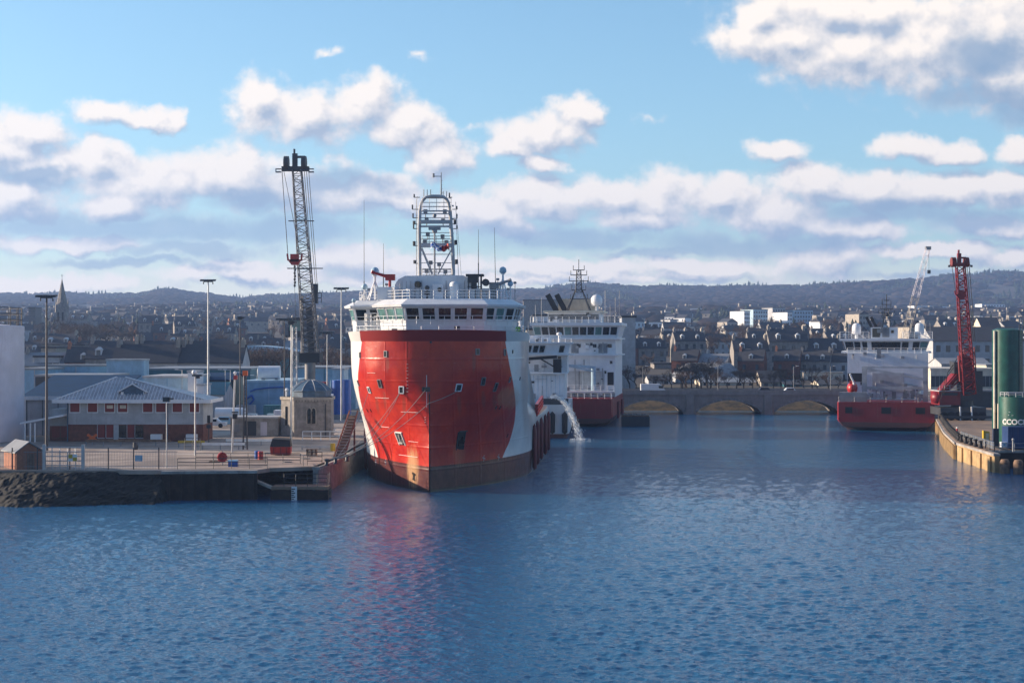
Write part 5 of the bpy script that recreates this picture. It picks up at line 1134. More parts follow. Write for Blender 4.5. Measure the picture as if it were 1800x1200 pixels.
# ---- industrial sheds behind the quay
def shed(px0, px1, yt, d, dep, mat, roof, label, yb=None, rh=0.0, name='warehouse', seams=True, group=None, rib='palewall', z0=None):
    z0 = ZQ-.5 if z0 is None else z0; t = thing(name, label, 'building', (Xd(px0,d), d, z0)); w = Xd(px1,d)-Xd(px0,d); h = Zd(yt,d)-z0
    B().box(0,w,0,dep,0,h).obj('wall', M[mat], t)
    if rh > 0:
        B().loft([(-.2,-.3,h),(w+.2,-.3,h),(w+.2,dep/2,h+rh),(-.2,dep/2,h+rh)][:2]+[(w+.2,-.3,h+.1),(-.2,-.3,h+.1)], [(-.2,dep/2,h+rh),(w+.2,dep/2,h+rh),(w+.2,dep/2,h+rh+.1),(-.2,dep/2,h+rh+.1)]).loft([(-.2,dep+.3,h),(w+.2,dep+.3,h),(w+.2,dep+.3,h+.1),(-.2,dep+.3,h+.1)], [(-.2,dep/2,h+rh),(w+.2,dep/2,h+rh),(w+.2,dep/2,h+rh+.1),(-.2,dep/2,h+rh+.1)]).obj('roof', M[roof], t)
        [B().add([(x,0,h),(x,dep,h),(x,dep/2,h+rh),(x+.05,0,h),(x+.05,dep,h),(x+.05,dep/2,h+rh)],[(0,1,2),(3,5,4),(0,3,4,1),(1,4,5,2),(2,5,3,0)]).obj('gable', M[mat], t) for x in (0,w-.05)]
    else: B().box(-.15,w+.15,-.15,dep+.1,h,h+.35).obj('roof', M[roof], t)
    if seams:
        b = B(); n_ = max(2, int(w/5))
        for i in range(1, n_): b.box(w*i/n_-.07,w*i/n_+.07,-.06,0,0,h)
        b.obj('wall_joints', M[rib], t)
    return t, w, h
shed(80, 187, 644, 290, 7, 'lblue', 'roofgrey', 'light blue stepped warehouse block behind the office roof')
t, w, h = shed(187, 253, 634, 285, 4, 'bluewhite', 'palewall', 'paler blue square warehouse end behind the office roof', seams=False)
shed(37, 84, 650, 280, 20, 'lblue', 'roofgrey', 'low light blue shed next to the storage tank')
shed(62, 190, 662, 262, 14, 'dgrey', 'roofgrey', 'dark flat shed just above the blue roof')
t, w, h = shed(253, 440, 650, 300, 25, 'teal', 'roofgrey', 'long grey blue shed behind the white cabins', rib='teal')
shed(252, 336, 664, 262, 16, 'bluewhite', 'palewall', 'pale blue wall building right of the office ridge', rib='lblue')
shed(330, 347, 655, 258, 5, 'white', 'palewall', 'narrow white stair tower behind the camera lamp post', seams=False); shed(347, 358, 678, 256, 6, 'white', 'palewall', 'white square annex to the stair tower', seams=False)
t, w, h = shed(358, 394, 694, 262, 10, 'palewall', 'teal', 'small grey hut with teal hipped roof in the yard', rh=2.0, seams=False)
t, w, h = shed(430, 515, 672, 272, 20, 'lblue', 'bluewhite', 'large light blue process building left of the crane', rib='bluewhite')
b = B(); p_ = [(1.0,-.2,h-1.6),(2,-.2,h-1.2),(4.5,-.2,h-.9),(7,-.2,h-.8)]; b.path(p_, .14).path([(.2,-.2,3.5),(1.3,-.2,4.2),(1.7,-.2,3.4),(.9,-.2,2.6)], .18); b.obj('blue_pipe', M['blue'], t)
t = thing('horizontal_tank', 'long white horizontal tank on top of the light blue building', 'tank', (Xd(456,272),275,h+ZQ-.1)); B().cyl((-.6,0,1.3),(3.2,0,1.3),1.2,n=16).obj('tank', M['white'], t, 40); B().cyl((-.8,0,1.3),(-.6,0,1.3),.7,1.1,n=16).box(0,.4,-.8,.8,0,.6).box(2.4,2.8,-.8,.8,0,.6).obj('saddle', M['grey'], t)
shed(515, 625, 648, 300, 22, 'lblue', 'roofgrey', 'long blue grey transit shed behind the crane column', rib='teal')
t, w, h = shed(584, 604, 650, 275, 8, 'bluewhite', 'palewall', 'pale blue cabin above the blue silos', seams=False)
shed(357, 412, 668, 276, 10, 'dgrey', 'roofblue', 'dark shed with blue roof by the street lamps', rh=1.2, seams=False)

# ---- clutter of the working quay
for i, (px, py, m_, lab) in enumerate(((452,806,'blue','blue drum on the open paving right of the grit box'),(458,807,'red','red drum beside the blue one on the paving'),(585,792,'yellow','yellow drum near the timber gangway'),(238,790,'dgrey','dark drum in front of the office door'))):
    d = gd(py, ZQ); t = thing('oil_drum', lab, 'drum', (Xd(px,d), d, ZQ)); B().cyl((0,0,0),(0,0,.9),.3,n=14).obj('body', M[m_], t, 40); B().cyl((0,0,.28),(0,0,.32),.32,n=14).cyl((0,0,.58),(0,0,.62),.32,n=14).obj('hoop', M[m_], t)
for i, (px, py, lab) in enumerate(((548,800,'stack of wooden pallets right of the red skip'),(378,812,'low wooden pallet behind the lifebuoy'))):
    d = gd(py, ZQ); t = thing('wooden_pallet', lab, 'pallet', (Xd(px,d), d, ZQ)); b = B()
    for k_ in range(5 if i == 0 else 1):
        for j in range(6): b.box(-.6+j*.21,-.45+j*.21,-.5,.5,.11+k_*.15,.14+k_*.15)
        for j in (-.58,-.06,.46): b.box(j,j+.12,-.5,.5,k_*.15,.11+k_*.15)
    b.obj('boards', M['wood'], t)
for i, (px, py) in enumerate(((505,812),(538,806),(470,796),(590,803))):
    d = gd(py, ZQ); o = B().prism([(.5*cos(a), .5*sin(a)) for a in [k_*pi/6 for k_ in range(12)]], 0, .06).obj('manhole_cover', M['dgrey'], None, False, (Xd(px,d), d, ZQ)); tag(o, ['round iron cover in the paving near the landing','round iron cover left of the timber gangway','round iron cover left of the red skip','round iron cover at the foot of the gangway'][i], 'manhole cover')
# ================================================================ RIGHT QUAY
ZR = 2.4
# tall green silo and short green tank
d = 214.0; s = d/F; r1 = (1797-1745)/2*s; t = thing('tall_silo', 'tall dark green mud silo with pipes at the right edge', 'silo', (Xd(1745,d)+r1, d, ZR)); H = Zd(580,d)-ZR
B().cyl((0,0,.6),(0,0,H),r1,n=48).cyl((0,0,H),(0,0,H+.25),r1,r1*.7,n=48).obj('shell', M['green'], t, 30)
B().cyl((-r1-.02,-.9,0),(-r1-.02,-.9,H-.1),.16).cyl((-r1+.35,-1.4,0),(-r1+.35,-1.4,5.2),.13).obj('side_pipe', M['cream'], t, 50); b = B()
for z in (2,5,8,11): b.cyl((0,0,z),(0,0,z+.14),r1+.03,n=48)
b.obj('stiffening_ring', M['green'], t)
b = B(); [b.cyl((r1*.5+i*.2,-r1*.9,0),(r1*.5+i*.2,-r1*.9,H+.8),.04) for i in (0,2)]; [b.beam((r1*.5,-r1*.9,.4*i),(r1*.5+.4,-r1*.9,.4*i),.035) for i in range(1,int(H/.4))]; b.obj('ladder', M['dpole'], t)
B().cyl((-r1*.2,-r1*.95,1.3),(-r1*.2,-r1*1.04,1.3),.3).box(-r1*.6,r1*.6,-r1*.6,r1*.6,0,.6).obj('base', M['dgrey'], t)
d = 205.0; s = d/F; r2 = 2.35; cx = Xd(1757,d)+r2; t = thing('short_tank', 'short green round tank with white lettering in front of the tall silo', 'tank', (cx, d, ZR)); H2 = Zd(697,d)-ZR
B().cyl((0,0,.15),(0,0,H2),r2,n=48).cyl((0,0,H2),(0,0,H2+.2),r2,r2*.6,n=48).obj('shell', M['green'], t, 30)
b = B(); [b.cyl((0,0,z),(0,0,z+.05),r2+.02,n=48) for z in (1.5,4.55)]; b.obj('weld_band', M['green'], t)
B().rail([(-r2+.1,0,H2+.05),(-r2*.7,-r2*.7,H2+.05),(0,-r2+.1,H2+.05),(r2*.7,-r2*.7,H2+.05)],.55,2,.05,.8).obj('top_rail', M['pole'], t)
B().cyl((-1.6,-.6,H2+.45),(1.3,-.6,H2+.45),.22).cyl((1.2,-.6,H2+.45),(1.5,-.6,H2+.45),.35).obj('top_pipe', M['grey'], t)
def text_on_cyl(txt, r, z, size, ang0, parent, mat):
    cu = bpy.data.curves.new('lettering', 'FONT'); cu.body = txt; cu.size = size; cu.extrude = .01; cu.offset = size*.03
    o = bpy.data.objects.new('lettering', cu); COL.objects.link(o); bpy.context.view_layer.update()
    me = bpy.data.meshes.new_from_object(o.evaluated_get(bpy.context.evaluated_depsgraph_get())); bpy.data.objects.remove(o)
    for v in me.vertices:
        a = ang0 + v.co.x/r; rr_ = r + .03 + v.co.z; v.co = (rr_*sin(a), -rr_*cos(a), z + v.co.y)
    me.materials.clear(); me.materials.append(mat); k_ = bpy.data.objects.new('lettering', me); COL.objects.link(k_); k_.parent = parent; return k_
text_on_cyl('CCOCK', r2, 2.85, .95, -1.2, t, M['wmark'])
b = B()
for a, z in ((-.75,4.05),(-.7,4.45),(-.55,4.0)): b.box(r2*sin(a)-.12,r2*sin(a)+.12,-r2*cos(a)-.05,-r2*cos(a)+.1,z,z+.06)
b.obj('stencil_mark', M['wmark'], t)
navyb = pm('dark_blue_container_paint', (.006,.035,.13), .5, streak=.2)
d = 196; t = thing('shipping_container', 'dark blue container cut by the right edge in front of the green tank', 'container', (Xd(1772,d),d,ZR)); B().box(0,6,0,2.4,.15,Zd(750,d)-ZR).obj('body', navyb, t); b=B(); [b.box(.1+i*.3,.22+i*.3,-.04,0,.25,Zd(750,d)-ZR-.1) for i in range(19)]; b.obj('ribs', navyb, t)
d = 197; t = thing('yellow_cabinet', 'yellow cabinet standing left of the tall green silo', 'cabinet', (Xd(1730,208),208,ZR)); B().hexa([(-.1,0,0),(.75,0,0),(.75,.6,0),(-.1,.6,0),(-.1,0,1.75),(.75,0,1.6),(.75,.6,1.6),(-.1,.6,1.75)]).obj('body', M['yellow'], t); B().box(.2,.65,-.02,0,.2,1.4).obj('door', M['cream'], t)
t = thing('valve_box', 'white valve box on short legs at the foot of the green tanks', 'box', (Xd(1762,196),196.4,ZR)); B().box(0,.85,0,.7,.3,.95).obj('body', M['white'], t); B().box(.25,.55,-.02,0,.45,.75).obj('label_plate', M['lblue'], t); b=B(); [b.box(x,x+.1,.1,.2,0,.3) for x in (.05,.7)]; b.obj('leg', M['grey'], t)
t = thing('cable_cabinet', 'dark blue narrow cabinet between silo and short tank', 'cabinet', (Xd(1746,203),203,ZR)); B().box(0,.75,0,.5,0,2.3).obj('body', M['navy'], t); B().box(.1,.65,-.02,0,.2,2.1).obj('door', M['dgrey'], t)
# red and white post, bollards and tyre-like fender row along the edge
def edge(t_):
    P_ = [Vector((Xd(1649,276)+.2,276)), Vector((Xd(1663,236)+.3,236)), Vector((Xd(1682,211)+.4,211.6)), Vector((Xd(1746,190.5),191.2))]
    L = [(b_-a).length for a, b_ in zip(P_, P_[1:])]; x = t_*sum(L)
    for i, l in enumerate(L):
        if x <= l or i == len(L)-1: q_ = P_[i].lerp(P_[i+1], x/l); return Vector((q_.x, q_.y, ZR+.0))
        x -= l
ORDN = 'one two three four five six seven eight nine ten eleven twelve thirteen fourteen fifteen sixteen seventeen eighteen nineteen twenty twenty-one twenty-two twenty-three twenty-four twenty-five twenty-six'.split()
for i in range(26):
    p = edge(.02 + i*.036); o = B().lathe([(.30,0),(.34,.2),(.22,.3),(.2,.75),(.3,.85),(.28,1.0),(.02,1.05)], (0,0,0), 8).obj('edge_bollard', M['black'], None, 50, p+Vector((.25,.3,0)))
    tag(o, 'black bollard number ' + ORDN[i] + ' from the far end of the right quay edge', 'bollard', 'black bollards along the right quay edge')
t = thing('slatted_barrier', 'white and black slatted barrier on the near edge of the right quay', 'barrier', (0,0,0)); b = B(); b2 = B()
pa, pb = edge(.72), edge(.99)
for i in range(26):
    q_ = pa.lerp(pb, i/26)+Vector((.9,.9,0)); b.beam(q_+Vector((0,0,.25)), q_+Vector((0,0,1.15)), .15,.06)
b2.beam(pa+Vector((.9,.98,.5)), pb+Vector((.9,.98,.5)), .1,.2).beam(pa+Vector((.9,.98,.95)), pb+Vector((.9,.98,.95)), .08,.1); [b2.beam(pa.lerp(pb,i/8)+Vector((.9,1.05,0)), pa.lerp(pb,i/8)+Vector((.9,1.05,1.1)), .1) for i in range(9)]
b.obj('slat', M['wmark'], t); b2.obj('frame', M['black'], t)
t = thing('warning_post', 'short red and white post at the bend of the right quay edge', 'post', edge(.66)+Vector((.6,.8,0))); B().cyl((0,0,0),(0,0,1.3),.13).obj('shaft', M['red'], t); B().cyl((0,0,1.3),(0,0,1.5),.15).cyl((0,0,.6),(0,0,.8),.14).obj('white_band', M['wmark'], t)
t = thing('mooring_line_post', 'small grey post on the timber jetty at the right edge', 'post', (Xd(1793,190),192.6,ZR)); B().cyl((0,0,0),(0,0,1.5),.12).sph((0,0,1.5),.2,8).obj('shaft', M['grey'], t); B().rail([(-1.5,.6,0),(6,.6,0)],1.0,2,.03).obj('rail', M['grey'], t)
redm = pm('dark_red_crane_paint', (.20,.008,.014), .45, streak=.2)
# ---- red harbour crane
d = 272.0; X0 = Xd(1690,d); t = thing('red_harbour_crane', 'red mobile harbour crane with raised lattice boom on the right quay', 'crane', (X0,d,ZR))
def r_(px, py, dd=0): return Vector((Xd(px,d+dd)-X0, dd, Zd(py,d+dd)-ZR))
B().box(-4.4,3.6,-2.5,7,.9,2.2).obj('chassis', M['dgrey'], t)
for i in range(6): B().cyl((-3.9+i*1.35,-2.8,.75),(-3.9+i*1.35,-2.2,.75),.75,n=14).obj('wheel', M['black'], t)
for x in (-1.1, .9): B().beam((x,-3.2,0),(x,-3.0,2.4),.22).obj('outrigger_jack', M['wmark'], t)
B().box(-4.9,5.0,-3.4,-2.6,.35,.8).obj('outrigger', M['dgrey'], t)
B().cyl((.4,1,2.2),(.4,1,3.4),1.9,n=20).obj('slew_ring', M['dgrey'], t)
B().hexa([(-4.3,-1.5,2.6),(-.6,-1.5,2.6),(-.6,4,2.6),(-4.3,4,2.6),(-4.4,-1.5,5.0),(-.6,-1.5,5.0),(-.6,4,5.0),(-4.4,4,5.0)]).obj('machinery_house', redm, t)
B().box(-4.4,-.5,-1.7,4.2,5.0,5.15).rail([(-4.3,-1.6,5.15),(-.7,-1.6,5.15)],.9,2,.05,.9).obj('house_roof', M['palewall'], t)
B().box(-3.9,-1.1,-1.58,-1.5,4.3,4.8).obj('louvre', M['dgrey'], t)
B().sph((-4.4,0,3.9),1.1,12,sy=1.4).obj('cable_reel', redm, t, 50)
B().box(-.5,3.4,-1.2,4.5,3.4,8.6).obj('machine_frame', M['dgrey'], t)
B().hexa([(-4.0,-1.2,5.2),(-2.6,-1.2,5.2),(-2.6,1.5,5.2),(-4.0,1.5,5.2),(-.6,-1.2,9.2),(.4,-1.2,9.0),(.4,1.5,9.0),(-.6,1.5,9.2)]).beam((-3.4,-1.4,5.3),(-.8,-1.4,8.3),.35).beam((-2.6,-1.4,5.3),(.2,-1.4,7.9),.3).obj('ramp_cover', redm, t)
cb_ = r_(1682,655); B().hexa([(cb_.x-1.0,-2,cb_.z-.1),(cb_.x+.9,-2,cb_.z-.1),(cb_.x+.9,.5,cb_.z-.1),(cb_.x-1.0,.5,cb_.z-.1),(cb_.x-1.2,-2.5,cb_.z+1.9),(cb_.x+.9,-2.5,cb_.z+1.9),(cb_.x+.9,.5,cb_.z+2.1),(cb_.x-1.2,.5,cb_.z+2.1)]).obj('cab', M['dgrey'], t)
B().hexa([(cb_.x-.8,-2.1,cb_.z+.5),(cb_.x+.7,-2.1,cb_.z+.5),(cb_.x+.7,-2.0,cb_.z+.5),(cb_.x-.8,-2.0,cb_.z+.5),(cb_.x-1.0,-2.5,cb_.z+1.7),(cb_.x+.7,-2.5,cb_.z+1.7),(cb_.x+.7,-2.4,cb_.z+1.7),(cb_.x-1.0,-2.4,cb_.z+1.7)]).obj('cab_window', M['gglass'], t)
B().lattice(r_(1706,700,0), r_(1701,610,0), 2.0, 1.8, 9, .12, dw0=1.8).obj('tower', M['maroon'], t)
B().lattice(r_(1703,690,-2), r_(1688,466,-10), 2.1, 1.3, 22, .12, dw0=1.7, dw1=1.2).obj('boom', redm, t)
B().hexa([tuple(r_(1696,640,-3)+Vector(v)) for v in ((-.9,-.2,-3),(1.4,-.2,-3),(1.4,.4,-3),(-.9,.4,-3),(-1.2,-.2,1.5),(.8,-.2,1.5),(.8,.4,1.5),(-1.2,.4,1.5))]).obj('boom_plate', M['maroon'], t)
hp = r_(1688,466,-10)
B().box(hp.x-1.5,hp.x+1.5,hp.y-.5,hp.y+.5,hp.z-.2,hp.z+.4).box(hp.x-.5,hp.x+.1,hp.y-.3,hp.y+.3,hp.z+.4,hp.z+2.0).box(hp.x-.4,hp.x-.15,hp.y-.2,hp.y+.2,hp.z+2.0,hp.z+2.6).box(hp.x,hp.x+.9,hp.y-.2,hp.y+.2,hp.z+1.1,hp.z+1.4).obj('boom_head', redm, t)
for x in (-1.2,1.0): B().cyl((hp.x+x-.35,hp.y,hp.z+.5),(hp.x+x+.35,hp.y,hp.z+.5),.85,n=14).obj('head_sheave', M['maroon'], t)
for x in (-1.9,1.9): B().box(hp.x+x-.15,hp.x+x+.15,hp.y-.2,hp.y+.2,hp.z-.35,hp.z+.0).beam((hp.x,hp.y,hp.z+.1),(hp.x+x,hp.y,hp.z),.08).obj('head_light', M['dgrey'], t)
hk = r_(1689,518,-9); B().hexa([(hk.x-.3,hk.y-.2,hk.z-.8),(hk.x+.5,hk.y-.2,hk.z-.8),(hk.x+.5,hk.y+.2,hk.z-.8),(hk.x-.3,hk.y+.2,hk.z-.8),(hk.x-1.0,hk.y-.2,hk.z+.1),(hk.x+.9,hk.y-.2,hk.z+.1),(hk.x+.9,hk.y+.2,hk.z+.1),(hk.x-1.0,hk.y+.2,hk.z+.1)]).box(hk.x-.5,hk.x+.5,hk.y-.2,hk.y+.2,hk.z+.1,hk.z+.7).beam((hk.x-.9,hk.y,hk.z),(hk.x-1.05,hk.y,hk.z+.7),.2).obj('hook_block', redm, t)
B().cyl((hp.x-1.5,hp.y,hp.z+.3),(hk.x-.9,hk.y,hk.z+.5),.05).cyl((hp.x+1.5,hp.y,hp.z+.3),r_(1714,600,0),.06).cyl((hp.x+1.1,hp.y,hp.z+.3),r_(1711,600,0),.05).obj('hoist_rope', M['dpole'], t)
b = B(); [b.path([(-3.6,-1.9,4.6),(-3.0,-2.0,8.3),(-1.2,-1.6,10.8)], .07), b.path([(-4.2,-1.9,3.6),(-3.4,-2.0,7.3),(-1.4,-1.6,9.8)], .05)]; b.obj('hydraulic_hose', M['black'], t)
# ---- grey lattice jib standing behind the right ship
d = 430.0; X0 = Xd(1574,d); t = thing('crawler_crane', 'distant crawler crane with pale slanting lattice jib rising behind the right ship', 'crane', (X0,d,ter(1574,d)))
z0 = t.location.z; q1 = Vector((0,0,2.6)); q2 = Vector((Xd(1631,d)-X0,0,Zd(437,d)-z0)); mid_ = q1.lerp(q2, .62)
B().lattice(q1, mid_, 1.7, 1.7, 9, .06).obj('lower_jib', M['sand'], t); B().lattice(mid_, q2, 1.7, 1.1, 7, .06).obj('upper_jib', M['lilac'], t)
B().box(q2.x-.7,q2.x+.8,-.5,.5,q2.z-.3,q2.z+.6).obj('jib_head', M['grey'], t); B().cyl((q2.x+.3,0,q2.z),(q2.x+.3,0,q2.z-6),.04).box(q2.x-.1,q2.x+.7,-.3,.3,q2.z-7,q2.z-6).obj('hook', M['dgrey'], t)
B().box(-5,1.5,-2,2,1.2,3.6).obj('machinery_house', M['orange'], t); B().box(-4,2,-2.6,-1.6,0,1.1).box(-4,2,1.6,2.6,0,1.1).obj('crawler_track', M['black'], t)
# ---- buildings behind the right quay
t, w, h = shed(1636, 1760, 650, 330, 18, 'cream', 'cream', 'long cream warehouse with dark band behind the red crane', seams=False, z0=2.4)
B().box(0,w,-.08,0,h-3.6,h-1.3).obj('window_band', M['dgrey'], t); b = B(); [b.box(i*.9,i*.9+.1,-.13,-.08,h-3.6,h-1.3) for i in range(int(w/.9))]; b.obj('band_mullions', M['grey'], t)
for i in range(8): B().box(1+i*1.9,1.9+i*1.9,-.08,0,h-8.0,h-6.0).obj('window', M['glass'], t)
shed(1640, 1760, 688, 322, 6, 'dgrey', 'roofgrey', 'dark low shed in front of the cream warehouse', z0=2.4, seams=False)
t, w, h = shed(1640, 1800, 600, 470, 20, 'palewall', 'slate', 'grey three storey block with slate mansard behind the red crane', rh=4.5, seams=False, z0=4)
wg_ = B().box(0,1.3,-.08,.02,0,2.0).obj('window', M['wglass'], t); n_ = 0
for zz in (h-3.2,h-7.2):
    for i in range(9):
        if n_ == 0: wg_.location = (1+i*3,0,zz); n_ = 1; continue
        c = wg_.copy(); COL.objects.link(c); c.parent = t; c.location = (1+i*3,0,zz)
shed(1726, 1760, 577, 560, 12, 'cream', 'slate', 'pale gabled building lit by the sun left of the tall silo', rh=4, seams=False, z0=8)
shed(1734, 1800, 643, 345, 16, 'cream', 'roofgrey', 'cream office behind the tall green silo', seams=False, z0=2.4)
# ================================================================ STONE BRIDGE
d = 342.0; XB = Xd(1350,d); t = thing('stone_bridge', 'low grey granite road bridge with wide shallow arches across the river', 'bridge', (XB, d, 0))
SP = 17.35; zt_ = 4.3; hw = 1.35
def abot(x):
    u = ((x + SP*50) % SP)
    u = min(u, SP-u)                      # distance from the nearest pier centre
    if u <= hw: return -2.5
    v = (u-hw)/(SP/2-hw); return .25 + 2.85*sqrt(max(0, 1-(1-v)**2))*.55 + 2.85*.45*(1-(1-v)**1.6)
x0b, x1b = -3.2*SP, 3.2*SP
xs = [x0b]
k = -4
while k <= 4:
    c = k*SP
    for u in [-hw-.001, -hw, hw, hw+.001] + [hw + (SP-2*hw)*(j/24) for j in range(1, 24)]:
        x = c+u
        if x0b < x < x1b: xs.append(x)
    k += 1
xs = sorted(set(xs)) + [x1b]; b = B()
for a, c in zip(xs, xs[1:]):
    za, zc = abot(a+1e-4), abot(c-1e-4)
    b.add([(a,0,za),(c,0,zc),(c,13,zc),(a,13,za),(a,0,zt_),(c,0,zt_),(c,13,zt_),(a,13,zt_)], [(0,3,2,1),(0,1,5,4),(2,3,7,6)])
b.obj('arches', M['pinkgr'], t)
B().box(x0b,x1b,-.35,.3,zt_,zt_+.28).obj('string_course', M['pinkgr'], t); B().box(x0b,x1b,-.15,.25,zt_+.28,zt_+1.05).box(x0b,x1b,12.7,13.1,zt_,zt_+1.05).obj('parapet', M['pinkgr'], t)
B().box(x0b,x1b,.3,12.7,zt_-.05,zt_+.02).obj('roadway', M['asphalt'], t)
for k in range(-2, 4):
    c = k*SP; B().prism([(c-hw-.15,.5),(c-.9,-.8),(c+.9,-.8),(c+hw+.15,.5)], -2.5, 1.0).prism([(c-1.0,0),(c-.8,-.4),(c+.8,-.4),(c+1.0,0)], 1.0, zt_-.002).obj('pier', M['pinkgr'], t)
    # voussoir ring on each arch face
    v = B(); P_ = [(c+hw+(SP-2*hw)*j/20) for j in range(21)]
    for a, e in zip(P_, P_[1:]): v.beam((a,-.06,abot(a+.01)+.25),(e,-.06,abot(e-.01)+.25),.12,.5)
    v.obj('arch_ring', M['granite'], t)
for px, w_ in ((1130,'leftmost'),(1262,'second from the left'),(1395,'third from the left'),(1460,'rightmost')):
    tt = thing('bridge_lamp', 'slim lamp standard on the bridge, '+w_, 'street lamp', (Xd(px,350),350,zt_), 0, 'lamp standards along the bridge'); B().cyl((0,0,0),(0,0,6.2),.07,.05).beam((0,0,6.1),(.9,0,6.3),.05).obj('post', M['grey'], tt); B().box(.6,1.2,-.12,.12,6.25,6.38).obj('lamp', M['white'], tt)
def vehicle(px, d, z, L, Hh, mat, label, cat, name, van=True):
    t = thing(name, label, cat, (Xd(px,d), d, z))
    if van: B().hexa([(-L/2,0,.35),(L/2,0,.35),(L/2,1.9,.35),(-L/2,1.9,.35),(-L/2,0,Hh),(L/2-1.6,0,Hh),(L/2-1.6,1.9,Hh),(-L/2,1.9,Hh)]).obj('body', M[mat], t); B().box(L/2-2.0,L/2-.95,-.03,1.93,1.35,1.9).obj('cab_window', M['glass'], t)
    else: B().box(-L/2,L/2,0,1.7,.3,.85).hexa([(-L*.32,.05,.85),(L*.3,.05,.85),(L*.3,1.65,.85),(-L*.32,1.65,.85),(-L*.2,.2,1.42),(L*.16,.2,1.42),(L*.16,1.5,1.42),(-L*.2,1.5,1.42)]).obj('body', M[mat], t); B().box(-L*.2,L*.17,.0,1.7,.95,1.3).obj('side_window', M['glass'], t)
    for x in (-L*.32, L*.32): B().cyl((x,-.02,.35),(x,.25,.35),.35,n=12).obj('wheel', M['black'], t)
vehicle(1150, 346, zt_+.02, 6.0, 2.3, 'white', 'white van driving over the left end of the bridge', 'van', 'delivery_van'); vehicle(1390, 346, zt_+.02, 4.2, 1.4, 'white', 'pale car crossing the bridge near the right arch', 'car', 'car', False)
vehicle(1345, 350, zt_+.02, 4.3, 1.4, 'navy', 'dark car on the bridge above the middle pier', 'car', 'car', False)

# ================================================================ TREES
def bare_tree(seed, H=9.0, sp=.55):
    rnd = random.Random(seed); tr = B(); cr = B()
    def grow_(p, dr, L, r, lev):
        q_ = p + dr*L; (tr if lev < 2 else cr).cyl(p, q_, r, r*.65, n=5 if lev < 2 else 3, caps=False)
        if lev >= 5:
            for _ in range(4):
                dd = (dr + Vector((rnd.gauss(0,.7),rnd.gauss(0,.7),rnd.gauss(.15,.5)))).normalized(); e = q_ + dd*H*.075; w = Vector((rnd.gauss(0,1),rnd.gauss(0,1),rnd.gauss(0,1))).normalized()*H*.0035
                cr.add([q_-w, q_+w, e], [(0,1,2)])
            return
        for i in range(3 if lev < 4 else 2):
            a = rnd.uniform(0, 2*pi); s_ = sp*rnd.uniform(.7,1.35)
            side = Vector((cos(a), sin(a), 0)); dd = (dr + side*s_ + Vector((0,0,.12))).normalized(); grow_(q_ - dr*L*rnd.uniform(0,.3), dd, L*rnd.uniform(.62,.85), r*.62, lev+1)
    grow_(Vector((0,0,0)), Vector((rnd.gauss(0,.05),0,1)).normalized(), H*.25, H*.022, 0)
    t = thing('bare_tree', '', 'tree'); tr.obj('trunk', M['bark'], t); cr.obj('crown', M['twig'], t); return t
protos = [bare_tree(s_, 9, sp_) for s_, sp_ in ((1,.6),(2,.75),(5,.55),(8,.85))]
index_kids(); used = set()
def put_tree(i, px, d, h, label, group, z=None):
    p = protos[i % 4]
    if p.name not in used: used.add(p.name); c = p
    else: c = copy_tree(p)
    z = ter(px, d) if z is None else z
    c.location = (Xd(px,d), d, z-.1); s_ = h/9.0; c.scale = (s_*random.uniform(.9,1.25), s_, s_*random.uniform(.9,1.1)); c.rotation_euler = (0,0,random.uniform(0,6.28)); tag(c, label, 'tree', group)
ORT = ['first','second','third','fourth','fifth','sixth','seventh','eighth','ninth','tenth']
g_ = 'bare trees along the far bank behind the bridge'
for i in range(26): put_tree(i, 1108+i*14.5+random.uniform(-5,5), random.uniform(373,400), random.uniform(5.5,9.0), 'leafless tree in the line on the far bank just behind the stone bridge', g_)
for i in range(7): put_tree(i, 1196+i*9+random.uniform(-3,3), random.uniform(392,408), random.uniform(8.5,11), ORT[i] + ' tall leafless tree from the left before the large hipped roof hall', 'clump of taller bare trees behind the bridge')
for i in range(8): put_tree(i+1, 1655+i*12, random.uniform(385,420), random.uniform(7,9), ORT[i] + ' bare tree from the left between the right ship and cream warehouse', 'bare trees behind the right quay')
for i in range(9): put_tree(i+2, 412+i*11+random.uniform(-4,4), random.uniform(385,430), random.uniform(12,16), ORT[i] + ' big brown tree from the left behind the long grey blue shed', 'big bare trees behind the left sheds')
for i in range(7): put_tree(i+3, 562+i*9, random.uniform(385,420), random.uniform(11,15), ORT[i] + ' brown winter tree from the left between the crane and the red ship', 'bare trees between the crane and the red ship')
for i in range(10): put_tree(i, 100+i*14, random.uniform(560,640), random.uniform(15,20), ORT[i] + ' brown winter tree from the left in the belt below the church spire', 'bare trees below the church spire')
for i in range(8): put_tree(i, 318+i*9, random.uniform(340,372), random.uniform(7,9), ORT[i] + ' scrubby bare tree from the left beside the slate terraces', 'scrubby trees by the left terraces', 4)

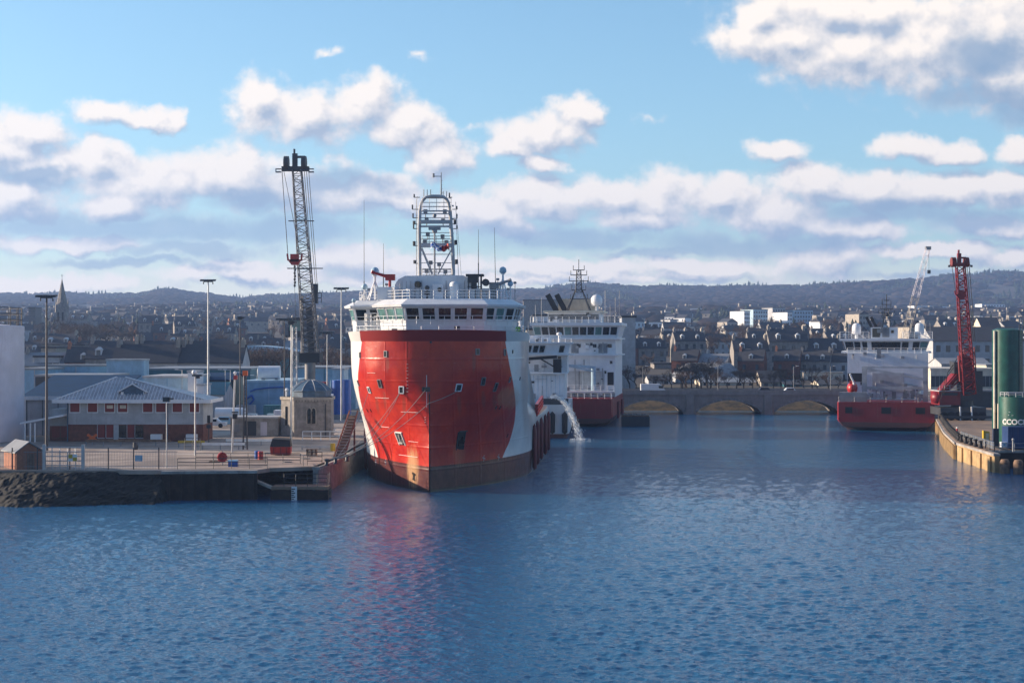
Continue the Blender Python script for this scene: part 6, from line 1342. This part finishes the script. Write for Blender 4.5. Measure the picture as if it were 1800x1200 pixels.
for i in range(34): px = 930+i*26+random.uniform(-10,10); put_tree(i, px, random.uniform(440,760), random.uniform(8,13), 'bare garden tree among the houses ' + ('above the white vessel' if px < 1120 else 'beyond the left half of the bridge' if px < 1300 else 'beyond the right half of the bridge' if px < 1475 else 'behind the right ship' if px < 1650 else 'behind the red crane'), 'bare garden trees in the town')
for i in range(100): px = random.choice((random.uniform(1130,1475), random.uniform(1180,1460), random.uniform(930,1800), random.uniform(40,620))); dd = random.uniform(560,880); put_tree(i, px, dd, random.uniform(9,14), 'brown leafless tree between the upper roofs ' + ('left of the tall crane' if px < 600 else 'above the white vessel' if px < 1120 else 'over the left half of the bridge' if px < 1300 else 'over the right half of the bridge' if px < 1475 else 'right of the bridge'), 'leafless trees between the upper roofs')
for i in range(26): put_tree(i+1, 60+i*21+random.uniform(-8,8), random.uniform(430,600), random.uniform(9,14), 'bare tree among the dark roofs left of the tall crane', 'bare trees among the left roofs')
# ================================================================ HOUSES
def house(w, dp, h, rh, wall, roof, nw, st, dorm=0, chim=2):
    t = thing('stone_house', '', 'house')
    B().box(-w/2,w/2,0,dp,-6,h).add([(-w/2,0,h),(-w/2,dp,h),(-w/2,dp/2,h+rh)],[(0,1,2)]).add([(w/2,0,h),(w/2,dp,h),(w/2,dp/2,h+rh)],[(0,1,2)]).obj('wall', M[wall], t)
    r = B().hexa([(-w/2-.1,-.35,h-.1),(w/2+.1,-.35,h-.1),(w/2+.1,dp/2,h+rh),(-w/2-.1,dp/2,h+rh),(-w/2-.1,-.35,h+.12),(w/2+.1,-.35,h+.12),(w/2+.1,dp/2,h+rh+.22),(-w/2-.1,dp/2,h+rh+.22)]).hexa([(-w/2-.1,dp/2,h+rh),(w/2+.1,dp/2,h+rh),(w/2+.1,dp+.35,h-.1),(-w/2-.1,dp+.35,h-.1),(-w/2-.1,dp/2,h+rh+.22),(w/2+.1,dp/2,h+rh+.22),(w/2+.1,dp+.35,h+.12),(-w/2-.1,dp+.35,h+.12)]).obj('roof', M[roof], t)
    for i in range(chim):
        x = -w/2+.5 if i == 0 else w/2-.5
        b = B().box(x-.35,x+.35,dp/2-.8,dp/2+.8,h+rh-1.2,h+rh+1.1); [b.cyl((x,dp/2-.7+j*.45,h+rh+1.1),(x,dp/2-.7+j*.45,h+rh+1.5),.12,n=6) for j in range(4)]; b.obj('chimney', M['sand' if i else 'granite'] if wall != 'brick' else M['obrick'], r)
    wn = None
    for j in range(st):
        for i in range(nw):
            x = -w/2+w*(i+.5)/nw; z = h-1.9-j*3.0
            if wn is None: wn = B().box(-.5,.5,-.07,.02,-.75,.75).box(-.62,.62,-.12,-.0,-.9,-.76).obj('window', M['wglass'], t); wn.location = (x,0,z); base = wn
            else: c = base.copy(); COL.objects.link(c); c.parent = t; c.location = (x,0,z)
    for i in range(dorm):
        x = -w/2+w*(i+.5)/dorm; f = .35; y0 = -.35+(dp/2+.35)*.18; zb = h+rh*.18
        dd_ = B().box(x-.6,x+.6,y0,y0+2.2,zb-.1,zb+1.2).loft([(x-.75,y0-.15,zb+1.2),(x+.75,y0-.15,zb+1.2),(x,y0-.15,zb+1.75)],[(x-.75,y0+3,zb+1.2),(x+.75,y0+3,zb+1.2),(x,y0+3,zb+1.75)]).obj('dormer', M['white'], t)
        B().box(x-.42,x+.42,y0-.05,y0+.02,zb+.1,zb+1.1).obj('pane', M['wglass'], dd_)
    return t
ORD = ['first','second','third','fourth','fifth','sixth','seventh','eighth','ninth','tenth','eleventh','twelfth','thirteenth','fourteenth','fifteenth','sixteenth','seventeenth','eighteenth','nineteenth','twentieth']
def zone(px): return 'left of the church spire' if px < 100 else 'between spire and tall crane' if px < 500 else 'right beside the tall crane' if px < 625 else 'above the white vessel' if px < 1120 else 'high above the bridge arches' if px < 1300 else 'above the rightmost bridge arch' if px < 1475 else 'behind the right ship' if px < 1650 else 'behind the red crane'
HP = [house(10,8,6.0,3.4,'granite','slate',3,2,2,2), house(12,8,5.8,3.2,'palewall','slate',4,2,0,2), house(8.5,8,6.2,3.6,'brick','slate',2,2,1,1), house(11,9,8.6,3.4,'granite','slate',4,3,2,2), house(10,8,5.4,3.0,'sand','roofgrey',3,2,0,1), house(9,7,5.2,2.8,'white','slate',3,2,0,1)]
HN = ['granite house with two white dormers', 'pale rendered house with slate roof', 'dark brick house with dormer', 'tall granite tenement with dormers', 'buff house with grey roof', 'small white house']
HS_ = ['granite house', 'rendered house', 'brick house', 'tall granite tenement', 'buff house', 'white house']
index_kids(); hused = set(); NH = 0
def put_house(i, px, d, rz=0, sc=1.0, where='', group='', z=None):
    global NH
    p = HP[i]
    if p.name not in hused: hused.add(p.name); c = p
    else: c = copy_tree(p)
    c.location = (Xd(px,d), d, (ter(px,d) if z is None else z)); c.rotation_euler = (0,0,rz); c.scale = (sc,)*3; tag(c, HN[i]+' '+where, 'house', HN[i].replace('house','houses').replace('tenement','tenements')+' '+where); NH += 1; return c
# rows standing close: (px0, px1, distance, kinds, angle, place)
rows_ = [(196,345,352,(1,),0,'in the row just above the left sheds',4.0,1.25),(150,345,400,(0,),0,'in the second row on the left',None,1.3),(40,150,400,(4,2),.1,'near the pale blocks on the left',None,1.1),
 (1290,1480,500,(0,3,0,1,0,4),0,'in the dormered terrace behind the bridge trees',None,1.15),(1080,1190,545,(2,0,3),.1,'in the rows left of the dormered terrace',None,1.0),(1180,1480,455,(2,4,2,2,0,1),-.3,'in the brick row below the dormered terrace',None,.9),
 (1640,1800,520,(3,1),.1,'behind the red crane',None,1.0),(350,600,560,(1,0,4),.15,'behind the glass roofed hall on the left',None,1.0),(20,350,520,(0,3,2),-.1,'in the town rows under the church',None,1.0)]
for (a, c, dd, kinds, rz, where, z, sc) in rows_:
    X = Xd(a,dd); i = 0
    while X < Xd(c,dd):
        k_ = kinds[i % len(kinds)]; wd = (10,12,8.5,11,10,9)[k_]*sc; put_house(k_, (X+wd/2)/dd*F+900, dd+random.uniform(-1,1), rz, sc, where, '', z)['label'] = HS_[k_] + ', ' + ORD[min(i, 19)] + ' from the left ' + where; X += wd + (0 if z or len(kinds) == 1 else random.choice((0,0,3,9))); i += 1
hill_rows = [(620,.8),(700,.85),(790,.8),(900,.8),(1020,.7),(1160,.6),(1320,.5)]
for dd, f_ in hill_rows:
    px = -10 + random.uniform(0,20); rz = random.uniform(-.35,.35)
    while px < 1810:
        k_ = random.choice((0,1,5,3,4,1,5,5) if px > 1000 else (0,1,2,3,4,0,1,5) if dd > 800 else (0,1,3,2)); wd = 12/dd*F
        hidden = 620 < px < 905 or (1500 < px < 1620 and dd < 1000) or (925 < px < 1100 and dd < 1100) or (1125 < px < 1445 and dd > 850)
        if not hidden and random.random() < f_*.62 and NH < 292: put_house(k_, px, dd+random.uniform(-22,22), rz+random.uniform(-.3,.3), random.uniform(.85,1.1), 'on the %s slope %s' % ('lower' if dd < 750 else 'middle' if dd < 1000 else 'upper', zone(px)), '')
        px += wd*random.uniform(1.0,1.7)
# farther houses that nobody could tell apart
b = B(); rnd = random.Random(9)
for i in range(900):
    px = rnd.uniform(-60, 1900); dd = rnd.uniform(900, 2000)
    if mnoise.noise(Vector((px*.008, dd*.004, 7))) < -.12 and dd > 1300: continue
    if 1125 < px < 1445 and dd < 1250: continue
    w = rnd.uniform(7,15); h = rnd.uniform(5,8); X = Xd(px,dd); z = ter(px,dd)-2; rz = rnd.uniform(-.8,.8); ca, sa = cos(rz), sin(rz); m_ = rnd.choice((0,1,1,2,1) if px > 1000 else (0,0,1,2))
    R_ = lambda x, y, z_: (X+x*ca-y*sa, dd+x*sa+y*ca, z+z_)
    b.hexa([R_(x,y,z_) for z_ in (0,h+2) for x, y in ((-w/2,0),(w/2,0),(w/2,8),(-w/2,8))], m_)
    b.loft([R_(-w/2,-.3,h+2.02),R_(-w/2,8.3,h+2.02),R_(-w/2,4,h+5)],[R_(w/2,-.3,h+2.02),R_(w/2,8.3,h+2.02),R_(w/2,4,h+5)], 3)
    if rnd.random() < .6: b.hexa([R_(x,y,z_) for z_ in (h+3,h+6.2) for x, y in ((-w/2,3),(-w/2+1.2,3),(-w/2+1.2,5),(-w/2,5))], 2)
    for j in range(3): b.hexa([R_(x,y,z_) for z_ in (h-.6,h+.9) for x, y in ((-w/3+j*w/3-.5,-.06),(-w/3+j*w/3+.5,-.06),(-w/3+j*w/3+.5,.05),(-w/3+j*w/3-.5,.05))], 4)
struct('distant_houses', b, [M['granite'], M['white'], M['sand'], M['slate'], M['wglass']], kind='stuff', label='mass of small far houses spread over the hillside')
# ---- larger buildings picked out by the sun
def block(px0, px1, yt, d, dep, mat, label, st, nw, yb=None, gable=False, rz=0.0, name='apartment_block', roof='slate', cat='building', group=None):
    w = Xd(px1,d)-Xd(px0,d); z0 = ter((px0+px1)/2, d)-2; h = Zd(yt,d)-z0; t = thing(name, label, cat, (Xd(px0,d),d,z0), rz, group)
    B().box(0,w,0,dep,0,h).obj('wall', M[mat], t)
    if gable:
        B().loft([(0,-.2,h),(w,-.2,h),(w/2,-.2,h+w*.3)],[(0,dep,h),(w,dep,h),(w/2,dep,h+w*.3)]).obj('roof', M[roof], t)
    else: B().box(-.3,w+.3,-.3,dep+.3,h,h+.5).obj('roof', M[roof], t)
    bw = None
    for j in range(st):
        for i in range(nw):
            x = w*(i+.5)/nw; z = h-2.2-j*3.1
            if z < 1: continue
            if bw is None: bw = B().box(-.7,.7,-.1,.02,-.7,.8).obj('window', M['wglass'], t); bw.location = (x,0,z)
            else: c = bw.copy(); COL.objects.link(c); c.parent = t; c.location = (x,0,z)
    return t, w, h
block(1140,1175,566,1080,14,'white','sunlit white apartment block at the left of the hill group',4,5,rz=.5); block(1178,1192,562,1100,14,'palewall','grey apartment block next to the leftmost sunlit one',4,3,rz=.4)
block(1193,1245,574,1060,14,'cream','long low sunlit building with many windows on the hill',2,9,rz=.15); block(1278,1300,566,1120,14,'sand','gabled sunlit stone house below the tall flats',2,3,gable=True,rz=.4)
block(1308,1322,547,1180,16,'white','tall white flat block with balconies left of the hilltop pair',6,3,rz=.6); block(1324,1356,544,1200,16,'bluewhite','pale blue flats between the white towers on the hill',5,6,rz=.5); block(1358,1384,541,1220,16,'palewall','grey flats with flat roof in the middle of the hill group',5,5,rz=.4)
block(1384,1396,549,1180,16,'white','narrow bright white flat block right of the middle',5,2,rz=.6); block(1396,1434,545,1220,18,'bluewhite','wide pale flats at the right of the hill group',5,7,rz=.35)
block(1607,1650,537,1700,20,'white','bright white flat roofed building high on the right hillside',1,8,rz=.1); block(1652,1672,538,1720,20,'white','smaller white building beside the bright one',1,3,rz=.2); block(1726,1768,534,1750,20,'white','second bright white building high up beyond the red crane',2,8,rz=.1)
block(1510,1530,552,900,16,'sand','pale tall gabled block left of the right ship mast',4,3,gable=True,rz=.3); block(1598,1640,575,700,16,'sand','buff block behind the right ship bridge',2,6,rz=.1)
block(56,104,553,1500,16,'white','low white strip building near the church spire',1,6); block(50,62,541,900,12,'dgrey','dark tall slab left of the church',4,2)
block(1093,1117,558,400,10,'palewall','tall plain grey tower block behind the middle ship',0,1,name='tower_block'); block(925,1000,580,385,20,'cream','sunlit cream storage building behind the white vessel',2,8)
block(938,990,556,390,16,'white','upper white block with flat roof beyond the white vessel',2,7); block(1000,1085,560,470,16,'granite','dark slab building behind the middle ship funnels',2,9)
t, w, h = block(920,1015,528,900,30,'granite','long grey hall on the skyline above the white vessel',0,1,name='long_hall')
block(60,104,628,400,12,'palewall','pale flat roofed block left of the slate terraces',3,4); block(72,98,612,420,12,'sand','buff block with chimneys above the pale one',2,3); block(124,148,608,440,12,'white','white three storey block among dark roofs on the left',3,2)
block(1150,1210,640,520,14,'granite','grey tenement terrace left of the large hall',2,9); block(1312,1328,618,470,10,'cream','small cream gabled house end in the dark terraces',1,1,gable=True)
# glass roofed hall on the left, with curved blue roof
d = 470; t = thing('glazed_hall', 'blue glazed hall with curved pale roof behind the left sheds', 'building', (Xd(352,d),d,4)); w = Xd(520,d)-Xd(352,d); h = Zd(618,d)-4
B().box(0,w,0,20,0,h).obj('glass_wall', M['gglass'], t); b = B(); [b.box(i*1.5,i*1.5+.15,-.12,0,0,h) for i in range(int(w/1.5)+1)]; b.obj('mullion', M['teal'], t)
arc = [(w*i/16, h+1.9*sin(pi*i/16)**.7) for i in range(17)]; b = B()
for (x0_, z0_), (x1_, z1_) in zip(arc, arc[1:]): b.hexa([(x0_,-1,h),(x1_,-1,h),(x1_,20,h),(x0_,20,h),(x0_,-1,max(z0_,h+.1)),(x1_,-1,max(z1_,h+.1)),(x1_,20,max(z1_,h+.1)),(x0_,20,max(z0_,h+.1))])
b.obj('curved_roof', M['bluewhite'], t)
# large hipped roof hall behind the bridge
d = 440; t = thing('hipped_hall', 'large grey hall with broad hipped metal roof behind the bridge', 'building', (Xd(1185,d),d,4)); w = Xd(1312,d)-Xd(1185,d); h = Zd(664,d)-4; rz_ = Zd(638,d)-4
B().box(.5,w-.5,0,26,0,h).obj('wall', M['palewall'], t)
B().add([(0,-.6,h),(w,-.6,h),(w,27,h),(0,27,h),(w*.24,9,rz_),(w*.80,3,rz_)], [(0,1,5,4),(1,2,5),(2,3,4,5),(3,0,4),(3,2,1,0)]).obj('roof', M['roofgrey'], t)
b = B(); [b.box(1+i*2.2,1.1+i*2.2,-.06,0,0,h) for i in range(8)]; b.obj('wall_joints', M['dgrey'], t)
def low(px0, px1, yt, d, mat, roof, label, rh=1.2, z0=3.4):
    t, w, h = shed(px0, px1, yt, d, 12, mat, roof, label, rh=rh, seams=False, z0=z0, name='low_building')
    n_ = max(2, int(w/3)); bw = None
    for i in range(n_):
        if bw is None: bw = B().box(-.5,.5,-.08,.02,-.6,.6).obj('window', M['wglass'], t); bw.location = (w*(i+.5)/n_,0,h*.55)
        else: c = bw.copy(); COL.objects.link(c); c.parent = t; c.location = (w*(i+.5)/n_,0,h*.55)
low(1230,1330,672,420,'cream','roofgrey','long low cream building with pale roof edge behind the bank trees'); low(1338,1372,672,415,'sand','slate','small stone lodge with steep slate roof behind the bridge',3.0); low(1378,1410,676,412,'teal','slate','blue fronted shop building right of the lodge')
low(1412,1482,655,450,'cream','sand','sunlit cream flat building left of the right ship',.4); low(1440,1480,676,420,'cream','slate','dark roofed building with lit windows next to the right ship'); low(1140,1182,668,430,'palewall','slate','grey low house with row of dormers left of the hall')
low(1655,1740,640,400,'palewall','roofgrey','grey building low behind the red crane boom',1.5)
# church with spire
d = 700; z0 = ter(109,d); t = thing('church', 'dark stone church with a tall sharp spire on the left skyline', 'church', (Xd(109,d),d,z0)); H = Zd(485,d)-z0; zt2 = Zd(541,d)-z0
B().box(-2.3,2.3,-2.3,2.3,-3,zt2).obj('tower', M['granite'], t); B().cyl((0,0,zt2),(0,0,H-1.2),2.9,.05,n=8).obj('spire', M['granite'], t)
b = B(); [b.cyl((sx_*2.1,sy_*2.1,zt2-2),(sx_*2.1,sy_*2.1,zt2+4.5),.55,.05,n=4) for sx_ in (-1,1) for sy_ in (-1,1)]; b.obj('pinnacle', M['granite'], t)
for sx_ in (-1.0,1.0): B().box(sx_-.4,sx_+.4,-2.38,-2.28,zt2-6,zt2-2).obj('belfry_opening', M['black'], t)
B().cyl((0,0,H-1.3),(0,0,H+.8),.08).beam((-.5,0,H+.2),(.5,0,H+.2),.12).obj('cross', M['dgrey'], t)
B().box(2.3,16,-3,5,-3,7).loft([(2.3,-3.3,7),(2.3,5.3,7),(2.3,1,12)],[(16,-3.3,7),(16,5.3,7),(16,1,12)]).obj('nave', M['granite'], t)
# ---- parked cars and small vans behind the left sheds and yard
for i, (px, d, m_, lab) in enumerate(((300,292,'white','pale car on the ramp above the dark shed'),(372,235,'wmark','white car parked in the yard right of the office'),(394,240,'lblue','light blue car parked in the yard'),(562,216,'wmark','white car beside the stone tower'),(452,228,'maroon','dark red car behind the hut'))):
    vehicle(px, d, ZQ, 4.2, 1.4, m_, lab, 'car', 'car', False)
# ================================================================ WOODS (far mass of trees nobody could count)
tw = pm('bare_woodland', (.040,.031,.030), .95, var=.35, scale=.010, spec=0)
b = B(); rnd = random.Random(3); c = B()
def lump(b, X, Y, z, r, h):
    n = 6; vs = []
    for (f_, zz) in ((.45,.05),(1,.35),(.95,.65),(.5,.93)):
        for i in range(n):
            a = 2*pi*(i+.5*zz)/n; k_ = r*f_*rnd.uniform(.7,1.25); vs.append((X+k_*cos(a), Y+k_*sin(a), z+h*zz*rnd.uniform(.88,1.1)))
    vs.append((X,Y,z+h)); fs = [(j*n+i, j*n+(i+1)%n, (j+1)*n+(i+1)%n, (j+1)*n+i) for j in range(3) for i in range(n)] + [(3*n+i, 3*n+(i+1)%n, 4*n) for i in range(n)]
    b.add(vs, fs)
def cone(b, X, Y, z, r, h):
    n = 5; vs = []
    for (f_, zz) in ((1,.12),(.5,.4),(.72,.42),(.3,.7),(.45,.72)):
        for i in range(n): a = 2*pi*i/n + zz*3; k_ = r*f_*rnd.uniform(.75,1.25); vs.append((X+k_*cos(a), Y+k_*sin(a), z+h*zz))
    vs.append((X,Y,z+h)); fs = [(j*n+i, j*n+(i+1)%n, (j+1)*n+(i+1)%n, (j+1)*n+i) for j in range(4) for i in range(n)] + [(4*n+i, 4*n+(i+1)%n, 5*n) for i in range(n)]
    b.add(vs, fs)
for i in range(11000):
    dd = 1250 + 2050*rnd.random()**.8; px = rnd.uniform(-160, 1960); nz = mnoise.noise(Vector((px*.010, dd*.0022, 1))); town = sstep(1250, 2300, dd)
    if rnd.random() > .35 + .65*town: continue
    if nz > .38 and dd < 2900: continue
    X = Xd(px,dd); z = ter(px,dd)
    if mnoise.noise(Vector((px*.006, dd*.004, 9))) > (.33 if dd < 2700 else .2): cone(c, X, dd, z-1, rnd.uniform(3.5,5.5), rnd.uniform(9,15))
    else: lump(b, X, dd, z-2, rnd.uniform(10,18), rnd.uniform(8,12))
for i in range(1500):            # the serrated crest
    px = rnd.uniform(-120, 1920); dd = 3200 + rnd.uniform(-60,20); e = mnoise.noise(Vector((px*.02, 0, 2))); X = Xd(px,dd); z = ter(px,dd)
    if e > .02 and rnd.random() < .7: cone(c, X, dd, z-2, rnd.uniform(2.5,5), rnd.uniform(7,17) + 14*max(0, e)*rnd.random())
    else: lump(b, X, dd, z-4, rnd.uniform(6,11), rnd.uniform(8,14))
for i in range(2200):            # garden trees between the houses
    dd = rnd.uniform(860, 1300); px = rnd.uniform(-60, 1880)
    if mnoise.noise(Vector((px*.012, dd*.008, 5))) < -.05 or (1125 < px < 1445 and dd > 950): continue
    if rnd.random() < .2: cone(c, Xd(px,dd), dd, ter(px,dd)-.5, rnd.uniform(1.5,2.6), rnd.uniform(6,12))
    else: lump(b, Xd(px,dd), dd, ter(px,dd)-.5, rnd.uniform(2,4.2), rnd.uniform(4,8))
struct('bare_woodland', b, tw, smooth=180, kind='stuff', label='brown leafless woods covering the far hillside'); struct('conifer_woodland', c, M['conif'], kind='stuff', label='dark conifers along the ridge and in patches on the hill')
# ================================================================ HAZE
hz_ = B().box(-2600,2600,-12,4300,-5,330); hm_ = bpy.data.materials.new('haze_air'); hm_.use_nodes = True; T = NT(hm_.node_tree); T.n.clear()
o_ = T.node('ShaderNodeOutputMaterial'); v_ = T.node('ShaderNodeVolumePrincipled'); v_.inputs['Color'].default_value = (.38,.57,1,1); v_.inputs['Density'].default_value = 1.7e-4; v_.inputs['Anisotropy'].default_value = .2
T.l.new(v_.outputs[0], o_.inputs['Volume']); struct('haze', hz_, hm_, kind='stuff', label='thin blue winter haze over the harbour and town')
# remove prototypes that were never placed
for p in protos + HP:
    if not p.get('label'):
        for ch in [o for o in bpy.data.objects if o.parent == p or (o.parent and o.parent.parent == p)]: bpy.data.objects.remove(ch)
        bpy.data.objects.remove(p)
